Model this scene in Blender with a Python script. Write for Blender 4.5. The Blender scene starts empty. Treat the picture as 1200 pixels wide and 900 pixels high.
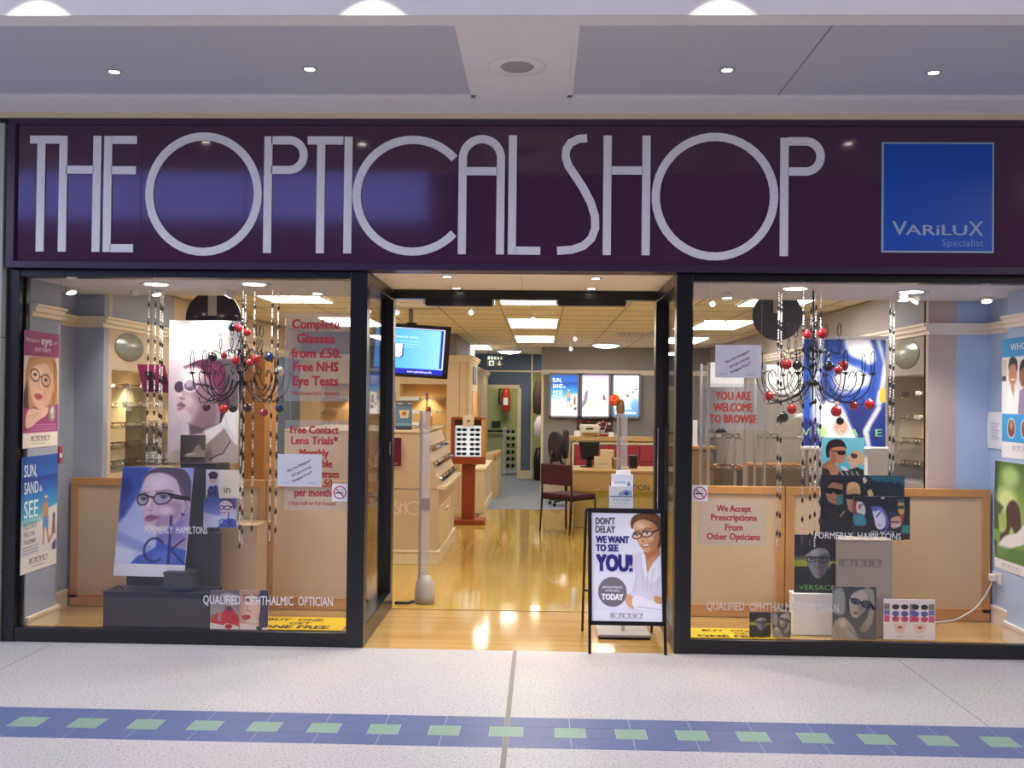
import bpy, bmesh, math, random
import numpy as np
from mathutils import Vector, Matrix

random.seed(7)
SC = bpy.context.scene
COL = SC.collection

# ------------------------------------------------------------------ camera
YAW, PIT, ROL, CD, CF, CH = .0299, .0154, .0107, 6.07, 1150., 1.55
Fw = Vector((-math.sin(YAW)*math.cos(PIT), math.cos(YAW)*math.cos(PIT), math.sin(PIT)))
R0 = Vector((math.cos(YAW), math.sin(YAW), 0)); U0 = R0.cross(Fw)
Rt = R0*math.cos(ROL)+U0*math.sin(ROL); Up = Rt.cross(Fw)
CP = Vector((0, -CD, CH))
cam = bpy.data.objects.new('camera', bpy.data.cameras.new('camera'))
COL.objects.link(cam)
M4 = Matrix((Rt, Up, -Fw)).transposed().to_4x4(); M4.translation = CP
cam.matrix_world = M4
cam.data.sensor_width = 36; cam.data.lens = CF/1200*36
cam.data.clip_start = .05; cam.data.clip_end = 100
SC.camera = cam

# ------------------------------------------------------------------ world, main lights, exposure
SC.view_settings.view_transform = 'Standard'
SC.view_settings.look = 'None'
SC.view_settings.gamma = 1
SC.view_settings.use_curve_mapping = False
SC.view_settings.exposure = 0.0
W = bpy.data.worlds.new('world'); SC.world = W; W.use_nodes = True
W.node_tree.nodes['Background'].inputs[0].default_value = (.62, .66, .85, 1)
W.node_tree.nodes['Background'].inputs[1].default_value = .72

def h2l(h):
    if not isinstance(h, str):
        return tuple(h)
    h = h.lstrip('#'); c = [int(h[i:i+2], 16)/255 for i in (0, 2, 4)]
    return tuple(x/12.92 if x <= .04045 else ((x+.055)/1.055)**2.4 for x in c)

def area(name, loc, target, power, sx, sy, color=(1, 1, 1)):
    l = bpy.data.lights.new(name, 'AREA'); l.shape = 'RECTANGLE'; l.size = sx; l.size_y = sy
    l.energy = power; l.color = color
    o = bpy.data.objects.new(name, l); COL.objects.link(o); o.location = loc
    o.rotation_euler = (Vector(target)-Vector(loc)).to_track_quat('-Z', 'Y').to_euler()
    return o

def spot(name, loc, target, power, deg, blend=.5, color=(1, .9, .78), rad=.025):
    l = bpy.data.lights.new(name, 'SPOT'); l.energy = power; l.spot_size = math.radians(deg); l.spot_blend = blend
    l.color = color; l.shadow_soft_size = rad
    o = bpy.data.objects.new(name, l); COL.objects.link(o); o.location = loc
    o.rotation_euler = (Vector(target)-Vector(loc)).to_track_quat('-Z', 'Y').to_euler()
    return o

MALL = area('mall_ceiling_light', (0, -4.6, 6.6), (0, -4.2, 0), 320, 12, 4, (.95, .95, 1))
area('mall_daylight', (-9.5, -6, 5.2), (-2, -.8, 1.6), 430, 3.5, 3.5, (.66, .76, 1))
area('mall_lamp_light', (7.5, -7, 5.5), (2, -1, .8), 110, 2, 2, (1, .86, .74))

# ------------------------------------------------------------------ helpers
def ray(px, py):
    return Fw+Rt*((px-600)/CF)+Up*((450-py)/CF)
def atY(px, py, Y):
    d = ray(px, py); return CP+d*((Y+CD)/d.y)
def atX(px, py, X):
    d = ray(px, py); return CP+d*(X/d.x)
def atZ(px, py, Z):
    d = ray(px, py); return CP+d*((Z-CH)/d.z)

MATS = {}
def mat(name, col, rough=.5, metal=0., spec=.5, vary=.05, scale=8., bump=0., emit=None, estr=0., coat=0.):
    if name in MATS: return MATS[name]
    m = bpy.data.materials.new(name); m.use_nodes = True; MATS[name] = m
    nt = m.node_tree; b = nt.nodes['Principled BSDF']
    c = h2l(col)
    tc = nt.nodes.new('ShaderNodeTexCoord'); nz = nt.nodes.new('ShaderNodeTexNoise')
    nz.inputs['Scale'].default_value = scale; nz.inputs['Detail'].default_value = 4
    nt.links.new(tc.outputs['Object'], nz.inputs['Vector'])
    mx = nt.nodes.new('ShaderNodeMix'); mx.data_type = 'RGBA'
    mx.inputs[6].default_value = tuple(x*(1-vary) for x in c)+(1,)
    mx.inputs[7].default_value = tuple(min(1, x*(1+vary)) for x in c)+(1,)
    nt.links.new(nz.outputs['Fac'], mx.inputs[0]); nt.links.new(mx.outputs[2], b.inputs['Base Color'])
    b.inputs['Roughness'].default_value = rough; b.inputs['Metallic'].default_value = metal
    b.inputs['Specular IOR Level'].default_value = spec
    if coat: b.inputs['Coat Weight'].default_value = coat; b.inputs['Coat Roughness'].default_value = .03
    if emit is not None:
        b.inputs['Emission Color'].default_value = h2l(emit)+(1,); b.inputs['Emission Strength'].default_value = estr
    if bump:
        bp = nt.nodes.new('ShaderNodeBump'); bp.inputs['Strength'].default_value = bump; bp.inputs['Distance'].default_value = .01
        nt.links.new(nz.outputs['Fac'], bp.inputs['Height']); nt.links.new(bp.outputs['Normal'], b.inputs['Normal'])
    return m

def glass(name, tint=(1, 1, 1), refl=.05, rough=.0):
    m = bpy.data.materials.new(name); m.use_nodes = True; nt = m.node_tree; nt.nodes.clear()
    out = nt.nodes.new('ShaderNodeOutputMaterial'); mix = nt.nodes.new('ShaderNodeMixShader')
    tr = nt.nodes.new('ShaderNodeBsdfTransparent'); gl = nt.nodes.new('ShaderNodeBsdfGlossy')
    lw = nt.nodes.new('ShaderNodeLayerWeight'); lw.inputs['Blend'].default_value = .12
    mp = nt.nodes.new('ShaderNodeMapRange'); mp.inputs[3].default_value = refl; mp.inputs[4].default_value = .7
    nt.links.new(lw.outputs['Fresnel'], mp.inputs[0])
    tr.inputs[0].default_value = (*tint, 1); gl.inputs['Roughness'].default_value = rough
    nt.links.new(mp.outputs[0], mix.inputs[0]); nt.links.new(tr.outputs[0], mix.inputs[1]); nt.links.new(gl.outputs[0], mix.inputs[2])
    nt.links.new(mix.outputs[0], out.inputs[0]); MATS[name] = m
    return m

def colmat(name, rough=.45, emit=0., spec=.4):
    m = bpy.data.materials.new(name); m.use_nodes = True; nt = m.node_tree; b = nt.nodes['Principled BSDF']
    a = nt.nodes.new('ShaderNodeAttribute'); a.attribute_name = 'Col'
    if emit:
        b.inputs['Base Color'].default_value = (.02, .02, .02, 1)
        nt.links.new(a.outputs['Color'], b.inputs['Emission Color']); b.inputs['Emission Strength'].default_value = emit
    else:
        nt.links.new(a.outputs['Color'], b.inputs['Base Color'])
    b.inputs['Roughness'].default_value = rough; b.inputs['Specular IOR Level'].default_value = spec
    MATS[name] = m
    return m

def planks(name, c1, c2, along, wid=.09, lng=1.1, rough=.16, gap='#7a5a30'):
    m = bpy.data.materials.new(name); m.use_nodes = True; nt = m.node_tree; b = nt.nodes['Principled BSDF']; MATS[name] = m
    tc = nt.nodes.new('ShaderNodeTexCoord'); mp = nt.nodes.new('ShaderNodeMapping')
    if along == 'Y': mp.inputs['Rotation'].default_value = (0, 0, math.pi/2)
    br = nt.nodes.new('ShaderNodeTexBrick'); br.offset = .37; br.inputs['Scale'].default_value = 1
    br.inputs['Brick Width'].default_value = lng; br.inputs['Row Height'].default_value = wid
    br.inputs['Mortar Size'].default_value = .0012; br.inputs['Bias'].default_value = .1
    br.inputs['Color1'].default_value = h2l(c1)+(1,); br.inputs['Color2'].default_value = h2l(c2)+(1,)
    br.inputs['Mortar'].default_value = h2l(gap)+(1,)
    nt.links.new(tc.outputs['Object'], mp.inputs[0]); nt.links.new(mp.outputs[0], br.inputs[0])
    nz = nt.nodes.new('ShaderNodeTexNoise'); mp2 = nt.nodes.new('ShaderNodeMapping')
    mp2.inputs['Scale'].default_value = (3, 60, 1) if along == 'X' else (60, 3, 1)
    nz.inputs['Detail'].default_value = 5
    nt.links.new(tc.outputs['Object'], mp2.inputs[0]); nt.links.new(mp2.outputs[0], nz.inputs[0])
    mx = nt.nodes.new('ShaderNodeMix'); mx.data_type = 'RGBA'; mx.blend_type = 'MULTIPLY'; mx.inputs[0].default_value = .35
    nt.links.new(br.outputs[0], mx.inputs[6]); nt.links.new(nz.outputs['Color'], mx.inputs[7])
    hs = nt.nodes.new('ShaderNodeHueSaturation'); hs.inputs['Value'].default_value = 1.25; hs.inputs['Saturation'].default_value = 1.0
    nt.links.new(mx.outputs[2], hs.inputs['Color']); nt.links.new(hs.outputs[0], b.inputs['Base Color'])
    b.inputs['Roughness'].default_value = rough; b.inputs['Specular IOR Level'].default_value = .6
    bp = nt.nodes.new('ShaderNodeBump'); bp.inputs['Strength'].default_value = .035; bp.inputs['Distance'].default_value = .02
    n2 = nt.nodes.new('ShaderNodeTexNoise'); n2.inputs['Scale'].default_value = 3.5
    nt.links.new(tc.outputs['Object'], n2.inputs[0]); nt.links.new(n2.outputs['Fac'], bp.inputs['Height']); nt.links.new(bp.outputs[0], b.inputs['Normal'])
    return m

ORG = {}
class MB:
    def __init__(s): s.v = []; s.f = []; s.mi = []; s.sm = []; s.mats = []
    def m(s, mt):
        if mt not in s.mats: s.mats.append(mt)
        return s.mats.index(mt)
    def add(s, vs, fs, mt, smooth=False):
        n = len(s.v); s.v.extend(Vector(v) for v in vs); k = s.m(mt)
        for f in fs: s.f.append([n+i for i in f]); s.mi.append(k); s.sm.append(smooth)
    def box(s, x0, x1, y0, y1, z0, z1, mt, b=0., T=None):
        x0, x1 = min(x0, x1), max(x0, x1); y0, y1 = min(y0, y1), max(y0, y1); z0, z1 = min(z0, z1), max(z0, z1)
        b = min(b, (x1-x0)*.45, (y1-y0)*.45, (z1-z0)*.45)
        if b <= 0:
            vs = [Vector((x, y, z)) for z in (z0, z1) for y in (y0, y1) for x in (x0, x1)]
            fs = [(0, 2, 3, 1), (4, 5, 7, 6), (0, 1, 5, 4), (2, 6, 7, 3), (0, 4, 6, 2), (1, 3, 7, 5)]
        else:
            bm = bmesh.new(); bmesh.ops.create_cube(bm, size=1)
            for v in bm.verts:
                v.co = Vector((x0+(v.co.x+.5)*(x1-x0), y0+(v.co.y+.5)*(y1-y0), z0+(v.co.z+.5)*(z1-z0)))
            bmesh.ops.bevel(bm, geom=list(bm.edges), offset=b, segments=2, profile=.6, affect='EDGES')
            bm.verts.index_update(); vs = [v.co.copy() for v in bm.verts]; fs = [[v.index for v in f.verts] for f in bm.faces]; bm.free()
        if T is not None: vs = [T @ v for v in vs]
        s.add(vs, fs, mt)
        return s
    def tube(s, pts, r, mt, n=8, closed=False, caps=True):
        pts = [Vector(p) for p in pts]; N = len(pts)
        rs = r if isinstance(r, (list, tuple)) else [r]*N
        vs = []; prev = None
        for i, p in enumerate(pts):
            if closed: t = pts[(i+1) % N]-pts[i-1]
            else: t = pts[min(i+1, N-1)]-pts[max(i-1, 0)]
            if t.length < 1e-9: t = Vector((0, 0, 1))
            t.normalize()
            if prev is None:
                a = Vector((0, 0, 1)) if abs(t.z) < .9 else Vector((1, 0, 0)); u = t.cross(a).normalized()
            else:
                u = prev-t*prev.dot(t); u = u.normalized() if u.length > 1e-6 else t.orthogonal().normalized()
            prev = u; w = t.cross(u)
            for k in range(n):
                an = 2*math.pi*k/n; vs.append(p+(u*math.cos(an)+w*math.sin(an))*rs[i])
        fs = []
        for i in range(N if closed else N-1):
            j = (i+1) % N
            for k in range(n): fs.append((i*n+k, i*n+(k+1) % n, j*n+(k+1) % n, j*n+k))
        if caps and not closed: fs += [list(range(n))[::-1], [(N-1)*n+k for k in range(n)]]
        s.add(vs, fs, mt, n > 6)
        return s
    def lathe(s, prof, c, mt, n=20, axis='Z'):
        c = Vector(c); vs = []; fs = []
        for r, h in prof:
            for k in range(n):
                a = 2*math.pi*k/n; x, y = r*math.cos(a), r*math.sin(a)
                vs.append(c+(Vector((x, y, h)) if axis == 'Z' else Vector((x, h, y)) if axis == 'Y' else Vector((h, x, y))))
        for i in range(len(prof)-1):
            for k in range(n): fs.append((i*n+k, i*n+(k+1) % n, (i+1)*n+(k+1) % n, (i+1)*n+k))
        if prof[0][0] > 1e-6: fs.append(list(range(n))[::-1])
        if prof[-1][0] > 1e-6: fs.append([(len(prof)-1)*n+k for k in range(n)])
        s.add(vs, fs, mt, True)
        return s
    def ball(s, c, r, mt, n=14, sz=1.):
        pr = [(r*math.sin(math.pi*i/(n//2)), -r*sz*math.cos(math.pi*i/(n//2))) for i in range(n//2+1)]
        return s.lathe(pr, c, mt, n)
    def prism(s, poly, o, ux, uy, depth, mt):
        o, ux, uy = Vector(o), Vector(ux), Vector(uy); nn = ux.cross(uy).normalized(); k = len(poly)
        a = [o+ux*p[0]+uy*p[1] for p in poly]; bvs = [q-nn*depth for q in a]
        s.add(a+bvs, [list(range(k)), list(range(2*k-1, k-1, -1))]+[(i, k+i, k+(i+1) % k, (i+1) % k) for i in range(k)], mt)
        return s
    def strip(s, pts, w, o, ux, uy, depth, mt, closed=False):
        """a flat stroke of width w along 2-D points, as a raised band"""
        P = [Vector((p[0], p[1])) for p in pts]; N = len(P); L = []; Rr = []
        for i in range(N):
            if closed: t = P[(i+1) % N]-P[i-1]
            else: t = P[min(i+1, N-1)]-P[max(i-1, 0)]
            t.normalize(); nn = Vector((-t.y, t.x)); L.append(P[i]+nn*w/2); Rr.append(P[i]-nn*w/2)
        o, ux, uy = Vector(o), Vector(ux), Vector(uy); nz = ux.cross(uy).normalized()
        f = lambda q, d: o+ux*q.x+uy*q.y-nz*d
        vs = []
        for i in range(N): vs += [f(L[i], 0), f(Rr[i], 0), f(L[i], depth), f(Rr[i], depth)]
        fs = []
        for i in range(N if closed else N-1):
            j = (i+1) % N; a, b = 4*i, 4*j
            fs += [(a, a+1, b+1, b), (a, b, b+2, a+2), (a+1, a+3, b+3, b+1), (a+2, b+2, b+3, a+3)]
        if not closed: fs += [(0, 2, 3, 1), (4*N-4, 4*N-3, 4*N-1, 4*N-2)]
        s.add(vs, fs, mt)
        return s
    def text(s, t, o, ux, uy, h, mt, w=None, bold=0., align='L'):
        vs, fs, x0, x1 = text_geo(t, bold); k = h; kx = k if w is None else w/max(1e-6, x1-x0)
        off = -x0 if align == 'L' else -(x0+x1)/2 if align == 'C' else -x1
        o, ux, uy = Vector(o), Vector(ux), Vector(uy)
        nn = ux.cross(uy).normalized()*.00012; s.add([o+ux*((x+off)*kx)+uy*(y*k)+nn*q for x, y, q in vs], fs, mt)
        return s
    def build(s, name, parent=None, sub=None, origin=None):
        if parent is not None: org = ORG[parent.name]
        else:
            if origin is None:
                xs = [v.x for v in s.v]; ys = [v.y for v in s.v]; zs = [v.z for v in s.v]
                origin = Vector(((min(xs)+max(xs))/2, (min(ys)+max(ys))/2, min(zs)))
            org = Vector(origin)
        me = bpy.data.meshes.new(name); me.from_pydata([v-org for v in s.v], [], s.f)
        for m_ in s.mats: me.materials.append(m_)
        me.polygons.foreach_set('material_index', s.mi); me.polygons.foreach_set('use_smooth', s.sm); me.update()
        o = bpy.data.objects.new(name, me); COL.objects.link(o)
        if parent is not None: o.parent = parent
        else: o.location = org
        ORG[o.name] = org
        return o

TXT = {}
def text_geo(t, bold=0.):
    key = (t, bold)
    if key in TXT: return TXT[key]
    cu = bpy.data.curves.new('t', 'FONT'); cu.body = t; cu.resolution_u = 2; cu.fill_mode = 'FRONT'
    o = bpy.data.objects.new('t', cu); COL.objects.link(o)
    bpy.context.view_layer.update()
    ev = o.evaluated_get(bpy.context.evaluated_depsgraph_get()); me = ev.to_mesh()
    vs = [(v.co.x, v.co.y, 0) for v in me.vertices]; fs = [list(p.vertices) for p in me.polygons]
    ev.to_mesh_clear(); bpy.data.objects.remove(o); bpy.data.curves.remove(cu)
    kk = 1/.70
    vs = [(x*kk, y*kk, 0) for x, y, q in vs]
    if bold:
        n0 = len(vs); V0, F0 = vs, fs; vs, fs = [], []
        for k, (dx, dy) in enumerate(((-1, .5), (1, .5), (-1, -.5), (1, -.5), (0, 0))):
            vs += [(x+dx*bold, y+dy*bold, k) for x, y, q in V0]; fs += [[q+k*n0 for q in f] for f in F0]
    xs = [v[0] for v in vs] or [0, 1]
    TXT[key] = (vs, fs, min(xs), max(xs))
    return TXT[key]

def tag(o, label, cat, group=None, kind=None):
    if label: o['label'] = label
    if cat: o['category'] = cat
    if group: o['group'] = group
    if kind: o['kind'] = kind
    return o
def thing(name, label, cat, loc, group=None, kind=None):
    o = bpy.data.objects.new(name, None); COL.objects.link(o); o.location = loc; o.empty_display_size = .05
    ORG[o.name] = Vector(loc)
    return tag(o, label, cat, group, kind)
def struct(name, mb, label, cat, origin=None):
    return tag(mb.build(name, origin=origin), label, cat, None, 'structure')
CH_ = {}
def copy_tree(o, loc=None, rz=None, label=None, group=None, parent=None):
    c = o.copy(); COL.objects.link(c)
    if parent is not None: c.parent = parent
    if loc is not None: c.location = loc
    if rz is not None: c.rotation_euler = (o.rotation_euler[0], o.rotation_euler[1], rz)
    if label: c['label'] = label
    if group: c['group'] = group
    for ch in [k for k in COL.objects if k.parent == o]: copy_tree(ch, parent=c)
    return c

# ------------------------------------------------------------------ print canvas: art for the printed posters
class Canvas:
    def __init__(s, x0, y0, x1, y1, nx, bg='#ffffff'):
        s.x0, s.y0, s.x1, s.y1 = x0, y0, x1, y1
        ny = max(8, int(nx*(y1-y0)/(x1-x0))); s.nx, s.ny = nx, ny
        s.X, s.Y = np.meshgrid(np.linspace(x0, x1, nx), np.linspace(y0, y1, ny))
        s.C = np.zeros((ny, nx, 3)); s.C[:] = s.c(bg); s.px = (x1-x0)/(nx-1)
    def c(s, h):
        if isinstance(h, str):
            h = h.lstrip('#'); return np.array([int(h[i:i+2], 16)/255 for i in (0, 2, 4)])
        return np.array(h, float)
    def mixin(s, sl, a, col):
        s.C[sl] = s.C[sl]*(1-a[..., None])+s.c(col)*a[..., None]
        return s
    def win(s, xa, ya, xb, yb):
        i0 = max(0, int((xa-s.x0)/s.px)-1); i1 = min(s.nx, int((xb-s.x0)/s.px)+3)
        j0 = max(0, int((ya-s.y0)/s.px)-1); j1 = min(s.ny, int((yb-s.y0)/s.px)+3)
        return (slice(j0, max(j0, j1)), slice(i0, max(i0, i1)))
    def grad(s, c0, c1, ax='y', r=None):
        sl = s.win(*r) if r else (slice(None), slice(None))
        q = s.Y[sl] if ax == 'y' else s.X[sl]
        if q.size == 0: return s
        t = (q-q.min())/max(1e-9, q.max()-q.min()); s.C[sl] = s.c(c0)*(1-t[..., None])+s.c(c1)*t[..., None]
        return s
    def ell(s, cx, cy, rx, ry, col, blur=None, ang=0, a=1.):
        blur = s.px if blur is None else blur; m = max(rx, ry)+blur*2
        sl = s.win(cx-m, cy-m, cx+m, cy+m); x, y = s.X[sl]-cx, s.Y[sl]-cy
        ca, sa = math.cos(math.radians(ang)), math.sin(math.radians(ang)); x, y = x*ca+y*sa, -x*sa+y*ca
        d = (np.sqrt((x/rx)**2+(y/ry)**2)-1)*min(rx, ry)
        return s.mixin(sl, np.clip(.5-d/blur, 0, 1)*a, col)
    def ring(s, cx, cy, rx, ry, w, col, ang=0, a0=None, a1=None):
        pts = [(cx+rx*math.cos(t)*math.cos(math.radians(ang))-ry*math.sin(t)*math.sin(math.radians(ang)), cy+rx*math.cos(t)*math.sin(math.radians(ang))+ry*math.sin(t)*math.cos(math.radians(ang)))
               for t in np.linspace(math.radians(a0 or 0), math.radians(360 if a1 is None else a1), 22)]
        return s.line(pts, w, col)
    def poly(s, pts, col, blur=None, a=1., smooth=False):
        blur = s.px if blur is None else blur; P = np.array(pts, float)
        if smooth:
            n = len(P); Q = []
            for i in range(n):
                p0, p1, p2, p3 = P[i-1], P[i], P[(i+1) % n], P[(i+2) % n]
                for t in (0, .25, .5, .75):
                    Q.append(.5*((2*p1)+(p2-p0)*t+(2*p0-5*p1+4*p2-p3)*t*t+(3*p1-p0-3*p2+p3)*t**3))
            P = np.array(Q)
        sl = s.win(P[:, 0].min()-blur*2, P[:, 1].min()-blur*2, P[:, 0].max()+blur*2, P[:, 1].max()+blur*2)
        x, y = s.X[sl], s.Y[sl]
        if x.size == 0: return s
        ins = np.zeros(x.shape, bool); d2 = np.full(x.shape, 1e18)
        for i in range(len(P)):
            (ax, ay), (bx, by) = P[i-1], P[i]; dx, dy = bx-ax, by-ay
            t = np.clip(((x-ax)*dx+(y-ay)*dy)/max(1e-12, dx*dx+dy*dy), 0, 1)
            d2 = np.minimum(d2, (x-ax-t*dx)**2+(y-ay-t*dy)**2)
            if ay != by: ins ^= ((ay > y) != (by > y)) & (x < ax+(y-ay)*dx/dy)
        d = np.sqrt(d2)*np.where(ins, -1, 1)
        return s.mixin(sl, np.clip(.5-d/blur, 0, 1)*a, col)
    def line(s, pts, w, col, blur=None, a=1.):
        blur = s.px if blur is None else blur; P = np.array(pts, float); m = w/2+blur*2
        sl = s.win(P[:, 0].min()-m, P[:, 1].min()-m, P[:, 0].max()+m, P[:, 1].max()+m); x, y = s.X[sl], s.Y[sl]
        if x.size == 0: return s
        d2 = np.full(x.shape, 1e18)
        for i in range(1, len(P)):
            (ax, ay), (bx, by) = P[i-1], P[i]; dx, dy = bx-ax, by-ay
            t = np.clip(((x-ax)*dx+(y-ay)*dy)/max(1e-12, dx*dx+dy*dy), 0, 1)
            d2 = np.minimum(d2, (x-ax-t*dx)**2+(y-ay-t*dy)**2)
        return s.mixin(sl, np.clip(.5-(np.sqrt(d2)-w/2)/blur, 0, 1)*a, col)
    def noise(s, amp, seed=1):
        g = np.random.default_rng(seed).normal(0, amp, (s.ny, s.nx, 1)); s.C = np.clip(s.C+g, 0, 1); return s
    def rect(s, x0, y0, x1, y1, col, a=1.):
        return s.poly([(x0, y0), (x1, y0), (x1, y1), (x0, y1)], col, a=a)

colmat('print', .35); colmat('paper_print', .6); colmat('backlit_print', .5, 2.1); colmat('screen', .2, 1.5)

def poster(name, cv, o, ux, uy, wd, ht, th=.004, texts=(), mt='print', parent=None, edge='#e8e6e4', curve=0.):
    """printed card: front face painted from the canvas; o is its lower left front corner"""
    o, ux, uy = Vector(o), Vector(ux).normalized(), Vector(uy).normalized(); nn = ux.cross(uy)
    nx, ny = cv.nx, cv.ny
    lin = np.where(cv.C <= .04045, cv.C/12.92, ((np.clip(cv.C, 0, 1)+.055)/1.055)**2.4)
    uu = np.linspace(0, wd, nx); vv = np.linspace(ht, 0, ny)
    A = np.array(o)+uu[None, :, None]*np.array(ux)+vv[:, None, None]*np.array(uy)
    if curve: A = A+np.array(nn)*(curve*np.sin(np.linspace(0, math.pi, ny)))[:, None, None]
    verts = [tuple(p) for p in A.reshape(-1, 3)]; cols = [tuple(c)+(1,) for c in lin.reshape(-1, 3)]
    faces = []
    for j in range(ny-1):
        b0 = j*nx
        for i in range(nx-1): faces.append((b0+i, b0+nx+i, b0+nx+i+1, b0+i+1))
    ec = h2l(edge)+(1,); n = len(verts)
    bd = [(j*nx) for j in range(ny)]+[(ny-1)*nx+i for i in range(1, nx)]+[j*nx+nx-1 for j in range(ny-2, -1, -1)]+[i for i in range(nx-2, 0, -1)]
    for i in bd: verts.append(tuple(Vector(verts[i])-nn*th)); cols.append(ec)
    B = len(bd)
    for i in range(B): faces.append((bd[i], n+i, n+(i+1) % B, bd[(i+1) % B])[::-1])
    faces.append(tuple(range(n, n+B))[::-1])
    kx, ky = wd/(cv.x1-cv.x0), ht/(cv.y1-cv.y0)
    for t in texts:
        s_, x, y, h = t[:4]; col = t[4]; opt = t[5] if len(t) > 5 else {}
        c = h2l(col)+(1,); ang = math.radians(opt.get('ang', 0))
        tx = ux*math.cos(ang)+uy*math.sin(ang); ty = uy*math.cos(ang)-ux*math.sin(ang)
        org = o+ux*((x-cv.x0)*kx)+uy*(ht-(y-cv.y0)*ky)+nn*.0012
        if opt.get('logo'):
            mb = MB(); deco_text(mb, org, tx, ty, h*ky, MATS['print'], opt.get('w', 10)*kx, .0001, opt.get('sw', 1.))
            vs, fs = mb.v, mb.f
        else:
            g, fs, xa, xb = text_geo(s_, opt.get('bold', 0)); k = h*ky; w = opt.get('w'); kxx = k if not w else w*kx/(xb-xa)
            al = opt.get('al', 'L'); of = -xa if al == 'L' else -(xa+xb)/2 if al == 'C' else -xb
            vs = [org+tx*((a+of)*kxx)+ty*(b*k)+nn*(q*.00012) for a, b, q in g]
        n = len(verts)
        verts += [tuple(q) for q in vs]; cols += [c]*len(vs); faces += [[n+i for i in f] for f in fs]
    if parent is not None: org0 = ORG[parent.name]
    else: org0 = o+ux*(wd/2)
    me = bpy.data.meshes.new(name); me.from_pydata([tuple(Vector(q)-org0) for q in verts], [], faces)
    at = me.color_attributes.new('Col', 'FLOAT_COLOR', 'POINT')
    at.data.foreach_set('color', np.array(cols, np.float32).reshape(-1)); me.materials.append(MATS[mt]); me.update()
    ob = bpy.data.objects.new(name, me); COL.objects.link(ob)
    if parent is not None: ob.parent = parent
    else: ob.location = org0
    ORG[ob.name] = org0
    return ob

# the shop's lettering: strokes measured on the fascia, (x, y) in photo pixels, y up from the base line
def arc(cx, cy, rx, ry, a0, a1, n=28):
    return [(cx+rx*math.cos(math.radians(a0+(a1-a0)*i/n)), cy+ry*math.sin(math.radians(a0+(a1-a0)*i/n))) for i in range(n+1)]
def bowl(xs, xr, yt, yb, stem):
    r = (yt-yb)/2; cx = xr-r*.98
    return [(stem, yt), (cx, yt)]+arc(cx, (yt+yb)/2, r*.98, r, 90, -90, 16)+[(stem, yb)]
SHOPW = [  # words as lists of (points, closed)
    ([(34.4, 132.5), (70, 132.5)], 0), ([(48, 128), (48, 0)], 0),
    ([(74.5, 137), (74.5, 0)], 0), ([(115, 137), (115, 0)], 0), ([(78, 97), (111, 97)], 0),
    ([(128, 137), (128, 0)], 0), ([(132, 132.5), (162, 132.5)], 0), ([(132, 96.5), (161.5, 96.5)], 0), ([(132, 4.5), (159.5, 4.5)], 0),
    (arc(242.4, 68.8, 64.5, 68, 0, 352, 44), 1),
    ([(318.6, 137), (318.6, 0)], 0), (bowl(0, 360.5, 132.5, 97.5, 322), 0),
    ([(365, 132.5), (407, 132.5)], 0), ([(381, 128), (381, 0)], 0),
    ([(413.2, 137), (413.2, 0)], 0),
    (arc(489, 68, 65.5, 65.5, 42, 318, 40), 0),
    ([(547.5, 0), (547.5, 110)]+arc(569.8, 112, 22.3, 22.5, 180, 0, 18)+[(592, 110), (592, 0)], 0), ([(552, 97), (588, 97)], 0),
    ([(605.8, 139), (605.8, 0)], 0), ([(610, 4.5), (639, 4.5)], 0),
    ([(692, 136), (682, 135), (673, 130.5), (668, 123), (667.3, 114), (670.5, 104), (678, 93), (688, 78), (697, 61), (702, 45), (702.5, 31), (698, 19), (689, 10.5), (676, 6), (658.5, 4.5)], 0),
    ([(716, 139), (716, 0)], 0), ([(761, 139), (761, 0)], 0), ([(720, 98.5), (757, 98.5)], 0),
    (arc(840.3, 68.5, 68.2, 69.4, 0, 352, 44), 1),
    ([(920, 137), (920, 0)], 0), (bowl(0, 961.5, 133, 98, 924), 0),
]
def deco_text(mb, o, ux, uy, h, mt, w, depth, sw=1.):
    """THE OPTICAL SHOP in the deco letters, fitted in w by h"""
    kx = w/(966-34.4); ky = h/140.
    for pts, cl in SHOPW:
        # round the joins of straight strokes by leaving them square; scale points to metres
        P = [((x-34.4)*kx, y*ky) for x, y in pts]
        mb.strip(P, 9.4*(kx+ky)/2*sw, o, ux, uy, depth, mt, bool(cl))

# ------------------------------------------------------------------ materials
BLACK = mat('black_frame', '#17171a', .28, 0, .5, .03)
WHITEP = mat('white_paint', '#e2dedb', .6)
SOFF = mat('soffit_paint', '#eae6e6', .65)
PANELG = mat('perforated_panel', '#c0c2cc', .6, vary=.03, scale=400)
MAROON = mat('maroon_fascia', '#48203f', .1, 0, .7, .02, coat=.3)
MAROONF = mat('maroon_frame', '#3c2a45', .3)
LETTER = mat('letter_white', '#f0eff2', .45)
BLUEB = mat('badge_blue', '#0d55c0', .3, vary=.01)
BADGEE = mat('badge_edge', '#a9bfd4', .4)
GLASS = glass('shop_glass', (.985, .985, .985), .035)
CLEAR = glass('clear_acrylic', (.93, .94, .95), .045)
def hazy(name, k, col=(.85, .86, .9)):
    m = glass(name, (.97, .97, .98), .05); nt = m.node_tree; out = [n for n in nt.nodes if n.type == 'OUTPUT_MATERIAL'][0]; base = out.inputs[0].links[0].from_node
    df = nt.nodes.new('ShaderNodeBsdfDiffuse'); df.inputs[0].default_value = (*col, 1); mx = nt.nodes.new('ShaderNodeMixShader'); mx.inputs[0].default_value = k
    nt.links.new(base.outputs[0], mx.inputs[1]); nt.links.new(df.outputs[0], mx.inputs[2]); nt.links.new(mx.outputs[0], out.inputs[0])
    return m
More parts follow.
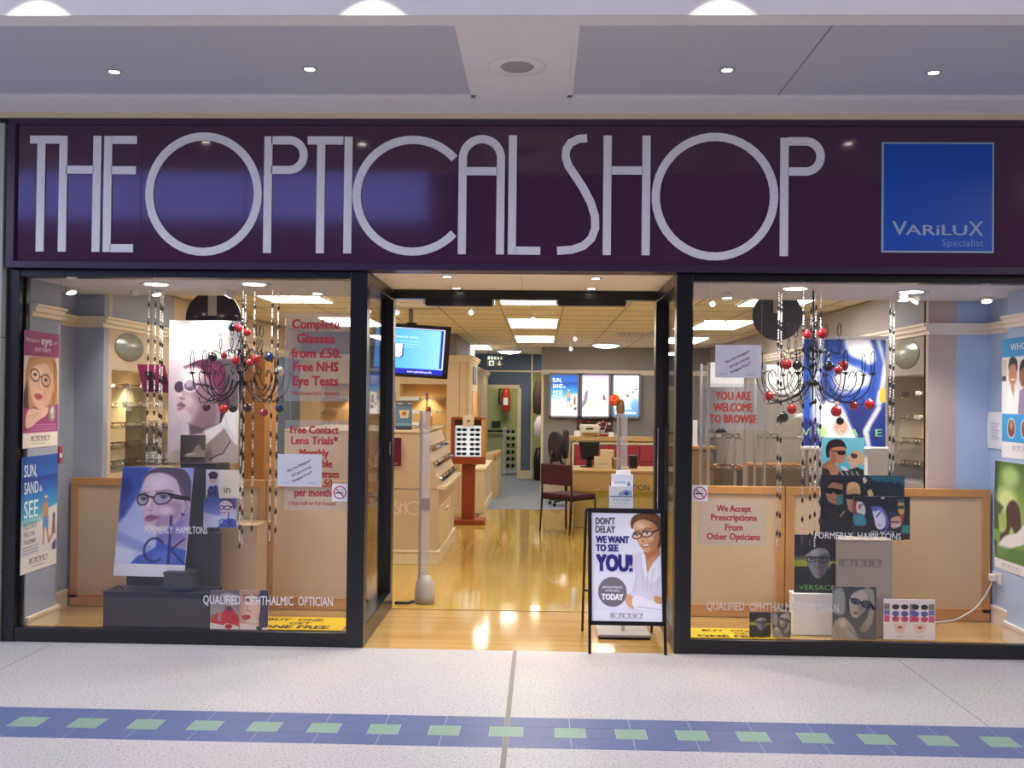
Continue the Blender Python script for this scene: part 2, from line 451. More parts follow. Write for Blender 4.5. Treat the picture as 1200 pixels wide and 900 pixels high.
HAZE = hazy('hazy_acrylic', .13); HAZE2 = hazy('grey_acrylic', .3, (.6, .6, .64))
SHELFG = glass('shelf_glass', (.95, .97, .96), .05)
MAPLE = mat('maple', '#d9c49c', .4, vary=.08, scale=5)
MAPLED = mat('maple_frame', '#c08a4c', .4, vary=.12, scale=9)
FIELD = mat('beige_field', '#cbb08c', .75, vary=.05, scale=60)
GREYW = mat('grey_blue_wall', '#9aa0ae', .75)
BLUEW = mat('blue_wall', '#b2c6e6', .75)
DARKBW = mat('slate_blue_wall', '#5d6c80', .8)
TAUPE = mat('grey_wall', '#8f8c8c', .8)
CREAM = mat('cream_trim', '#e2d2b0', .45)
WCREAM = mat('pale_trim', '#ece3d8', .45)
CEILT = mat('ceiling_tile', '#ece4cc', .85, vary=.04, scale=30)
GRID = mat('ceiling_grid', '#b9ab8c', .6)
BULK = mat('bulkhead_paint', '#d2d3db', .7)
TROFF = mat('light_diffuser', '#ffffff', .5, emit='#fff8ec', estr=13.)
DISC = mat('downlight_glow', '#ffffff', .5, emit='#fff2e6', estr=14.)
CHROME = mat('chrome', '#c9c9cc', .15, 1.)
ALU = mat('aluminium', '#c8c9cd', .35, .6)
DKGREY = mat('dark_plinth', '#33343e', .5)
BLK = mat('black_metal', '#0d0d10', .35)
WOODRED = mat('mahogany', '#8a3c1c', .35, vary=.15, scale=12)
MARF = mat('maroon_fabric', '#451828', .85, vary=.1, scale=80)
WHITE = mat('white_card', '#ecebee', .6)
GREYP = mat('grey_plastic', '#9b9a9b', .5)
CARPET = mat('grey_carpet', '#7f8792', .95, vary=.15, scale=200)
WOODF = planks('wood_floor', '#c0a158', '#b4944a', 'Y', .065, 1.4, .07, '#a98a4c')
WOODX = planks('wood_floor_front', '#be9a5f', '#b08b50', 'X', .06, 1.4, .09, '#aa8450')

# ------------------------------------------------------------------ setting: mall
mb = MB()
TERR = bpy.data.materials.new('terrazzo'); TERR.use_nodes = True
nt = TERR.node_tree; b = nt.nodes['Principled BSDF']
tc = nt.nodes.new('ShaderNodeTexCoord'); vo = nt.nodes.new('ShaderNodeTexNoise'); vo.inputs['Scale'].default_value = 85; vo.inputs['Detail'].default_value = 3
n2 = nt.nodes.new('ShaderNodeTexNoise'); n2.inputs['Scale'].default_value = 1.6
cr = nt.nodes.new('ShaderNodeValToRGB'); cr.color_ramp.elements[0].position = .33; cr.color_ramp.elements[1].position = .46
cr.color_ramp.elements[0].color = h2l('#8a8388')+(1,); cr.color_ramp.elements[1].color = h2l('#c0bbbc')+(1,)
mx = nt.nodes.new('ShaderNodeMix'); mx.data_type = 'RGBA'; mx.blend_type = 'MULTIPLY'; mx.inputs[0].default_value = .16
for q in (vo, n2): nt.links.new(tc.outputs['Object'], q.inputs['Vector'])
nt.links.new(vo.outputs['Fac'], cr.inputs[0]); nt.links.new(cr.outputs[0], mx.inputs[6]); nt.links.new(n2.outputs['Color'], mx.inputs[7])
nt.links.new(mx.outputs[2], b.inputs['Base Color']); b.inputs['Roughness'].default_value = .42; b.inputs['Specular IOR Level'].default_value = .3
GROUT = mat('floor_joint', '#8d867e', .8)
mb.box(-16, 14, -17, 0, -.06, 0, TERR)
for x in (-3.02, 2.168):
    mb.box(x-.0025, x+.0025, -1.26, -.06, 0, .0008, GROUT)
mb.box(-.158, -.134, -3.6, -.002, 0, .001, GROUT)
struct('floor', mb, 'pale speckled terrazzo floor of the mall in front of the shop', 'floor', origin=(0, 0, 0))

mb = MB()
TB = mat('tile_blue', '#59648c', .4, vary=.3, scale=70, spec=.3); TG = mat('tile_green', '#7f9b8b', .4, vary=.25, scale=60, spec=.3)
RW = .139; YT = -1.268; g = .0028
mb.box(-7, 7, YT-3*RW, YT, -.02, .0006, mat('tile_grout', '#b9bcc4', .8))
for row in range(3):
    y1 = YT-row*RW-g/2; y0 = y1-RW+g
    for side in (-1, 1):
        for k in range(22):
            if row == 1:
                if side > 0:
                    x0 = .0806+.2815*k; segs = [(x0, x0+.141, TG), (x0+.141, x0+.2815, TB)]
                else:
                    x0 = -.225-.2815*k; segs = [(x0, x0+.155 if k == 0 else x0+.141, TG), (x0-.1405, x0, TB)]
                    if k == 0: segs.append((-.07, .0806, TB))
            else:
                a = (-.134 if row >= 0 else 0)
                if side > 0:
                    x0 = .150+.2855*k; segs = [(x0, x0+.2855, TB)]
                    if k == 0: segs.append((-.134, .150, TB))
                else:
                    x0 = -.158-.284*(k+1); segs = [(x0, x0+.284, TB)]
            for xa, xb, m_ in segs:
                mb.box(xa+g/2, xb-g/2, y0, y1, -.01, .0014, m_)
struct('trim_1', mb, 'blue and green tile border running across the mall floor', 'floor border', origin=(0, YT, 0))

# pier, soffit and fascia upstand
mb = MB()
mb.box(-4.4, -3.375, -.05, .25, 0, 3.255, mat('pier_stone', '#b7bcb4', .6), .004)
mb.box(-4.42, -3.371, -.053, .2, .44, .446, GROUT); mb.box(-4.42, -3.371, -.053, .2, 1.9, 1.905, GROUT)
mb.box(-4.42, -3.355, -.06, .2, 3.245, 3.262, BLACK)
struct('wall_left', mb, 'pale stone clad pier at the left end of the shopfront', 'pier')
mb = MB(); mb.box(3.42, 5.2, -.05, .25, 0, 3.3, MATS['pier_stone'])
struct('wall_right', mb, 'pale pier beyond the right end of the shopfront', 'pier')

SZ = 3.31
mb = MB()
L0, L1 = -5.2, -.40; Ra, Rb = .135, 5.5; PY0, PY1 = -1.475, -.345
mb.box(-9, 9, -1.60, PY0, SZ, SZ+.12, SOFF); mb.box(-9, 9, PY1, .3, SZ, SZ+.12, SOFF)
mb.box(-9, -3.55, PY0, PY1, SZ, SZ+.12, SOFF); mb.box(L1, Ra, PY0, PY1, SZ, SZ+.12, SOFF); mb.box(Rb, 9, PY0, PY1, SZ, SZ+.12, SOFF)
mb.box(-9, 9, -.06, .3, SZ-.035, SZ, CREAM)
for xa, xb in ((-3.55, L1), (Ra, Rb)):
    for (a, b_, c, d) in ((xa, xb, PY0, PY0+.03), (xa, xb, PY1-.03, PY1), (xa, xa+.03, PY0, PY1), (xb-.03, xb, PY0, PY1)):
        mb.box(a, b_, c, d, SZ+.012, SZ+.1, SOFF)
    mb.box(xa+.03, xb-.03, PY0+.03, PY1-.03, SZ+.02, SZ+.1, PANELG)
mb.box(1.353, 1.359, PY0+.03, PY1-.03, SZ+.0175, SZ+.022, GROUT); mb.box(.62, .622, PY0+.03, PY1-.03, SZ+.0185, SZ+.022, PANELG)
struct('ceiling', mb, 'pale soffit over the shopfront with two recessed grey perforated panels', 'soffit')
mb = MB(); mb.box(-9, 9, -1.599, -1.56, SZ+.121, 4.6, mat('upstand_paint', '#b5b0b4', .7)); mb.box(-9, 9, -1.601, -1.5985, SZ+.0, 4.6, MATS['upstand_paint'])
struct('trim_2', mb, 'pale upstand above the soffit edge washed by three bright scallops', 'upstand')
for x in [atY(px_, 15, -1.6).x for px_ in (45, 437, 847)]:
    spot('upstand_spot', (x, -1.823, 3.676), (x, -1.8229, 3.3), 70, 73.5, .12, (1, .95, .88), .012)

def recessed_light(x, y, z, r, label, power=0, col=(1, .94, .88), deg=70, est=None, target=None, grp=None, rim=ALU):
    t = thing('downlight', label, 'ceiling light', (x, y, z), grp)
    MB().lathe([(r*.72, -.001), (r, -.006), (r*1.12, -.004), (r*1.12, 0)], (x, y, z), rim, 24).build('rim', t)
    MB().lathe([(.0005, -.0035), (r*.74, -.0035)], (x, y, z), DISC if est is None else est, 20).build('lamp_lens', t)
    if power: spot('downlight_beam', (x, y, z-.03), target or (x, y+.001, 0), power, deg, .6, col, .03)
    return t
NAMES = ('leftmost', 'second from the left', 'third from the left', 'rightmost')
for (px_, py_), nm in zip(((134, 84), (363, 81), (852, 82), (1094, 85)), NAMES):
    p = atZ(px_, py_, SZ+.018)
    recessed_light(p.x, p.y, SZ+.0185, .036, 'small recessed spot in the grey soffit panels, %s of four' % nm, 9, (1, .95, .9), 75)
p = atZ(606, 78, SZ)
t = thing('ceiling_speaker', 'round grille speaker in the pale soffit between the grey panels', 'speaker', (p.x, p.y, SZ))
MB().lathe([(.0005, -.006), (.085, -.006), (.09, -.002), (.09, 0)], (p.x, p.y, SZ), mat('speaker_grille', '#a79f9c', .8, vary=.2, scale=700), 28).build('grille', t)
MB().lathe([(.09, -.003), (.15, -.004), (.155, 0)], (p.x, p.y, SZ), SOFF, 32).build('rim', t)

# far side of the mall, seen only as reflections
mb = MB(); OPW = mat('mall_wall', '#a8a0a4', .8)
mb.box(-16, 14, -17, -16.8, 0, 5.45, OPW); mb.box(-16, 14, -17, -16.8, 7.1, 8.2, OPW)
mb.box(1.2, 14, -17, -16.8, 5.45, 7.1, OPW); mb.box(-16, -14, -17, -16.8, 5.45, 7.1, OPW)
struct('wall_opposite', mb, 'plain wall on the far side of the mall behind the camera', 'wall')
mb = MB(); mb.box(-14, -2.7, -16.98, -16.85, 5.7, 6.8, mat('clerestory_daylight', '#8090d0', .4, emit='#6c77c8', estr=5.))
mb.box(-2.7, 1.2, -16.98, -16.86, 5.45, 7.1, OPW); mb.box(-14, -2.7, -16.98, -16.86, 5.45, 5.7, OPW); mb.box(-14, -2.7, -16.98, -16.86, 6.8, 7.1, OPW)
for x in (-12, -9.5, -7, -4.5, -2): mb.box(x-.03, x+.03, -16.86, -16.8, 5.45, 7.1, BLACK)
struct('window_5', mb, 'high band of bluish daylight windows across the mall behind the camera', 'window')
mb = MB(); mb.box(-16, 14, -17, -7.3, 8.0, 8.2, WHITEP)
struct('ceiling_mall', mb, 'high white ceiling of the mall behind the camera', 'ceiling')

# ------------------------------------------------------------------ fascia sign
SX0, SX1 = -3.352, 3.45; ST, SB = 3.29, 2.338
sign = thing('shop_sign', 'long maroon fascia sign reading THE OPTICAL SHOP in white letters', 'shop sign', (0, -.03, SB))
mb = MB(); mb.box(SX0+.05, SX1-.05, -.03, .12, SB+.035, ST-.045, MAROON)
for x in (-2.51,): mb.box(x-.001, x+.001, -.0305, -.02, SB+.035, ST-.045, BLK)
mb.build('sign_board', sign)
mb = MB(); mb.box(SX0, SX1, -.055, .12, ST-.05, ST, MAROONF, .004); mb.box(SX0, SX1, -.055, .12, SB, SB+.042, MAROONF, .004)
mb.box(SX0, SX0+.05, -.054, .12, SB+.02, ST-.03, MAROONF, .004); mb.box(SX1-.05, SX1, -.054, .12, SB+.02, ST-.03, MAROONF, .004)
mb.build('sign_frame', sign)
a = atY(34.4, 230, -.036); c = atY(966, 230, -.036)
mb = MB(); deco_text(mb, (a.x, -.040, 2.4415), (1, 0, 0), (0, 0, 1), .737*140/139, LETTER, c.x-a.x, .008)
mb.build('lettering', sign)
bx0, bx1, bz0, bz1 = 2.063, 2.737, 2.468, 3.142
bd = thing('square_badge', 'square blue lens badge with white lettering at the right of the fascia', 'badge', ((bx0+bx1)/2, -.035, bz0))
mb = MB(); mb.box(bx0, bx1, -.043, -.0305, bz0, bz1, BADGEE, .002); mb.box(bx0+.011, bx1-.011, -.045, -.0305, bz0+.011, bz1-.011, BLUEB)
mb.build('plate', bd)
mb = MB(); mb.text('V', (2.125, -.0465, 2.575), (1, 0, 0), (0, 0, 1), .085, BADGEE, .088, .015)
mb.text('ARiLU', (2.205, -.0465, 2.575), (1, 0, 0), (0, 0, 1), .062, BADGEE, .37, .018); mb.text('X', (2.585, -.0465, 2.573), (1, 0, 0), (0, 0, 1), .088, BADGEE, .085, .012)
mb.text('Specialist', (2.675, -.0465, 2.508), (1, 0, 0), (0, 0, 1), .042, mat('badge_text', '#7fa6d8', .5), .25, 0, 'R')
mb.build('lettering', bd)

# ------------------------------------------------------------------ shopfront frames, glass, door
FZ = 2.335; RY = 1.137
def frame_window(name, x0, x1, jl, jr, label):
    t = thing(name, label, 'window', ((x0+x1)/2, .05, 0), None, 'structure')
    mb = MB(); gt, gb = 2.288, .088
    mb.box(x0, jl, -.005, .1, 0, FZ, BLACK, .004); mb.box(jr, x1, -.005, .1, 0, FZ, BLACK, .004)
    mb.box(jl, jr, 0, .1, gt, FZ, BLACK, .004); mb.box(jl, jr, 0, .056, 0, gb, BLACK, .004)
    mb.box(jl, jl+.012, .055, .09, gb, gt, BLACK); mb.box(jr-.012, jr, .055, .09, gb, gt, BLACK)
    mb.build('window_frame', t)
    MB().box(jl, jr, .046, .052, gb, gt, GLASS).build('glass_pane', t)
    return t
w1 = frame_window('window_1', -3.362, -1.087, -3.284, -1.194, 'left display window in a black frame')
w2 = frame_window('window_2', .829, 3.45, .928, 3.40, 'right display window in a black frame')
VIN = mat('vinyl_letters', '#dcdce0', .6); VING = mat('vinyl_grey', '#8e8a86', .6)
mb = MB(); X, Z = (1, 0, 0), (0, 0, 1)
a = atY(170, 626, .044); c = atY(243, 626, .044)
mb.text('FORMERLY  HAMILTONS', (a.x, .0445, .683), X, Z, .046, VIN, c.x-a.x, .01)
a = atY(238, 707, .044); c = atY(390, 711, .044)
mb.text('QUALIFIED  OPHTHALMIC  OPTICIAN', (a.x, .0445, .245), X, Z, .056, VIN, c.x-a.x, .01)
mb.build('vinyl_lettering', w1)
mb = MB()
a = atY(955, 632, .044); c = atY(1056, 632, .044)
mb.text('FORMERLY  HAMILTONS', (a.x, .0445, .712), X, Z, .04, VIN, c.x-a.x, .01)
a = atY(828, 716, .044); c = atY(983, 716, .044)
mb.text('QUALIFIED  OPHTHALMIC  OPTICIAN', (a.x, .0445, .262), X, Z, .05, mat('vinyl_faint', '#cfcac2', .6), c.x-a.x, .002)
mb.build('vinyl_lettering', w2)

def side_screen(name, xa, xb, label):
    t = thing(name, label, 'glass screen', ((xa+xb)/2, RY/2, 0), None, 'structure'); mb = MB()
    mb.box(xa, xb, .1, RY-.05, 0, .13, BLACK, .004); mb.box(xa, xb, .1, RY-.05, FZ-.07, FZ, BLACK, .004)
    mb.build('window_frame', t)
    xm = (xa+xb)/2
    MB().box(xm-.003, xm+.003, .1, RY-.05, .13, FZ-.07, GLASS).build('glass_pane', t)
side_screen('window_3', -1.187, -1.087, 'glass side screen at the left of the entrance recess')
side_screen('window_4', .829, .929, 'glass side screen at the right of the entrance recess')
d1 = thing('door_1', 'black framed entrance doorway standing open at the back of the recess', 'doorway', (-.13, RY, 0), None, 'structure')
mb = MB(); mb.box(-1.187, -1.087, RY-.05, RY+.06, 0, FZ, BLACK, .004); mb.box(.829, .929, RY-.05, RY+.06, 0, FZ, BLACK, .004)
mb.box(-1.087, .829, RY-.05, RY+.06, FZ-.055, FZ+.01, BLACK, .004)
mb.build('door_frame', d1)
mb = MB(); mb.box(-1.104, -1.096, RY-.062, RY-.05, 1.13, 1.23, CHROME, .003); mb.build('lock_plate', d1)
mb = MB(); mb.box(.845, .853, RY-.062, RY-.05, .75, 1.35, CHROME, .003); mb.build('lock_plate', d1)
for a, b_, lab in ((499, 577, 'black door sensor box under the lintel, left of two'), (654, 733, 'black door sensor box under the lintel, right of two')):
    p, q = atY(a, 351, RY-.02), atY(b_, 359, RY-.02)
    t = thing('door_sensor', lab, 'sensor', ((p.x+q.x)/2, RY-.02, q.z))
    MB().box(p.x, q.x, RY-.045, RY+.04, q.z, FZ-.055, BLK, .004).build('housing', t)
    MB().box(p.x-.016, p.x, RY-.04, RY+.035, q.z+.012, FZ-.055, ALU, .002).build('end_cap', t)
    MB().box(q.x, q.x+.016, RY-.04, RY+.035, q.z+.012, FZ-.055, ALU, .002).build('end_cap', t)
mb = MB(); mb.box(-1.187, .929, .0, RY+.06, FZ+.011, FZ+.06, mat('recess_ceiling', '#f4ecdf', .7)); mb.box(-.14, -.138, .0, RY, FZ+.0105, FZ+.012, GROUT)
struct('ceiling_recess', mb, 'cream ceiling of the entrance recess', 'ceiling')
for (a, b_), lab in zip(((524, 324), (535, 337.5), (698, 326), (693, 338)), ('front left', 'back left', 'front right, brightest', 'back right')):
    p = atZ(a, b_, FZ+.0105)
    recessed_light(p.x, p.y, FZ+.0108, .037, 'small recessed spot in the entrance ceiling, %s of four' % lab, 48, (1, .92, .82), 110)
for xa, xb, nm in ((-3.6, -1.187, 'left'), (.929, 3.6, 'right')):
    mb = MB(); mb.box(xa, xb, .1, 1.09, 2.29, 2.5, BULK)
    struct('ceiling_'+nm, mb, 'pale lowered ceiling inside the %s display window' % nm, 'ceiling')

# ------------------------------------------------------------------ shop shell
mb = MB(); mb.box(-3.6, 3.6, 0, RY, -.05, 0, WOODX); struct('floor_front', mb, 'light wood floor of the entrance recess and window displays', 'floor', origin=(0, 0, 0))
mb = MB(); mb.box(-3.9, 3.6, RY, 7.75, -.05, 0, WOODF); mb.box(-1.09, .83, RY-.006, RY+.006, 0, .002, mat('threshold', '#6b4a24', .5))
mb.box(-.86, -.80, 6.3, 7.75, -.0, .004, mat('floor_trim', '#6a4524', .5))
struct('floor_shop', mb, 'glossy golden wood floor inside the shop', 'floor', origin=(0, 0, 0))
mb = MB(); mb.box(-3.9, 3.6, 7.75, 16.5, -.05, .004, CARPET); struct('floor_carpet', mb, 'grey carpet at the back of the shop', 'floor', origin=(0, 7.75, 0))

SCZ = 2.43
TXS = (-2.2, -.1, 2.05); TYS = ((1.75, 2.95), (4.68, 5.92), (7.6, 8.9))
mb = MB(); mb.box(-3.9, 3.6, 1.09, 16.5, SCZ, SCZ+.05, CEILT)
for i in range(-6, 7):
    x = -.1+.3+.6*i
    if -3.8 < x < 3.5: mb.box(x-.008, x+.008, 1.1, 13.3, SCZ-.004, SCZ+.001, GRID)
for k in range(20):
    y = 1.75+.6*k; mb.box(-3.8, 3.5, y-.006, y+.006, SCZ-.003, SCZ+.001, GRID)
struct('ceiling_shop', mb, 'tan tiled suspended ceiling inside the shop', 'ceiling')
lab_r = ('nearest the entrance', 'in the middle row', 'in the far row'); lab_c = ('left', 'centre', 'right')
first = None
for r, (ya, yb) in enumerate(TYS):
    for c_, x in enumerate(TXS):
        lb = 'rectangular ceiling light panel %s, %s column' % (lab_r[r], lab_c[c_])
        w, d = .58, yb-ya; t = thing('ceiling_light', lb, 'ceiling light', (x, (ya+yb)/2, SCZ-.005))
        mb = MB(); z = SCZ-.012
        for a, b_, c2, d2 in ((x-w/2, x+w/2, ya, ya+.02), (x-w/2, x+w/2, yb-.02, yb), (x-w/2, x-w/2+.02, ya, yb), (x+w/2-.02, x+w/2, ya, yb), (x-.006, x+.006, ya, yb), (x+w/4-.003, x+w/4+.003, ya, yb)):
            mb.box(a, b_, c2, d2, z, SCZ-.004, WHITEP)
        mb.build('frame', t)
        MB().box(x-w/2+.02, x+w/2-.02, ya+.02, yb-.02, SCZ-.009, SCZ-.004, TROFF).build('diffuser', t)
t = thing('ceiling_light', 'small light panel far back near the testing room corner', 'ceiling light', (-1.0, 10.5, SCZ-.005))
MB().box(-1.25, -.88, 9.95, 11.2, SCZ-.01, SCZ-.004, TROFF).build('diffuser', t)
MB().box(-1.27, -.86, 9.93, 11.22, SCZ-.007, SCZ-.003, WHITEP).build('frame', t)
# air vent on the ceiling at the right of the doorway
t = thing('air_vent', 'pale slatted air vent in the shop ceiling', 'vent', (1.28, 7.0, SCZ)); mb = MB()
mb.box(.98, 1.62, 6.7, 7.3, SCZ-.012, SCZ-.004, WHITEP); mb.build('frame', t)
mb = MB(); [mb.box(1.02+.06*k, 1.04+.06*k, 6.74, 7.26, SCZ-.02, SCZ-.012, GREYP) for k in range(10)]; mb.build('slats', t)

PXL, PXR = -3.27, 3.075
LW = -3.25; RWX = 2.80; BLK_Y = 7.1
def cornice(mb, p0, p1, z, nrm, m_=CREAM):
    """moulding between two plan points, projecting along nrm"""
    p0, p1, n_ = Vector((*p0, 0)), Vector((*p1, 0)), Vector((*nrm, 0))
    for h0, h1, d in ((-.05, -.02, .015), (-.02, .012, .035), (.012, .03, .05)):
        a, b_ = p0, p1
        vs = []
        for zz in (z+h0, z+h1): vs += [a+Vector((0, 0, zz)), b_+Vector((0, 0, zz)), b_+n_*d+Vector((0, 0, zz)), a+n_*d+Vector((0, 0, zz))]
        mb.add(vs, [(0, 3, 2, 1), (4, 5, 6, 7), (0, 1, 5, 4), (1, 2, 6, 5), (2, 3, 7, 6), (3, 0, 4, 7)], m_)
def skirt(mb, p0, p1, nrm, m_=CREAM, h=.125, d=.018):
    p0, p1, n_ = Vector((*p0, 0)), Vector((*p1, 0)), Vector((*nrm, 0))
    for h0, h1, dd in ((0, h-.022, d), (h-.022, h, d+.006)):
        vs = []
        for zz in (h0, h1): vs += [p0+Vector((0, 0, zz)), p1+Vector((0, 0, zz)), p1+n_*dd+Vector((0, 0, zz)), p0+n_*dd+Vector((0, 0, zz))]
        mb.add(vs, [(0, 3, 2, 1), (4, 5, 6, 7), (0, 1, 5, 4), (1, 2, 6, 5), (2, 3, 7, 6), (3, 0, 4, 7)], m_)
# left side wall: pilaster, recess, return, long wall with an alcove
JY = .5; CZ = 2.10
def sidewall(sgn, xp, xr, xw, yend, alc, mw, mret, mlong, name, label, trim):
    mb = MB(); o = sgn*.35
    mb.box(xp, xp+sgn*.5, .1, JY, 0, 2.42, mw)
    mb.box(xr, xr+sgn*.3, JY, 1.12, 0, 2.42, mw)
    xsp = 3.0 if sgn > 0 else xw
    if sgn > 0: mb.box(xw, xsp, 1.12, 1.2, 0, 2.42, mret)
    mb.box(xsp, xr+sgn*.3, 1.12, 1.2, 0, 2.42, mw)
    ya, yb, za, zb = alc
    mb.box(xw, xw+o, 1.2, ya, 0, 2.42, mlong); mb.box(xw, xw+o, yb, yend, 0, 2.42, mlong)
    mb.box(xw, xw+o, ya, yb, 0, za, mlong); mb.box(xw, xw+o, ya, yb, zb, CZ, mlong)
    mb.box(xw, xw+o, ya, yb, CZ, 2.42, GREYW)
    mb.box(xw+sgn*.28, xw+o, ya, yb, za, zb, MAPLE)
    n_ = (-sgn, 0)
    cornice(mb, (xp, .1), (xp, JY), CZ, n_, trim); cornice(mb, (xr, JY), (xr, 1.12), CZ, n_, trim); cornice(mb, (xr, 1.12), (xw, 1.12), CZ, (0, -1), trim); cornice(mb, (xw, 1.07), (xw, yend), CZ, n_, trim)
    skirt(mb, (xp, .1), (xp, JY+.018), n_, trim); skirt(mb, (xr, JY), (xr, 1.04), n_, trim); skirt(mb, (xr, JY), (xp, JY), (0, 1), trim)
    struct(name, mb, label, 'wall')
sidewall(-1, PXL, -3.47, LW, BLK_Y, (1.26, 2.5, .95, 1.74), GREYW, GREYW, mat('warm_wall', '#c9b295', .7), 'wall_shop_left', 'left side wall of the shop with grey pilaster and lit alcove', CREAM)
sidewall(1, PXR, 3.235, RWX, 10.4, (1.17, 1.95, .95, 1.765), BLUEW, mat('pinkish_wall', '#c9b4ac', .7), mat('rosy_wall', '#a39c9b', .7), 'wall_shop_right', 'right side wall of the shop with pale blue pilaster and lit alcove', WCREAM)
for sgn, xw, alc, lab in ((-1, LW, (1.26, 2.5, .95, 1.74), 'left'), (1, RWX, (1.17, 1.95, .95, 1.765), 'right')):
    ya, yb, za, zb = alc
    ym = (ya+yb)/2
    for yy in ((ya+.3, yb-.3) if lab == 'left' else (ym,)):
        spot('alcove_lamp', (xw+sgn*.12, yy, zb-.03), (xw+sgn*.2, yy, za), 34, 110, .7, (1, .78, .5), .02)
    pz = 1.925; py_ = 1.57 if lab == 'left' else 1.55
    t = thing('oval_plaque', 'greenish oval plaque above the lit alcove on the %s wall' % lab, 'plaque', (xw-sgn*.008, py_, pz-.1))
    MB().lathe([(.52, -.006), (.5, 0), (.0005, 0)], (xw-sgn*.008, py_, pz-.1), mat('plaque_glass', '#98a196', .25, .3), 36).build('disc', t)
    o = [k for k in COL.objects if k.parent == t][0]
    o.matrix_local = Matrix.Translation((0, 0, .1)) @ Matrix.Rotation(-sgn*math.pi/2, 4, 'Y') @ Matrix.Diagonal((.215, .52, 1, 1))

# back block with frontal alcoves (testing room) and its side face
mb = MB(); A1 = (-1.9, -1.27, .70, 1.74); A0 = (-2.98, -2.2, .70, 1.74); yb = BLK_Y
mb.box(-3.6, A0[0], yb, yb+.4, 0, CZ, MAPLE); mb.box(A0[1], A1[0], yb, yb+.4, 0, CZ, MAPLE); mb.box(A1[1], -.96, yb, yb+.4, 0, CZ, MAPLE)
for A in (A0, A1):
    mb.box(A[0], A[1], yb, yb+.4, 0, A[2], MAPLE); mb.box(A[0], A[1], yb, yb+.4, A[3], CZ, MAPLE)
    mb.box(A[0], A[1], yb+.3, yb+.4, A[2], A[3], mat('alcove_back', '#d2a876', .6))
mb.box(-3.6, -1.16, yb+.06, yb+.3, CZ, 2.43, TAUPE)
for x in (-1.1, -1.0): mb.box(x-.004, x+.004, yb-.003, yb, .1, CZ-.05, MAPLED)
cornice(mb, (-3.3, yb), (-.96, yb), CZ, (0, -1)); cornice(mb, (-.96, yb-.05), (-.96, 8.6), CZ, (1, 0))
mb.box(-1.3, -.96, yb+.4, 8.6, 0, CZ, MAPLE); mb.box(-1.35, -1.16, yb+.2, 10.9, CZ, 2.43, TAUPE)
mb.box(-1.4, -1.03, 8.6, 12.9, 0, 2.02, MAPLE); cornice(mb, (-1.03, 8.6), (-1.03, 12.9), 2.02, (1, 0))
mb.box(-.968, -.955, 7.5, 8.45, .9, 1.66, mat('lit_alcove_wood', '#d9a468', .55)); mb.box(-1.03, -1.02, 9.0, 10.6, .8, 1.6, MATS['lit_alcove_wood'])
struct('wall_back_left', mb, 'maple fronted testing room block with lit alcoves at the back left', 'wall')
for A in (A0, A1):
    xm = (A[0]+A[1])/2; spot('alcove_lamp', (xm+.03, yb+.14, A[3]-.02), (xm+.03, yb+.24, A[2]), 26, 80, .6, (1, .8, .52), .02)
spot('alcove_lamp', (-.85, 7.95, 1.72), (-.96, 7.95, 1.2), 5, 90, .8, (1, .78, .5), .02)
t = thing('twin_plaque', 'pair of tall oval grey plaques high on the side of the testing room', 'plaque', (-.955, 7.9, 1.76))
for y in (7.72, 8.12):
    pr = [(.15*math.cos(a), .13*math.sin(a)) for a in np.linspace(0, 2*math.pi, 24, endpoint=False)]
    MB().prism(pr, (-.944, y, 1.88), (0, 1, 0), (0, 0, 1), .01, mat('plaque_grey', '#8d919a', .5)).build('disc', t)

# back wall with light boxes, slate wall and doorways
BY = 10.42
mb = MB(); mb.box(.0, 3.6, BY, BY+.12, 0, 2.43, TAUPE); mb.box(.0, .04, BY-.004, BY+.1, 0, 2.0, CREAM)
cornice(mb, (.0, BY), (3.5, BY), 2.02, (0, -1), WCREAM); skirt(mb, (.0, BY), (3.5, BY), (0, -1), CREAM, .16)
struct('wall_back_right', mb, 'grey back wall behind the reception carrying three light boxes', 'wall')
SY = 13.1
mb = MB(); mb.box(-3.6, -1.07, SY, SY+.1, 0, 2.43, DARKBW); mb.box(-1.07, -.42, SY, SY+.1, 1.83, 2.43, DARKBW); mb.box(-.42, -.2, SY, SY+.1, 0, 2.43, DARKBW); mb.box(-.2, .1, SY, SY+.1, 2.08, 2.43, DARKBW)
mb.box(-1.07, -.42, SY-.03, SY+.1, 1.76, 1.83, CREAM); mb.box(-.46, -.39, SY-.03, SY+.1, 0, 1.76, CREAM); mb.box(-1.12, -1.05, SY-.03, SY+.1, 0, 1.76, CREAM)
mb.box(-.2, -.17, SY-.03, SY+.1, 0, 2.43, CREAM); mb.box(-3, .1, SY-.03, SY, 2.08, 2.11, CREAM); skirt(mb, (-.39, SY), (-.2, SY), (0, -1), CREAM, .16)
struct('wall_back', mb, 'slate blue wall with a cream framed doorway at the far back', 'wall')
mb = MB(); mb.box(-2.4, .6, 15.8, 15.9, 0, 2.4, mat('far_room_wall', '#a8a878', .8)); mb.box(.55, .65, 13.2, 15.9, 0, 2.4, MATS['far_room_wall']); mb.box(-2.4, -1.55, 15.72, 15.8, 0, 2.0, DARKBW)
struct('wall_far', mb, 'yellowish wall of the room beyond the far doorway', 'wall')
area('far_room_light', (-.6, 14.6, 2.35), (-.6, 14.6, 0), 22, .8, .8, (1, .93, .7))
area('back_passage_light', (.1, 12.2, 2.38), (.1, 12.2, 0), 9, .5, .5, (1, .93, .8))

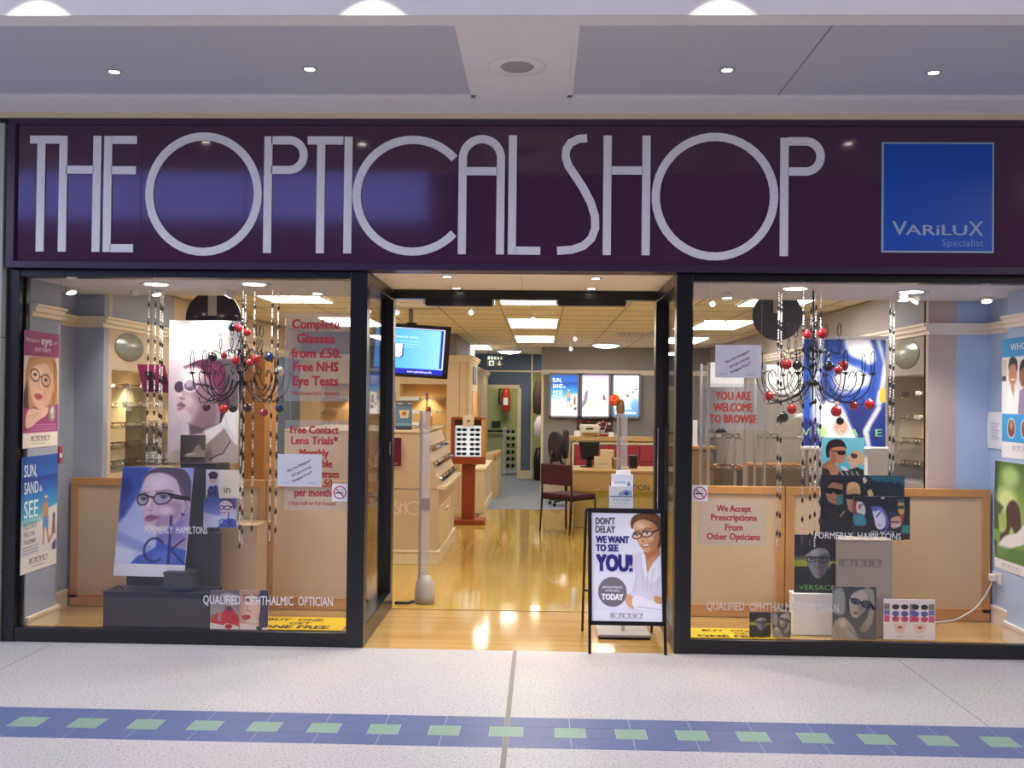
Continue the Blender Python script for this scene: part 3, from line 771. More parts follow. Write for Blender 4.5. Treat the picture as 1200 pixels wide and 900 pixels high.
# red fire extinguisher on the far wall
t = thing('fire_extinguisher', 'red fire extinguisher hanging on the wall of the far room', 'fire extinguisher', (-.78, 15.6, 1.28))
RED = mat('red_paint', '#b0301c', .35)
MB().lathe([(.0005, 0), (.09, 0), (.095, .03), (.095, .42), (.07, .49), (.03, .52), (.03, .55)], (-.78, 15.6, 1.28), RED, 18).build('cylinder', t)
MB().box(-.82, -.74, 15.57, 15.63, 1.83, 1.87, BLK, .005).build('valve', t)
MB().tube([(-.82, 15.58, 1.85), (-.92, 15.56, 1.75), (-.93, 15.56, 1.5), (-.90, 15.56, 1.42)], .018, BLK).build('hose', t)
MB().box(-.83, -.73, 15.5, 15.506, 1.42, 1.58, WHITE).build('instruction_label', t)
t = thing('notice_plate', 'small dark green notice on the far room door', 'sign', (-1.0, 15.78, .98))
MB().box(-1.09, -.9, 15.77, 15.79, .92, 1.06, mat('dark_green', '#1e3328', .5), .003).build('plate', t)
t = thing('push_bar', 'dark push bar across the exit door of the far room', 'door bar', (-1.1, 15.7, .84))
MB().tube([(-1.5, 15.72, .84), (-.75, 15.72, .84)], .025, BLK).build('bar', t)
t = thing('dark_coat', 'dark coat hanging at the left inside the far doorway', 'coat', (-1.42, 15.4, .75))
MB().lathe([(.0005, 0), (.1, .03), (.13, .2), (.1, .35), (.05, .42), (.0005, .43)], (-1.42, 15.4, .76), BLK, 12).build('cloth', t)
t = thing('wine_rack', 'tall narrow rack of dark bottles inside the far doorway', 'rack', (-.62, 14.2, 0))
MB().box(-.78, -.72, 14.1, 14.4, 0, .95, WHITE).build('side_panel', t)
mb = MB()
for k in range(6): mb.box(-.72, -.5, 14.1, 14.4, .12+.14*k, .13+.14*k, WHITE)
mb.build('shelves', t)
for k in range(6):
    for q in (0, 1): MB().tube([(-.67+.1*q, 14.08, .18+.14*k), (-.67+.1*q, 14.35, .18+.14*k)], .036, BLK, 10).build('bottle', t)
t = thing('coat_stand', 'coats and a white bag hanging in the narrow passage beside the grey wall', 'coats', (-.05, 12.6, .55))
MB().lathe([(.0005, 0), (.09, .05), (.1, .4), (.05, .65), (.0005, .68)], (-.06, 12.7, 1.25), mat('brown_cloth', '#54493a', .9), 12).build('coat', t)
MB().lathe([(.0005, 0), (.1, .05), (.12, .25), (.06, .4), (.0005, .42)], (-.02, 12.6, .82), WHITE, 12).build('bag', t)
MB().lathe([(.0005, 0), (.1, .02), (.11, .45), (.06, .62), (.0005, .64)], (-.03, 12.7, .0), BLK, 12).build('bin', t)

# hanging exit sign
t = thing('exit_sign', 'dark hanging exit sign with a pale door and arrow symbol', 'sign', (-.93, 11.0, 1.93))
p, q = atY(571, 417, 11.0), atY(590, 430, 11.0); EX0, EX1, EZ0, EZ1 = p.x, q.x, q.z, p.z
MB().box(EX0, EX1, 10.99, 11.02, EZ0, EZ1, mat('exit_dark', '#1c2a28', .5), .003).build('panel', t)
mb = MB(); w = EX1-EX0; hh = EZ1-EZ0; PALE = mat('exit_pale', '#b8c0b4', .6)
mb.box(EX0+w*.12, EX0+w*.42, 10.985, 10.99, EZ0+hh*.1, EZ0+hh*.55, PALE); mb.box(EX0+w*.19, EX0+w*.35, 10.983, 10.986, EZ0+hh*.16, EZ0+hh*.46, MATS['exit_dark'])
mb.prism([(.6, .3), (.75, .08), (.9, .3), (.79, .3), (.79, .55), (.71, .55), (.71, .3)], (EX0, 10.986, EZ0), (w, 0, 0), (0, 0, hh), .004, PALE)
for k in range(5): mb.box(EX0+w*(.05+.19*k), EX0+w*(.16+.19*k), 10.985, 10.99, EZ0+hh*.68, EZ0+hh*.92, PALE)
mb.build('symbols', t)
MB().tube([(-.93, 11.005, EZ1), (-.93, 11.005, SCZ)], .006, BLK).build('hanger', t)
for k, (a, b_, lab) in enumerate(((597, 413, 'dome ceiling lamp in front of the slate blue wall'), (710, 406, 'dome ceiling lamp above the light boxes'))):
    p = atZ(a, b_, SCZ-.03)
    t = thing('dome_lamp', lab, 'ceiling light', (p.x, p.y, SCZ-.06))
    MB().lathe([(.0005, 0), (.15, .015), (.22, .05)], (p.x, p.y, SCZ-.06), DISC, 20).build('diffuser', t)
    MB().lathe([(.22, .045), (.25, .05), (.25, .06)], (p.x, p.y, SCZ-.06), ALU, 20).build('rim', t)

# ------------------------------------------------------------------ display partitions
def partition(x0, x1, label, y=1.04):
    t = thing('partition_panel', label, 'partition', ((x0+x1)/2, y, 0)); mb = MB(); z0, z1, w = .004, .94, .055
    mb.box(x0, x1, y, y+.035, z1-w, z1, MAPLED, .003); mb.box(x0, x1, y, y+.035, z0, z0+w+.03, MAPLED, .003)
    mb.box(x0, x0+w, y, y+.035, z0+w, z1-w, MAPLED, .003); mb.box(x1-w, x1, y, y+.035, z0+w, z1-w, MAPLED, .003)
    mb.build('frame', t)
    MB().box(x0+w*.8, x1-w*.8, y+.012, y+.03, z0+w, z1-w, FIELD).build('panel', t)
xs = atY(311, 640, 1.04).x
partition(-3.44, xs-.004, 'long low beige panel with wood frame behind the stacked black plinths')
partition(xs+.004, -1.2, 'short low beige panel with wood frame behind the red lettered signs of the left window')
xs = atY(920, 640, 1.04).x
partition(.94, xs-.004, 'short low beige panel with wood frame behind the prescriptions sign')
partition(xs+.004, 3.21, 'long low beige panel with wood frame ending at the pale blue wall')

# ------------------------------------------------------------------ poster art
SK = '#d9a98a'
def face_front(cv, cx, cy, s, skin='#d8ac90', hair='#4a3026', lips='#b0524e', frame='#2a1a1a', tilt=0, specs=True, dark=False, sh=.78):
    """portrait about s wide and 1.35 s tall"""
    a = math.radians(tilt); ca, sa = math.cos(a), math.sin(a)
    P = lambda x, y: (cx+s*(x*ca-y*sa), cy+s*(x*sa+y*ca))
    sk = np.array(cv.c(skin)); dk = sk*sh; lt = np.clip(sk*1.13, 0, 1)
    cv.poly([P(-.28, .4), P(.28, .4), P(.34, 1.05), P(-.34, 1.05)], dk, s*.05)
    cv.ell(*P(0, 0), s*.5, s*.68, sk, s*.03, tilt)
    cv.ell(*P(.24, .1), s*.24, s*.46, dk, s*.2, tilt, .55); cv.ell(*P(-.15, -.3), s*.26, s*.22, lt, s*.2, tilt, .7)
    cv.ell(*P(-.2, .2), s*.15, s*.14, lt, s*.14, tilt, .5)
    for q in (-.2, .2):
        cv.ell(*P(q, -.05), s*.085, s*.04, '#f2ece6', None, tilt); cv.ell(*P(q, -.05), s*.042, s*.042, '#2d2320', None, tilt)
        cv.line([P(q-.12, -.16), P(q, -.2), P(q+.12, -.165)], s*.035, hair)
    cv.line([P(.02, -.06), P(.06, .17), P(-.01, .2)], s*.03, dk*.85); cv.ell(*P(.0, .2), s*.08, s*.03, dk*.8, s*.05, tilt)
    cv.poly([P(-.17, .36), P(-.05, .33), P(.05, .33), P(.17, .36), P(.05, .43), P(-.05, .43)], lips, None, 1, True)
    if specs:
        for q in (-.21, .21):
            if dark: cv.ell(*P(q, -.05), s*.17, s*.13, frame, None, tilt)
            else: cv.ring(*P(q, -.05), s*.17, s*.125, s*.035, frame, tilt)
        cv.line([P(-.05, -.07), P(.05, -.07)], s*.04, frame); cv.line([P(.37, -.08), P(.5, -.1)], s*.04, frame); cv.line([P(-.37, -.08), P(-.5, -.1)], s*.04, frame)

# -- left wall posters
def art_eye(nx=96):
    cv = Canvas(0, 0, 100, 178, nx, '#a3477a'); cv.rect(0, 35, 100, 36, '#8e3a68')
    cv.rect(0, 38, 100, 130, '#e6d8c4')
    cv.poly([(4, 60), (14, 40), (50, 38), (88, 38), (97, 60), (99, 130), (0, 130), (2, 90)], '#c08a58', 2)
    cv.poly([(0, 95), (10, 75), (14, 110), (20, 150), (0, 150)], '#4a3630', 3); cv.poly([(0, 118), (100, 112), (100, 150), (0, 150)], '#9c3f72', 2)
    cv.poly([(18, 52), (40, 44), (70, 46), (80, 60), (80, 90), (72, 108), (56, 120), (36, 116), (20, 98), (15, 72)], '#e2b79a', 2, 1, True)
    cv.ell(66, 85, 12, 26, '#c9977a', 10, 10, .7); cv.ell(36, 62, 14, 9, '#f0cdb2', 8)
    cv.poly([(14, 72), (20, 48), (44, 40), (75, 42), (84, 62), (80, 66), (66, 50), (44, 50), (24, 56)], '#c99562', 2, 1, True)
    cv.line([(88, 50), (90, 90), (84, 112)], 9, '#a06e44', 3); cv.line([(80, 54), (86, 90)], 5, '#d6a672', 2)
    for cx in (31, 62):
        cv.ell(cx, 66+(cx-31)*.25, 5, 2.4, '#40302a', 1); cv.ring(cx, 67+(cx-31)*.25, 13, 9, 2.2, '#3a2a2a', 12)
    cv.line([(43, 68), (50, 70)], 2, '#3a2a2a'); cv.line([(44, 76), (42, 86), (48, 89)], 1.6, '#b98468')
    cv.poly([(30, 97), (42, 95), (54, 100), (44, 105), (34, 103)], '#b04a50', 1, 1, True)
    cv.poly([(8, 128), (20, 118), (50, 120), (70, 116), (66, 128), (44, 136), (22, 146), (8, 146)], '#e4bda2', 1.5, 1, True)
    for k in range(3): cv.line([(16+k*10, 130+3*k), (44+k*4, 124+2*k)], 1, '#bd8b70')
    cv.ell(83, 126, 9, 13, '#8f8f86', 1.5, 10); cv.ell(82, 122, 5, 6, '#d0d0c6', 2); cv.ell(84, 131, 4, 4, '#b5b5aa', 1.5)
    cv.rect(0, 155, 100, 178, '#e9ddcc'); cv.line([(25, 172), (65, 172)], .8, '#8a7f7a')
    for k in range(3): cv.line([(20+6*(2-k), 143+4*k), (94, 143+4*k)], 1.1, '#d9b4cc', a=.8)
    return cv
T_EYE = [('We have an', 4, 17, 7, '#ecd8e4', {'w': 36}), ('eye', 46, 19, 13, '#f6eaf2', {'w': 32, 'bold': .03}), ('on', 82, 17, 6, '#ecd8e4', {'w': 12}), ('your future', 28, 30, 8, '#ecd8e4', {'w': 46}),
         ('', 22, 168, 8, '#5a4a52', {'logo': 1, 'w': 54, 'sw': 1.2})]
def art_sun(nx=96):
    cv = Canvas(0, 0, 100, 156, nx, '#2b5fae'); cv.grad('#28509c', '#2a66b4', r=(0, 0, 100, 32)); cv.grad('#22408c', '#2b74ba', r=(0, 30, 100, 52)); cv.grad('#2b74ba', '#53b0c0', r=(0, 52, 100, 84))
    cv.poly([(0, 86), (50, 84), (76, 74), (100, 70), (100, 156), (0, 156)], '#d9d2cc', 1.5)
    cv.poly([(0, 84), (60, 82), (56, 90), (0, 92)], '#8fc6c8', 2)
    cv.ell(66, 60, 4, 5, '#9a6a4c'); cv.poly([(60, 66), (72, 66), (74, 86), (60, 88)], '#b98660', 1); cv.poly([(59, 86), (75, 86), (74, 104), (68, 104), (66, 98), (62, 104), (58, 104)], '#5a86b4', 1)
    cv.line([(62, 104), (60, 122)], 4, '#b48260'); cv.line([(71, 104), (76, 120)], 4, '#b48260'); cv.line([(60, 68), (55, 80), (58, 86)], 3.2, '#b08060'); cv.line([(64, 58), (70, 58)], 2, '#f2f2ee')
    cv.ell(90, 88, 4, 6, '#6a4c44'); cv.poly([(86, 92), (94, 92), (95, 112), (85, 112)], '#8a5a50', 1); cv.line([(86, 112), (76, 122)], 4, '#a87a64'); cv.poly([(86, 126), (97, 120), (97, 138), (87, 140)], '#3f4a74', 2)
    cv.rect(0, 134, 100, 156, '#e6dfd6'); cv.line([(32, 149), (66, 149)], .8, '#80808a')
    for k in range(3): cv.line([(5, 122+4*k), (46, 121+4*k)], 1.2, '#5d6a90', a=.8)
    return cv
T_SUN = [('SUN,', 5, 27, 16, '#e8f0f4', {'w': 34, 'bold': .01}), ('SAND', 6, 50, 16, '#e8f0f4', {'w': 38, 'bold': .01}), ('&', 47, 49, 8, '#d8e8f0', {'w': 8}), ('SEE', 6, 82, 23, '#dff0f0', {'w': 38, 'bold': .01}),
         ('MULTI BUY', 6, 97, 9, '#5c5a78', {'w': 36}), ('THIS 2 FOR', 6, 107, 6, '#5c5a78', {'w': 30}), ('THIS SUMMER', 6, 117, 6, '#5c5a78', {'w': 34}), ('', 22, 145, 8, '#5a5560', {'logo': 1, 'w': 52, 'sw': 1.2})]
PLX = PXL+.004
o = poster('wall_poster', art_eye(), (PLX, .03, 1.203), (0, 1, 0), (0, 0, 1), .445, .752, .002, T_EYE, 'paper_print')
tag(o, 'tall pink poster of a woman in glasses, on the left pilaster', 'poster')
o = poster('wall_poster', art_sun(), (PLX, .03, .405), (0, 1, 0), (0, 0, 1), .46, .745, .002, T_SUN, 'paper_print')
tag(o, 'blue beach poster reading SUN, SAND & SEE, below the pink one', 'poster')
t = thing('hanging_tag', 'small red tag stuck at the edge of the beach poster', 'tag', (PLX, .5, 1.1)); MB().box(PXL+.001, PXL+.012, .488, .53, 1.08, 1.2, mat('tag_red', '#a8343a', .5), .002).build('card', t)
MB().box(PXL+.012, PXL+.0135, .495, .523, 1.12, 1.15, WHITE).build('print_patch', t)

# -- large man poster
cv = Canvas(40, -293, 627, 873, 130, '#cfc4c8'); cv.grad('#b9aab2', '#d6cbcf', 'x', (40, 20, 240, 873)); cv.rect(240, 20, 627, 873, '#c9bcc0'); cv.rect(40, -293, 627, 20, '#f4efe9')
cv.poly([(440, 20), (627, 20), (627, 440), (560, 440), (520, 500), (470, 300)], '#5f5458', 20); cv.poly([(168, 104), (200, 72), (290, 34), (400, 24), (490, 60), (520, 150), (515, 260), (545, 350), (560, 420), (520, 500), (470, 560), (380, 570), (330, 470), (330, 200)], '#53283c', 8, 1, True)
FACE = [(196, 104), (168, 158), (146, 212), (134, 256), (112, 298), (98, 320), (106, 344), (138, 352), (132, 372), (112, 396), (110, 412), (124, 424), (112, 440), (124, 462), (110, 486), (106, 516), (124, 544), (170, 552), (212, 560), (224, 640), (360, 640), (470, 560), (474, 470), (440, 330), (420, 200), (360, 130), (280, 96)]
cv.poly(FACE, '#b9a0a4', 5); cv.ell(230, 140, 70, 50, '#e9dad6', 50); cv.poly([(150, 230), (190, 130), (250, 110), (300, 170), (200, 240)], '#eee0da', 30, .8, True)
cv.poly([(250, 300), (330, 200), (430, 230), (450, 420), (430, 560), (300, 600), (240, 560), (290, 420)], '#7c6068', 50, .75, True); cv.poly([(120, 470), (180, 440), (230, 500), (200, 545), (125, 540)], '#d9c6c6', 24, .9, True); cv.ell(200, 380, 40, 50, '#cdb6b8', 30); cv.ell(130, 318, 26, 20, '#d6c2c2', 14)
cv.poly([(214, 556), (330, 590), (470, 550), (470, 610), (224, 650)], '#55404a', 16, .8)
cv.poly([(330, 110), (430, 60), (500, 120), (505, 250), (520, 360), (470, 380), (440, 300), (400, 230)], '#662a48', 14, .9, True)
for k in range(14): cv.line([(340+12*k, 50+3*k), (380+8*k, 150+8*k), (400+8*k, 250+6*k)], 5, '#863a5c', 3, .6)
cv.ell(415, 315, 26, 44, '#8d7076', 8, 15); cv.ell(418, 312, 12, 18, '#55404a', 8)
cv.poly([(116, 396), (150, 380), (186, 404), (160, 412), (114, 410)], '#8c5f6a', 5); cv.poly([(116, 430), (160, 416), (180, 420), (150, 444), (116, 444)], '#a37680', 6); cv.line([(114, 414), (184, 412)], 5, '#4c2e38', 4)
cv.line([(136, 346), (175, 356)], 10, '#7a5c64', 8)
cv.ell(128, 255, 36, 44, '#4e3a50', 3, 10); cv.ring(128, 255, 36, 44, 6, '#2e1f2c', 10)
cv.ell(222, 244, 58, 50, '#6d5a70', 3); cv.poly([(180, 210), (240, 200), (235, 250), (190, 262)], '#bfb2c2', 12, .8); cv.ring(222, 244, 58, 50, 8, '#efe6ea'); cv.line([(160, 236), (172, 232)], 8, '#d0c4ca'); cv.line([(276, 232), (380, 244), (412, 262)], 16, '#2c1c26')
cv.poly([(40, 850), (70, 790), (140, 770), (230, 760), (350, 600), (500, 540), (627, 700), (627, 873), (40, 873)], '#b7a99f', 6); cv.poly([(350, 720), (500, 600), (545, 690), (480, 800), (400, 860), (350, 860)], '#a2938b', 10)
cv.poly([(350, 620), (490, 548), (505, 596), (360, 730)], '#ece6e2', 5); cv.poly([(486, 548), (530, 450), (575, 425), (627, 440), (627, 715), (580, 690), (530, 610)], '#e9e4e1', 6, 1, True); cv.line([(520, 500), (540, 600), (600, 680)], 7, '#c9c2c0', 8)
cv.line([(560, 700), (500, 800), (440, 820), (398, 850)], 12, '#54463f', 5); cv.line([(498, 600), (560, 690)], 5, '#6a5b54', 4)
p0, p1 = atY(196, 551, .74), atY(281, 376, .74)
o = poster('standing_poster', cv, (p0.x, .74, 1.085), X, Z, p1.x-p0.x, p1.z-1.085, .012); tag(o, 'tall display board of a man in dark round glasses with a blank white top', 'display board')

# -- blue tilted poster (deskewed crop coordinates)
def art_ck(nx=130):
    cv = Canvas(155, 42, 688, 865, nx, '#aab2e0'); cv.grad('#98a2da', '#c8ceee', r=(155, 42, 688, 865))
    cv.poly([(155, 42), (372, 42), (330, 120), (296, 240), (250, 330), (200, 420), (155, 470)], '#3d50a8', 26); cv.poly([(155, 120), (210, 130), (250, 200), (210, 300), (155, 330)], '#27367e', 40); cv.poly([(155, 340), (215, 330), (190, 400), (155, 420)], '#2f429a', 20)
    cv.poly([(155, 520), (300, 590), (430, 640), (400, 700), (280, 660), (155, 600)], '#8c98d6', 26, .9); cv.poly([(155, 640), (300, 680), (280, 775), (155, 775)], '#dbdff6', 26)
    cv.poly([(318, 170), (326, 118), (372, 62), (460, 42), (560, 44), (630, 66), (674, 130), (684, 210), (684, 300), (640, 300), (560, 160), (420, 100)], '#5d4f60', 6, 1, True)
    for k in range(7): cv.line([(400+22*k, 60+4*k), (540+14*k, 130+14*k), (600+10*k, 230+8*k)], 6, '#7d6d7c', 6, .55)
    cv.poly([(470, 470), (600, 330), (684, 360), (684, 640), (640, 680), (470, 660), (455, 560)], '#a98fb6', 10); cv.poly([(456, 560), (520, 520), (640, 420), (660, 560), (560, 640), (460, 640)], '#6f6cb4', 34, .75)
    cv.poly([(341, 112), (324, 155), (314, 205), (309, 250), (311, 330), (322, 372), (336, 404), (346, 440), (360, 482), (388, 516), (425, 536), (475, 530), (541, 492), (598, 440), (626, 390), (640, 330), (640, 280), (606, 232), (590, 180), (560, 128), (500, 96), (433, 82), (374, 90)], '#d3b8c8', 6)
    cv.poly([(455, 330), (560, 290), (630, 320), (610, 410), (540, 480), (460, 520), (420, 520), (440, 430)], '#a487a6', 44, .9, True); cv.ell(440, 160, 90, 55, '#e8d6de', 60); cv.ell(505, 365, 60, 34, '#dcc4d2', 34); cv.ell(405, 500, 40, 22, '#dcc6d2', 20); cv.poly([(330, 360), (350, 420), (372, 490), (346, 440)], '#b79cb2', 14)
    cv.ell(655, 338, 28, 52, '#c4a6ba', 6, 12); cv.line([(650, 300), (668, 340), (650, 375)], 8, '#8f7290', 5); cv.poly([(618, 380), (660, 385), (636, 412)], '#3c4a94', 6)
    cv.line([(318, 232), (366, 236)], 8, '#7a6270', 6); cv.line([(420, 226), (500, 212), (548, 222)], 9, '#7a6270', 6)
    LL = [(284, 276), (296, 254), (338, 248), (366, 262), (366, 300), (346, 328), (312, 331), (292, 312)]; LR = [(404, 274), (430, 242), (488, 233), (542, 244), (538, 282), (506, 312), (446, 322), (416, 302)]
    for Q, ex, ey in ((LL, 334, 284), (LR, 482, 266)):
        cv.poly(Q, '#a99cb8', 4, 1, True); cv.ell(ex, ey, 24, 12, '#59506a', 9); cv.ell(ex, ey, 9, 8, '#1e1a28', 5); cv.line([(ex-30, ey-10), (ex, ey-17), (ex+30, ey-10)], 6, '#43384a', 4)
        P_ = np.array(Q+Q[:1], float); cv.line(P_, 10, '#241d2a'); cv.line(P_[1:4], 17, '#241d2a')
    cv.line([(362, 264), (384, 266), (408, 270)], 15, '#241d2a'); cv.poly([(500, 230), (560, 240), (684, 262), (684, 288), (600, 282), (536, 272)], '#241d2a', 4); cv.line([(560, 252), (590, 258)], 5, '#6a6070')
    cv.line([(390, 290), (372, 330), (362, 348)], 10, '#e6d4dc', 10); cv.line([(402, 300), (400, 350)], 10, '#b295ac', 12); cv.poly([(362, 350), (384, 368), (410, 362), (400, 376), (370, 368)], '#8c6c86', 8)
    cv.poly([(357, 428), (376, 402), (392, 404), (404, 398), (461, 418), (410, 424)], '#8f5674', 5, 1, True); cv.poly([(357, 428), (410, 424), (460, 418), (430, 442), (386, 456), (362, 446)], '#a96e88', 6, 1, True); cv.line([(358, 428), (410, 424), (460, 418)], 5, '#5e3650', 4)
    cv.poly([(270, 775), (330, 710), (400, 680), (456, 640), (462, 560), (520, 620), (600, 640), (684, 660), (684, 775)], '#3e5ab8', 8); cv.poly([(440, 690), (520, 660), (620, 700), (600, 775), (440, 775)], '#5a74cc', 30, .8)
    INK = '#262c6a'
    cv.line(arc(446, 665, 76, 88, 50, 322, 24), 17, INK); cv.line([(552, 410), (560, 768)], 20, INK); cv.line([(664, 578), (568, 662)], 15, INK); cv.line([(575, 664), (684, 766)], 15, INK)
    cv.rect(155, 772, 688, 865, '#eceaf0')
    return cv
ck = art_ck()
pa, pb, pc = atY(132.5, 674.5, .47), atY(144, 546.5, .47), atY(227, 548.5, .47)
uy = (pb-pa); ux = (pc-pb)
o = poster('standing_poster', ck, (pa.x, .47, pa.z), ux, Vector((-ux.z, 0, ux.x)) if False else uy, ux.length, uy.length, .005); tag(o, 'tilted blue poster of a woman in black glasses with large lower case ck', 'poster')
# -- small cards at the left
cv = Canvas(0, 0, 100, 116, 70, '#4c433e'); cv.grad('#3d3532', '#5d524a', 'x'); cv.poly([(15, 85), (45, 75), (60, 50), (75, 40), (85, 60), (100, 66), (100, 90), (60, 96), (30, 98)], '#9a8a7c', 6, .9, True); cv.line([(30, 82), (60, 78)], 9, '#b5a594', 5); cv.line([(0, 98), (90, 98)], 8, '#2b2624', 2)
p0, p1 = atY(211, 545, .70), atY(241, 510, .70)
o = poster('photo_card', cv, (p0.x, .70, 1.085), X, Z, p1.x-p0.x, p1.z-1.085, .006); tag(o, 'small dark brownish photo card standing in front of the man poster', 'photo card')
cv = Canvas(0, 0, 440, 330, 90, '#e8dcc8'); cv.rect(0, 0, 165, 330, '#c8c6dc'); cv.ell(85, 95, 50, 64, '#cfae a8'.replace(' ', ''), 6); cv.ell(85, 60, 56, 40, '#3c3038', 8); cv.ell(62, 95, 20, 15, '#232028', 3); cv.ell(108, 95, 20, 15, '#232028', 3); cv.poly([(10, 330), (40, 190), (140, 190), (160, 330)], '#46508e', 8); cv.ring(60, 250, 34, 34, 12, '#23285c'); cv.line([(118, 180), (118, 300)], 12, '#23285c')
cv.rect(165, 0, 172, 330, '#f6f2ea')
p0, p1 = atY(241, 583.5, .62), atY(285, 551, .62)
o = poster('photo_card', cv, (p0.x, .62, p0.z), X, Z, p1.x-p0.x, p1.z-p0.z, .006, [('in', 215, 270, 90, '#4a4038', {'w': 75})]); tag(o, 'cream card with a tiny photo and the word in', 'photo card')
cvs = Canvas(0, 0, 140, 125, 84, '#5060b0'); cvs.grad('#3c4ca0', '#b4bce4', 'y'); cvs.poly([(0, 60), (60, 75), (140, 40), (140, 125), (0, 125)], '#c8cdea', 10, .8)
cvs.poly([(66, 30), (74, 8), (100, 2), (126, 10), (134, 40), (112, 50)], '#4a4052', 2, 1, True); cvs.poly([(66, 38), (72, 18), (96, 10), (118, 22), (126, 44), (114, 64), (96, 76), (82, 72), (72, 56)], '#d2b8c8', 2, 1, True)
for cx, rx in ((76, 9), (101, 14)): cvs.ring(cx, 40, rx, 8, 4, '#251f2c')
cvs.line([(112, 36), (132, 36)], 5, '#251f2c'); cvs.poly([(76, 60), (96, 58), (88, 65)], '#96587a', 2); cvs.poly([(60, 125), (86, 92), (110, 84), (140, 92), (140, 125)], '#4058b0', 3)
cvs.line(arc(82, 105, 14, 15, 48, 318, 16), 4, '#23285c'); cvs.line([(106, 58), (106, 122)], 4, '#23285c'); cvs.line([(124, 88), (109, 104)], 4, '#23285c'); cvs.line([(109, 104), (126, 121)], 4, '#23285c')
p0, p1 = atY(238, 618, .58), atY(277.5, 584, .58)
o = poster('photo_card', cvs, (p0.x, .58, p0.z), X, Z, p1.x-p0.x, p1.z-p0.z, .006); tag(o, 'small blue card of a woman in glasses right of the large tilted one', 'photo card')
# -- red and face pair of cards at the bottom
cv = Canvas(100, 80, 330, 375, 80, '#8a8288'); cv.grad('#6d666c', '#a9a2a6', r=(100, 80, 330, 250)); cv.poly([(180, 110), (230, 95), (300, 110), (320, 180), (250, 200)], '#bfb6b8', 14, .8)
cv.poly([(112, 290), (150, 250), (200, 240), (250, 190), (300, 240), (326, 280), (326, 340), (250, 350), (110, 330)], '#c8323a', 6, 1, True); cv.poly([(215, 205), (255, 190), (280, 215), (250, 245)], '#4c4850', 4); cv.poly([(170, 220), (190, 220), (186, 310), (160, 310)], '#9e9698', 4); cv.line([(255, 210), (300, 290)], 5, '#8e2028'); cv.line([(235, 240), (240, 330)], 4, '#8e2028')
cv.poly([(100, 318), (205, 335), (235, 320), (330, 345), (330, 375), (100, 375)], '#d9d6dc', 3); cv.ell(248, 345, 30, 18, '#a82a34', 3)
p0, p1 = atY(246, 738.5, .36), atY(280.5, 692, .36)
o = poster('photo_card', cv, (p0.x, .36, .006), X, Z, p1.x-p0.x, p1.z-.006, .005); tag(o, 'card of red clothing at the foot of the left window', 'photo card')
cv = Canvas(330, 80, 565, 375, 80, '#d8b0a4'); cv.grad('#c49a92', '#e2bfb2', 'x'); cv.ell(430, 210, 60, 120, '#e9c6b8', 50); cv.poly([(480, 80), (565, 80), (565, 350), (510, 350), (486, 300), (500, 200)], '#3f3f56', 8, 1, True); cv.poly([(330, 80), (500, 80), (480, 130), (400, 95), (330, 140)], '#c79a8e', 10)
cv.line([(350, 120), (410, 112)], 9, '#7a5650', 6); cv.line([(440, 112), (480, 122)], 9, '#7a5650', 6); cv.ell(385, 150, 24, 9, '#5a4448', 6); cv.ell(458, 148, 20, 8, '#5a4448', 6); cv.line([(405, 160), (385, 225), (420, 232)], 8, '#b5857a', 8); cv.poly([(345, 268), (385, 258), (420, 268), (400, 295), (360, 292)], '#b0404c', 4, 1, True)
cv.ell(432, 302, 56, 14, '#dcd6d0', 6); cv.poly([(330, 320), (450, 330), (490, 350), (565, 345), (565, 375), (330, 375)], '#dedade', 3); cv.ell(492, 352, 26, 16, '#4a4654', 3)
p0, p1 = atY(281, 738.5, .355), atY(314.5, 692, .355)
o = poster('photo_card', cv, (p0.x, .355, .006), X, Z, p1.x-p0.x, p1.z-.006, .005); tag(o, 'close-up card of a face with red lips at the foot of the left window', 'photo card')
# -- burgundy card hung behind the strands
cv = Canvas(0, 0, 200, 190, 60, '#7a2448'); cv.grad('#8a2a50', '#5e1c3a', 'y'); cv.poly([(40, 60), (80, 40), (100, 70), (80, 110), (110, 150), (90, 178), (50, 170), (60, 120)], '#220c18', 6, 1, True); cv.poly([(150, 90), (180, 70), (190, 130), (170, 150)], '#2a0f1c', 6)
pa, pb, pc = atY(168, 459.5, .95), atY(160.5, 426.5, .95), atY(193, 427.5, .95)
o = poster('hanging_card', cv, pa, pc-pb, pb-pa, (pc-pb).length, (pb-pa).length, .004); tag(o, 'tilted burgundy card with dark swirl hanging behind the left beads', 'hanging card')
hang_top = pb+(pc-pb)*.5
t = o; mb = MB(); mb.tube([hang_top, (hang_top.x, .95, 2.289)], .0012, BLK, 4); mb.build('hanging_wire', o)

# ------------------------------------------------------------------ left plinths
def plinth(name, x0, x1, y0, y1, z0, z1, label, m_, cat='plinth', top=None):
    t = thing(name, label, cat, ((x0+x1)/2, (y0+y1)/2, z0))
    MB().box(x0, x1, y0, y1, z0, z1-.012, m_, .004).build('body', t); MB().box(x0-.004, x1+.004, y0-.004, y1+.004, z1-.012, z1, top or m_, .003).build('top', t)
    return t
def px_x(px, Y, py=600): return atY(px, py, Y).x
DARK2 = mat('dark_plinth_top', '#2a2b35', .4)
plinth('display_plinth', px_x(120, .36, 720), px_x(246, .36, 720), .37, .60, .003, .248, 'low wide black plinth at the foot of the left window', DKGREY, top=DARK2)
plinth('display_plinth', px_x(148, .62, 690), px_x(206, .62, 690), .615, .95, .003, .335, 'squat black plinth under the tilted blue poster', DKGREY, top=DARK2)
plinth('display_plinth', px_x(210, .66, 640), px_x(251, .66, 640), .66, .98, .003, 1.083, 'tall dark column plinth carrying the man poster', DKGREY, top=DARK2)
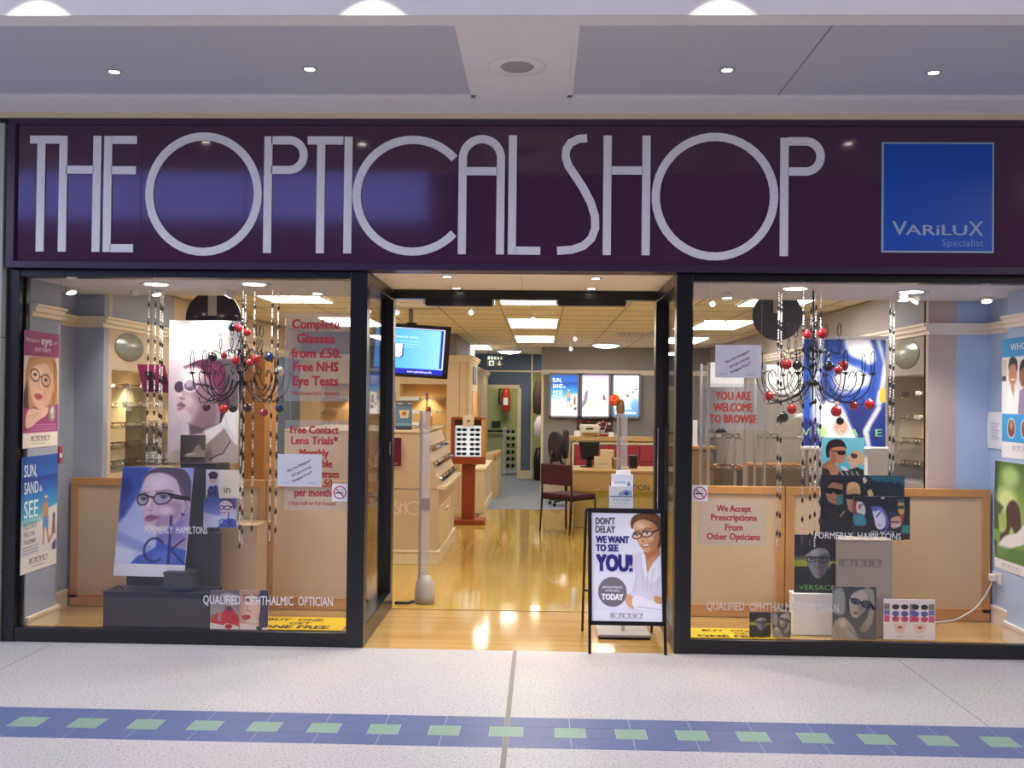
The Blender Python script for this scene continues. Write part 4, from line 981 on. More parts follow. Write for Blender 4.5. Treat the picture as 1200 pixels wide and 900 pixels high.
plinth('display_plinth', px_x(193, .42, 680), px_x(226, .42, 680), .40, .55, .25, .375, 'small black block in front of the tilted blue poster', DKGREY, top=DARK2)
plinth('display_plinth', px_x(224, .56, 640), px_x(254, .56, 640), .605, .655, .003, .61, 'slim black plinth with the two small cards above', DKGREY, top=DARK2)
plinth('display_box', px_x(256, .72, 640), px_x(301, .72, 640), .72, .98, .003, .655, 'tall tan box between the slim black plinth and the panel joint', mat('tan_box', '#bd9d78', .6))
t = thing('wire_handle', 'small wire loop on the left end of the low black plinth', 'wire loop', (px_x(138, .4, 697), .42, .248))
c0 = ORG[t.name]; MB().tube([(c0.x-.028+.056*i/8, .42, .249+.026*math.sin(math.pi*i/8)) for i in range(9)], .003, BLK, 6).build('loop', t)
# support rod for the blue poster is its own easel strut
# yellow sheets
YEL = '#f0c818'
def sheet(px0, px1, y0, y1, lines, label):
    cv = Canvas(0, 0, 100, 48, 40, YEL); a, b_ = px_x(px0, .5, 735), px_x(px1, .5, 738)
    o = poster('yellow_sheet', cv, (a, y0, .0045), X, (0, 1, 0), b_-a, y1-y0, .0015, lines, 'paper_print', edge=YEL); tag(o, label, 'sheet')
sheet(296, 403, .425, .80, [('BUY  ONE', 8, 17, 10, '#3a3010', {'w': 62, 'bold': .035}), ('GET', 36, 29, 8, '#3a3010', {'w': 24, 'bold': .035}), ('ONE FREE', 8, 44, 11, '#3a3010', {'w': 76, 'bold': .055})], 'yellow BUY ONE GET ONE FREE sheet lying in the left window')
sheet(806, 905, .40, .68, [('BUY  ONE', 20, 17, 10, '#3a3010', {'w': 64, 'bold': .035}), ('GET', 56, 29, 8, '#3a3010', {'w': 24, 'bold': .035}), ('ONE FREE', 10, 44, 11, '#3a3010', {'w': 80, 'bold': .055})], 'yellow BUY ONE GET ONE FREE sheet lying in the right window')

# ------------------------------------------------------------------ acrylic signs, notices, stickers
REDT = mat('red_vinyl', '#c22a34', .5); REDO = mat('orange_red_vinyl', '#e0452f', .5)
def acrylic(x0p, y0p, x1p, y1p, rows, label, m_=REDT, Y=.10, ztop=2.289):
    a, b_ = atY(x0p, y1p, Y), atY(x1p, y0p, Y); x0, x1, z0, z1 = a.x, b_.x, a.z, b_.z
    t = thing('acrylic_sign', label, 'sign', ((x0+x1)/2, Y, z0))
    MB().box(x0, x1, Y, Y+.003, z0, z1, HAZE).build('clear_panel', t)
    mb = MB()
    for s_, cxp, byp, hp, wp, bold in rows:
        q = atY(cxp, byp, Y-.001); k = (x1-x0)/(x1p-x0p)
        mb.text(s_, (q.x, Y-.001, q.z), X, Z, hp*k, m_, wp*k, bold, 'C')
    mb.build('lettering', t)
    for xx in (x0+.03, x1-.03): MB().tube([(xx, Y+.0015, z1), (xx, Y+.0015, ztop)], .0008, ALU, 4).build('hanging_wire', t)
acrylic(333, 367, 409.5, 470, [('Complete', 370, 385, 11, 57, .055), ('Glasses', 370, 402, 11, 46, .055), ('from £50.', 370.5, 419, 11, 60, .055), ('Free NHS', 370, 435, 11, 54, .055), ('Eye Tests', 369.5, 451.5, 11, 55, .055), ('We Accept NHS Vouchers', 370, 463, 4.5, 57, .02)],
        'clear sign reading Complete Glasses from £50 in red')
acrylic(333, 493, 409.5, 597.5, [('Free Contact', 368.5, 508, 9, 58, .055), ('Lens Trials*', 368.5, 520.5, 9, 56, .055), ('Monthly', 368, 535, 9, 35, .055), ('Disposable', 366, 547.5, 9, 48, .055), ('Contact Lenses', 368, 559.5, 9, 60, .055), ('from £6.50', 367, 570.5, 9, 46, .055), ('per month', 366.5, 581.5, 9, 44, .055), ('(*Ask Staff for Full Details)', 366, 592, 4.5, 56, .02)],
        'clear sign reading Free Contact Lens Trials in red', ztop=1.5265)
acrylic(822, 450, 898, 503, [('YOU ARE', 859, 468.5, 9.5, 42, .055), ('WELCOME', 859, 482, 9.5, 46, .055), ('TO BROWSE', 859, 495.5, 9.5, 56, .055)], 'clear sign reading YOU ARE WELCOME TO BROWSE in orange red', REDO)
acrylic(817, 586, 898, 638.5, [('We Accept', 860, 599.5, 7.5, 41, .055), ('Prescriptions', 860, 610, 7.5, 54, .055), ('From', 860, 621.5, 7.5, 21, .055), ('Other Opticians', 859.5, 632.5, 7.5, 63, .055)], 'clear sign reading We Accept Prescriptions From Other Opticians', ztop=1.377)
def notice(x0p, y0p, x1p, y1p, label, Y=.056, ang=26):
    a, b_ = atY(x0p, y1p, Y), atY(x1p, y0p, Y); cv = Canvas(0, 0, 52, 38, 40, '#eceaf2')
    cv.line([(4, 33.5), (13, 33.2)], .5, '#8a86a0'); cv.line([(36, 33.5), (46, 33.2)], .5, '#8a86a0')
    tx = [('Buy one Designer*', 26, 14.5, 2.9, '#8c3c50', {'w': 30, 'al': 'C', 'ang': ang, 'bold': .01}), ('and get second', 28, 21, 2.9, '#8c3c50', {'w': 25, 'al': 'C', 'ang': ang, 'bold': .01}), ('Designer Free**', 29.5, 27.5, 2.9, '#8c3c50', {'w': 26, 'al': 'C', 'ang': ang, 'bold': .01})]
    o = poster('paper_notice', cv, (a.x, Y, a.z), X, Z, b_.x-a.x, b_.z-a.z, .0006, tx, 'paper_print'); tag(o, label, 'notice')
notice(325, 532.5, 377.5, 570, 'white two for one notice taped over the contact lens sign')
notice(838, 404.5, 892, 442.5, 'white two for one notice high in the right window')
def nosmoke(px0, py0, px1, py1, label):
    a, b_ = atY(px0, py1, .0435), atY(px1, py0, .0435); cx, cz, r = (a.x+b_.x)/2, (a.z+b_.z)/2, (b_.x-a.x)*.42
    t = thing('no_smoking_sticker', label, 'sticker', (cx, .0445, a.z))
    MB().box(a.x, b_.x, .0442, .0455, a.z, b_.z, WHITE).build('backing', t)
    mb = MB(); RS = mat('sticker_red', '#c01f36', .5); BS = mat('sticker_black', '#16161a', .5)
    mb.box(cx-r*.7, cx+r*.35, .0436, .0440, cz-r*.16, cz+r*.04, BS); mb.box(cx+r*.4, cx+r*.55, .0436, .0440, cz-r*.16, cz+r*.04, BS)
    mb.strip([(r*.3, r*.15), (r*.2, r*.35), (r*.5, r*.45), (r*.35, r*.65)], r*.08, (cx, .0437, cz), X, Z, .0003, mat('smoke_grey', '#7f86a8', .5))
    mb.strip(arc(0, 0, r*.92, r*.92, 0, 350, 30), r*.17, (cx, .0432, cz), X, Z, .0005, RS, True); mb.strip([(-r*.62, r*.62), (r*.62, -r*.62)], r*.15, (cx, .0429, cz), X, Z, .0005, RS)
    mb.build('symbol', t)
nosmoke(389, 567, 407.5, 587.5, 'no smoking sticker on the glass beside the contact lens sign')
nosmoke(811, 568.5, 829.5, 587.5, 'no smoking sticker on the glass above the prescriptions sign')

# ------------------------------------------------------------------ right window cards
# swirl banner on a roll-up stand
cv = Canvas(0, 0, 100, 132, 110, '#2f4fa4'); cv.grad('#3a62b8', '#2c3c90', 'y')
cv.poly([(0, 0), (14, 0), (10, 40), (16, 90), (0, 110)], '#2b5ab4', 3); cv.poly([(14, 0), (26, 0), (20, 60), (30, 132), (16, 132), (10, 70)], '#dfe6f4', 4, .9, True)
cv.poly([(50, 0), (84, 0), (90, 22), (74, 34), (60, 26)], '#f6f4fa', 5, 1, True); cv.poly([(46, 30), (70, 38), (84, 50), (66, 62), (44, 66), (36, 50)], '#e9e4f0', 7, .9, True)
cv.line([(40, 20), (70, 30), (88, 44), (86, 62), (66, 74), (44, 84)], 9, '#2b4796', 5); cv.line([(90, 0), (98, 40), (92, 80), (78, 110)], 7, '#e6e6f0', 4); cv.line([(84, 0), (94, 30), (90, 60)], 6, '#3d5aa8', 4)
cv.poly([(20, 84), (40, 76), (54, 96), (66, 132), (30, 132)], '#f4eef2', 5, 1, True); cv.ell(46, 108, 9, 9, '#d8a890', 5); cv.poly([(56, 84), (80, 78), (84, 100), (70, 118), (58, 104)], '#2a3370', 6, 1, True); cv.poly([(0, 96), (18, 104), (30, 132), (0, 132)], '#27347a', 4); cv.poly([(94, 60), (100, 60), (100, 78), (92, 76)], '#e0c23a', 2)
cv.poly([(84, 80), (100, 82), (100, 132), (80, 132)], '#2d3f8c', 4); cv.line([(92, 84), (76, 112), (80, 132)], 6, '#dcdce6', 3); cv.poly([(16, 110), (26, 106), (30, 118), (20, 122)], '#b8e8a0', 3)
p0, p1 = atY(941, 523, .93), atY(1038, 397, .93)
bt = thing('banner_stand', 'large blue and white swirl banner on a white rail stand in the right window', 'banner', ((p0.x+p1.x)/2, .95, 0))
poster('banner_sheet', cv, (p0.x, .93, p0.z), X, Z, p1.x-p0.x, p1.z-p0.z, .003, [('V', -1, 119, 9, '#9fe08a', {'w': 9}), ('S', 42, 119, 9, '#c8e8c0', {'w': 7}), ('A', 58, 119, 9, '#9fe08a', {'w': 9}), ('C', 73, 119, 9, '#c8e8c0', {'w': 8}), ('E', 88, 119, 9, '#8fe07a', {'w': 8})], parent=bt)
MB().tube([(p0.x-.01, .935, p1.z+.005), (p1.x+.02, .935, p1.z+.005)], .014, WHITEP, 12).build('top_rail', bt); MB().tube([(p0.x-.01, .935, p0.z-.01), (p1.x+.02, .935, p0.z-.01)], .014, WHITEP, 12).build('bottom_rail', bt)
xq = px_x(1014, .95, 540); mb = MB(); mb.box(xq-.016, xq+.016, .945, .975, .02, p1.z, WHITEP, .004); mb.build('post', bt)
MB().box(xq-.15, xq+.15, .9, 1.02, .0, .02, WHITEP, .004).build('foot', bt)
# cyan couple
cv = Canvas(80, 80, 405, 370, 110, '#6fd0e6'); cv.grad('#7fd8ea', '#52bcd6', 'y')
cv.poly([(110, 190), (112, 150), (135, 110), (190, 92), (240, 105), (265, 150), (258, 170), (180, 170), (150, 220), (120, 230)], '#2c2226', 4, 1, True)
cv.poly([(140, 180), (170, 155), (250, 150), (264, 180), (262, 200), (270, 222), (256, 235), (250, 262), (225, 275), (190, 270), (160, 280), (100, 300), (110, 260), (140, 240)], '#c98a68', 4, 1, True); cv.poly([(150, 190), (185, 180), (190, 260), (150, 270)], '#a5684c', 14, .7)
cv.poly([(190, 178), (262, 178), (262, 202), (240, 212), (205, 208)], '#1f171a', 3); cv.line([(150, 178), (200, 184)], 7, '#1f171a')
cv.poly([(95, 280), (160, 262), (215, 330), (215, 370), (80, 370), (80, 300)], '#b0754f', 6, 1, True); cv.poly([(80, 305), (130, 320), (150, 370), (80, 370)], '#3a2e34', 5)
for k in range(4): cv.line([(130+22*k, 290-4*k), (165+14*k, 360)], 9, '#dba07c', 3); cv.line([(140+22*k, 290-4*k), (175+14*k, 360)], 3, '#8a543c', 2)
cv.poly([(300, 200), (320, 178), (370, 175), (400, 210), (405, 260), (380, 290), (330, 250)], '#d2b48a', 5, 1, True)
cv.poly([(270, 232), (300, 205), (345, 200), (365, 225), (370, 262), (350, 285), (345, 310), (300, 310), (300, 280), (278, 262)], '#e0b49a', 4, 1, True); cv.poly([(302, 200), (350, 205), (345, 232), (312, 232)], '#5e3c34', 4, 1, True); cv.line([(275, 245), (290, 250)], 5, '#b05048', 3)
cv.poly([(205, 345), (240, 320), (300, 318), (350, 300), (400, 320), (405, 370), (200, 370)], '#2e3036', 5); 
for k in range(4): cv.line([(225+40*k, 335), (250+38*k, 365)], 7, '#d8dcd8', 3)
cv.poly([(225, 290), (262, 300), (290, 330), (240, 325)], '#e9edec', 4)
p0, p1 = atY(963, 558, .72), atY(1013, 513, .72)
o = poster('photo_card', cv, (p0.x, .72, p0.z), X, Z, p1.x-p0.x, p1.z-p0.z, .006); tag(o, 'turquoise card of a couple in sunglasses, topmost of the right stack', 'photo card')
# dark group, back card
cv = Canvas(75, 375, 710, 845, 130, '#1c2130'); cv.grad('#26303e', '#121520', 'y'); cv.poly([(430, 375), (710, 375), (710, 440), (480, 420)], '#2c6478', 20, .9)
for k in range(4): cv.rect(470+60*k, 420, 500+60*k, 530, '#1a2c3a')
cv.poly([(120, 430), (180, 410), (240, 430), (245, 520), (225, 580), (180, 590), (140, 570), (118, 500)], '#a87a5e', 8, 1, True); cv.poly([(105, 450), (130, 405), (190, 390), (245, 420), (235, 440), (170, 430), (125, 470)], '#2a2124', 6, 1, True); cv.poly([(118, 470), (240, 485), (238, 515), (200, 520), (180, 500), (160, 515), (120, 505)], '#0c0c10', 4, 1, True); cv.line([(165, 555), (205, 560)], 7, '#7a4a40', 5)
cv.poly([(200, 530), (250, 525), (245, 590), (205, 595)], '#35858c', 5)
cv.poly([(285, 460), (330, 445), (370, 470), (375, 560), (345, 640), (300, 640), (275, 560)], '#c59a74', 8, 1, True); cv.poly([(275, 500), (285, 440), (330, 425), (372, 450), (378, 520), (350, 470), (300, 480)], '#d6b682', 5, 1, True); cv.poly([(270, 520), (370, 515), (365, 550), (275, 550)], '#201418', 4, 1, True)
cv.poly([(395, 400), (412, 385), (430, 415), (408, 440)], '#d9cfb4', 3); cv.poly([(430, 490), (460, 475), (480, 520), (440, 530)], '#d8c088', 4)
cv.poly([(75, 590), (160, 580), (230, 640), (330, 660), (400, 700), (500, 720), (500, 845), (75, 845)], '#14151c', 8, 1, True); cv.line([(230, 680), (260, 640)], 9, '#b89a5a', 5)
p0, p1 = atY(960.5, 631.5, .68), atY(1060, 557.5, .68)
o = poster('photo_card', cv, (p0.x, .68, p0.z), X, Z, p1.x-p0.x, p1.z-p0.z, .006); tag(o, 'large dark card of two men in sunglasses behind the party card', 'photo card')
# party card
cv = Canvas(320, 525, 760, 845, 120, '#161c2a'); cv.grad('#1c2436', '#14161e', 'y'); cv.poly([(620, 560), (760, 540), (760, 700), (640, 700)], '#141a28', 10)
cv.poly([(320, 640), (330, 570), (350, 560), (360, 620), (330, 680)], '#b02c40', 5, 1, True); cv.poly([(345, 575), (385, 570), (410, 610), (410, 660), (380, 670), (345, 640)], '#cfd2d4', 5, 1, True); cv.ell(368, 605, 10, 18, '#c04a50', 5); cv.ell(385, 590, 10, 8, '#4a86a8', 4)
cv.poly([(325, 660), (400, 665), (420, 740), (330, 740)], '#2f7a98', 6, 1, True)
for k in range(5): cv.line([(335+16*k, 672), (340+15*k, 735)], 3, '#73b0c4', 2)
cv.poly([(470, 620), (530, 605), (575, 660), (580, 720), (545, 770), (500, 760), (480, 690)], '#cfd0ee', 6, 1, True); cv.poly([(455, 605), (500, 600), (560, 630), (600, 730), (560, 800), (570, 700), (530, 630), (480, 640)], '#5560b8', 6, .9, True); cv.line([(500, 680), (530, 640)], 9, '#23243c', 4); cv.line([(515, 740), (540, 740)], 7, '#8c4a70', 4)
cv.poly([(668, 560), (708, 560), (716, 640), (690, 665), (668, 630)], '#c8a468', 5, 1, True); cv.rect(662, 545, 712, 572, '#3c5a66'); cv.rect(665, 592, 712, 618, '#274a44'); cv.poly([(680, 660), (716, 655), (700, 740), (660, 740)], '#a04a38', 6)
cv.poly([(612, 690), (670, 670), (690, 700), (680, 750), (620, 760)], '#c99a8c', 5, 1, True); cv.poly([(600, 640), (650, 632), (655, 670), (610, 690)], '#31365a', 6); cv.line([(620, 745), (680, 738)], 14, '#d8d4d4', 6); cv.line([(612, 715), (670, 715)], 9, '#2a2028', 3); cv.poly([(700, 740), (755, 735), (758, 800), (690, 800)], '#2c8884', 8)
cv.rect(535, 532, 560, 545, '#c8ccd2')
p0, p1 = atY(1000, 631.5, .65), atY(1066.5, 582, .65)
o = poster('photo_card', cv, (p0.x, .65, p0.z), X, Z, p1.x-p0.x, p1.z-p0.z, .006, [('GUCCI', 455, 808, 24, '#c8d8dc', {'w': 180, 'bold': .01})]); tag(o, 'dark party card with painted white face and GUCCI lettering', 'photo card')
# green and black man card
def art_ver(nx=90):
    cv = Canvas(58, 45, 390, 475, nx, '#191d28'); cv.grad('#1d2236', '#22252c', 'y'); cv.rect(58, 205, 160, 275, '#a8ac28'); cv.rect(320, 235, 390, 300, '#a8ac28'); cv.poly([(58, 200), (160, 190), (160, 225), (58, 232)], '#4a5230', 14, .8)
    cv.poly([(130, 190), (120, 120), (160, 70), (250, 50), (340, 80), (365, 150), (345, 230), (320, 200), (260, 130)], '#17171e', 5, 1, True)
    cv.poly([(140, 200), (160, 150), (220, 130), (300, 140), (330, 190), (320, 260), (290, 320), (250, 360), (215, 350), (185, 310), (160, 260)], '#8d8f98', 5, 1, True); cv.poly([(250, 200), (325, 180), (318, 260), (285, 325), (250, 355), (240, 280)], '#50525e', 24, .85, True); cv.ell(200, 170, 40, 22, '#b4b6bc', 25)
    cv.poly([(130, 195), (145, 135), (210, 95), (310, 110), (340, 190), (300, 150), (230, 140), (170, 175)], '#15151b', 4, 1, True)
    cv.line([(150, 208), (340, 212)], 9, '#101016'); cv.ring(185, 225, 32, 20, 7, '#101016', 5); cv.ring(272, 225, 38, 22, 7, '#101016', 3); cv.ell(190, 222, 12, 6, '#1c1c24', 3); cv.ell(268, 222, 13, 6, '#1c1c24', 3)
    cv.line([(225, 225), (212, 280), (240, 285)], 7, '#5a5c66', 5); cv.poly([(205, 312), (250, 306), (262, 316), (225, 326)], '#9c6c70', 3)
    cv.poly([(58, 310), (110, 285), (170, 330), (230, 380), (300, 330), (350, 250), (390, 300), (390, 475), (58, 475)], '#1b1d20', 6, 1, True); cv.line([(180, 350), (240, 400), (230, 470)], 6, '#3c3f46', 5); cv.line([(300, 340), (250, 400)], 6, '#34373e', 5)
    return cv
p0, p1 = atY(930.5, 696, .56), atY(982, 627, .56)
o = poster('photo_card', art_ver(), (p0.x, .56, p0.z), X, Z, p1.x-p0.x, p1.z-p0.z, .006, [('VERSACE', 95, 442, 34, '#74b860', {'w': 270})]); tag(o, 'dark card of a man in glasses with green VERSACE lettering', 'photo card')
def art_woman(nx=90):
    cv = Canvas(355, 430, 680, 820, nx, '#4a5058'); cv.grad('#3c424e', '#5d6064', 'y')
    cv.poly([(360, 470), (420, 440), (450, 520), (445, 620), (400, 640), (360, 600)], '#8d9498', 14, 1, True)
    for k in range(6): cv.line([(385+11*k, 470), (378+10*k, 630)], 4, '#b9bdbc', 3, .7)
    cv.poly([(480, 520), (520, 470), (590, 450), (620, 500), (620, 560), (580, 620), (530, 660), (495, 640), (482, 590)], '#b2aea8', 6, 1, True); cv.poly([(560, 560), (615, 520), (600, 600), (540, 655)], '#7e7c7a', 20, .8)
    cv.poly([(590, 440), (650, 450), (670, 560), (650, 700), (600, 760), (560, 740), (620, 640), (635, 540)], '#8f9086', 12, 1, True)
    for k in range(5): cv.line([(612+12*k, 450), (640+6*k, 560), (600+8*k, 720)], 4, '#b5b4a6', 3, .6)
    cv.line([(480, 515), (655, 575)], 10, '#1c2440'); cv.poly([(495, 520), (560, 530), (555, 560), (510, 550)], '#5f6684', 4); cv.ring(527, 538, 34, 18, 9, '#141a38', 14); cv.ring(605, 558, 36, 22, 10, '#141a38', 14); cv.ell(605, 558, 24, 12, '#4c5374', 4); cv.ell(528, 538, 9, 6, '#20242e', 3); cv.line([(640, 560), (660, 590)], 22, '#141a38', 4)
    cv.line([(556, 555), (540, 600), (565, 606)], 6, '#807c78', 5); cv.poly([(505, 625), (525, 612), (550, 622), (530, 636)], '#7c5a5c', 4, 1, True)
    cv.poly([(360, 720), (400, 665), (450, 660), (500, 720), (540, 790), (540, 820), (360, 820)], '#a39e96', 8, 1, True); cv.ell(430, 700, 26, 30, '#c4bfb6', 20); cv.line([(480, 740), (540, 800)], 16, '#8a847c', 6)
    for k in range(3): cv.line([(380+24*k, 745), (410+24*k, 810)], 5, '#6e6a66', 4)
    return cv
p0, p1 = atY(975.5, 748, .42), atY(1027, 688, .42)
o = poster('photo_card', art_woman(), (p0.x, .42, .006), X, Z, p1.x-p0.x, p1.z-.006, .006); tag(o, 'grey card of a long haired woman in glasses before the grey beige box', 'photo card')
for (a, b_), fn, lab in (((878, 903.5), art_ver, 'tiny dark card of a man, on the floor beside the right yellow sheet'), ((905, 927), art_woman, 'tiny grey card of a woman, on the floor beside the right yellow sheet')):
    p0, p1 = atY(a, 748, .45), atY(b_, 717.5, .45); cvq = fn(52)
    o = poster('photo_card', cvq, (p0.x, .45, .006), X, Z, p1.x-p0.x, p1.z-.006, .005); tag(o, lab, 'photo card')
cv = Canvas(725, 515, 1110, 815, 110, '#f0ebf0')
for y0, y1, c_ in ((548, 592, '#8c8a84'), (596, 632, '#6a74c8'), (636, 684, '#d8588c')):
    cv.rect(728, y0, 770, y1, c_); cv.rect(918, y0, 962, y1, c_); cv.rect(1062, y0, 1105, y1, c_)
for cx in (848, 996):
    cv.poly([(cx-45, 640), (cx+45, 640), (cx+40, 720), (cx+22, 762), (cx-22, 762), (cx-40, 720)], '#e8cfc0', 4, 1, True); cv.rect(cx-50, 690, cx+50, 696, '#efe9ee')
    cv.poly([(cx-18, 722), (cx, 716), (cx+18, 722), (cx, 734)], '#b8404c', 3, 1, True); cv.line([(cx, 650), (cx-4, 700)], 5, '#f8f4f4')
    for k, (yy, c_) in enumerate(((572, '#3e3a36'), (622, '#5560b0'), (662, '#c04678'))):
        for sg in (-1, 1): cv.ell(cx+sg*34, yy, 27, 20, c_, 3)
        cv.line([(cx-12, yy-8), (cx+12, yy-8)], 5, c_)
    cv.rect(cx-5, 555, cx+5, 690, '#f4f0f4'); cv.line([(cx-30, 790), (cx+30, 790)], 3, '#a8a0a8')
p0, p1 = atY(1035.5, 748, .44), atY(1096, 703, .44)
o = poster('photo_card', cv, (p0.x, .44, .006), X, Z, p1.x-p0.x, p1.z-.006, .006); tag(o, 'white card of two faces with rows of coloured sunglasses', 'photo card')
# boxes that carry the cards
GBOX = mat('grey_beige_box', '#a79a90', .6)
p0, p1 = atY(982, 745, .50), atY(1046, 632.5, .50)
bx = plinth('display_box', p0.x, p1.x, .50, .70, .003, p1.z-.002, 'tall grey beige box with the shop name in front of the long panel', GBOX)
mb = MB(); q = atY(983, 664, .495); deco_text(mb, (q.x, .4945, q.z), X, Z, .052, mat('grey_vinyl_dark', '#6b6570', .5), atY(1034, 664, .495).x-q.x, .0006, .9); mb.build('lettering', bx)
q0, q1 = atY(930, 745, .52), atY(976, 696, .52)
plinth('display_box', q0.x, q1.x, .53, .64, .003, q1.z-.003, 'white box under the green lettered card in the right window', WHITE)
plinth('display_box', atY(966, 600, .78).x, atY(1012, 600, .78).x, .735, .88, .003, .985, 'tall beige box holding up the dark cards', GBOX)

# right wall: posters, small paper, socket and flex
PRX = PXR-.004
cv = Canvas(0, 0, 100, 190, 90, '#e9e6ea'); cv.rect(0, 0, 100, 30, '#3aa0e0'); cv.rect(0, 120, 100, 165, '#3aa0e0'); cv.rect(0, 165, 100, 190, '#f2f0f2'); cv.rect(0, 34, 16, 60, '#c8c0b8'); cv.rect(0, 60, 14, 68, '#4a3a36')
cv.poly([(10, 120), (16, 84), (34, 74), (50, 80), (60, 120)], '#f6f4f6', 2); cv.ell(34, 56, 13, 20, '#b98264', 2); cv.poly([(20, 50), (24, 34), (36, 30), (48, 38), (48, 54), (40, 42), (26, 44)], '#2c1e1a', 2, 1, True); cv.poly([(28, 76), (40, 76), (36, 94)], '#b98264', 2); cv.line([(29, 66), (40, 66)], 2.4, '#f2eeea')
cv.poly([(50, 120), (54, 84), (70, 78), (100, 84), (100, 120)], '#9a8aa8', 2); cv.ell(66, 60, 12, 18, '#8f5c44', 2); cv.poly([(54, 54), (60, 38), (76, 38), (80, 60), (72, 46)], '#1c1412', 2, 1, True)
for cx in (30, 72): cv.ell(cx, 143, 13, 16, '#f6f2f2', 1); cv.ell(cx, 143, 11, 14, '#8a4a3c', 1); cv.ell(cx, 138, 5, 7, '#c89070', 1)
o = poster('wall_poster', cv, (PRX, .57, 1.20), (0, -1, 0), (0, 0, 1), .44, .785, .002, [("WHO'S", 28, 20, 11, '#ffffff', {'w': 60, 'bold': .01}), ('', 34, 178, 8, '#9a96a0', {'logo': 1, 'w': 54})], 'paper_print'); tag(o, 'bright blue and white poster of smiling people, upper on the right pilaster', 'poster')
cv = Canvas(0, 0, 100, 172, 90, '#7aa04a'); cv.grad('#4c6a34', '#a8c060', r=(0, 0, 100, 110)); cv.ell(50, 22, 26, 16, '#a9c47c', 12); cv.poly([(0, 0), (14, 0), (10, 60), (16, 110), (0, 110)], '#3a4a30', 5); cv.ell(40, 60, 30, 20, '#c9d690', 16); cv.poly([(0, 60), (30, 72), (20, 84), (0, 82)], '#3f5230', 6)
cv.poly([(40, 72), (60, 58), (80, 70), (84, 104), (70, 118), (56, 100), (40, 124), (24, 130), (20, 118), (40, 104)], '#4a3326', 4, 1, True); cv.poly([(10, 140), (34, 118), (70, 108), (100, 90), (100, 118), (60, 132), (20, 152)], '#e9e3e4', 3, 1, True); cv.rect(0, 128, 8, 150, '#3a3038'); cv.poly([(0, 136), (100, 132), (100, 156), (0, 158)], '#4e7a34', 5, .8); cv.rect(0, 156, 100, 172, '#efecee')
o = poster('wall_poster', cv, (PRX, .665, .455), (0, -1, 0), (0, 0, 1), .44, .715, .002, [('CNJ', 16, 46, 26, '#e9f2e0', {'w': 60}), ('contact', 16, 57, 8, '#e0ecd0', {'w': 40}), ('contact lenses', 8, 152, 7, '#d8f0c0', {'w': 60}), ('', 24, 168, 7, '#8a868c', {'logo': 1, 'w': 60})], 'paper_print', curve=.006); tag(o, 'green outdoor poster below the blue and white one at the right', 'poster')
cv = Canvas(0, 0, 50, 52, 40, '#f0eff6')
for k in range(8): cv.line([(12+(k % 2)*3, 16+3.2*k), (38-(k % 3)*4, 16.6+3.2*k)], 1, '#7c80a8', a=.8)
o = poster('paper_notice', cv, (3.225, 1.115, 1.235), (0, -1, 0), (0, 0, 1), .25, .26, .001, (), 'paper_print', curve=.008); tag(o, 'small curling white notice on the pale blue wall', 'notice')
t = thing('wall_socket', 'white electric socket with plug low on the pale blue wall', 'socket', (3.233, .97, .29))
MB().box(3.222, 3.233, .90, 1.04, .285, .365, WHITEP, .004).build('face_plate', t); MB().box(3.18, 3.222, .95, 1.01, .30, .35, WHITEP, .008).build('plug', t)
pts = [(3.195, .98, .30), (3.19, .985, .27)]+[tuple(atZ(a, b_, .012)) for a, b_ in ((1155, 708), (1140, 722), (1120, 727), (1098, 729), (1060, 732), (1035, 732))]
pts[2] = (3.15, .99, .19); pts[3] = (3.08, .985, .1)
mb = MB(); sm = []
for i in range(len(pts)-1):
    for k in range(4): sm.append(Vector(pts[i]).lerp(Vector(pts[i+1]), k/4))
sm.append(Vector(pts[-1])); sm2 = [sm[0]]+[(sm[i-1]+sm[i]*2+sm[i+1])/4 for i in range(1, len(sm)-1)]+[sm[-1]]
mb.tube(sm2, .006, WHITEP, 8); tag(mb.build('power_cord'), 'white power cord running from the wall socket across the display floor', 'cord')

# ------------------------------------------------------------------ spotlights on the bulkheads
def track_spot(px_, py_, Y, tgt, label, power=20, deg=60, zc=2.29):
    p = atY(px_, py_, Y); d = (Vector(tgt)-p).normalized()
    t = thing('spotlight', label, 'spotlight', (p.x, p.y, zc))
    MB().lathe([(.03, -.012), (.032, 0)], (p.x, p.y+.03, zc), WHITEP, 16).build('mount', t)
    MB().tube([(p.x, p.y+.03, zc-.01), (p.x+.006, p.y+.035, (zc+p.z)/2), p-d*.04], .006, WHITEP, 8).build('arm', t)
    mb = MB(); mb.tube([p-d*.05, p-d*.03, p+d*.02], [.014, .03, .038], WHITEP, 14); mb.build('lamp_head', t)
    mb = MB(); mb.tube([p+d*.0205, p+d*.022], [.032, .032], DISC, 14); mb.build('lamp_lens', t)
    if power: spot('spotlight_beam', p+d*.04, tgt, power, deg, .8, (1, .92, .82), .03)
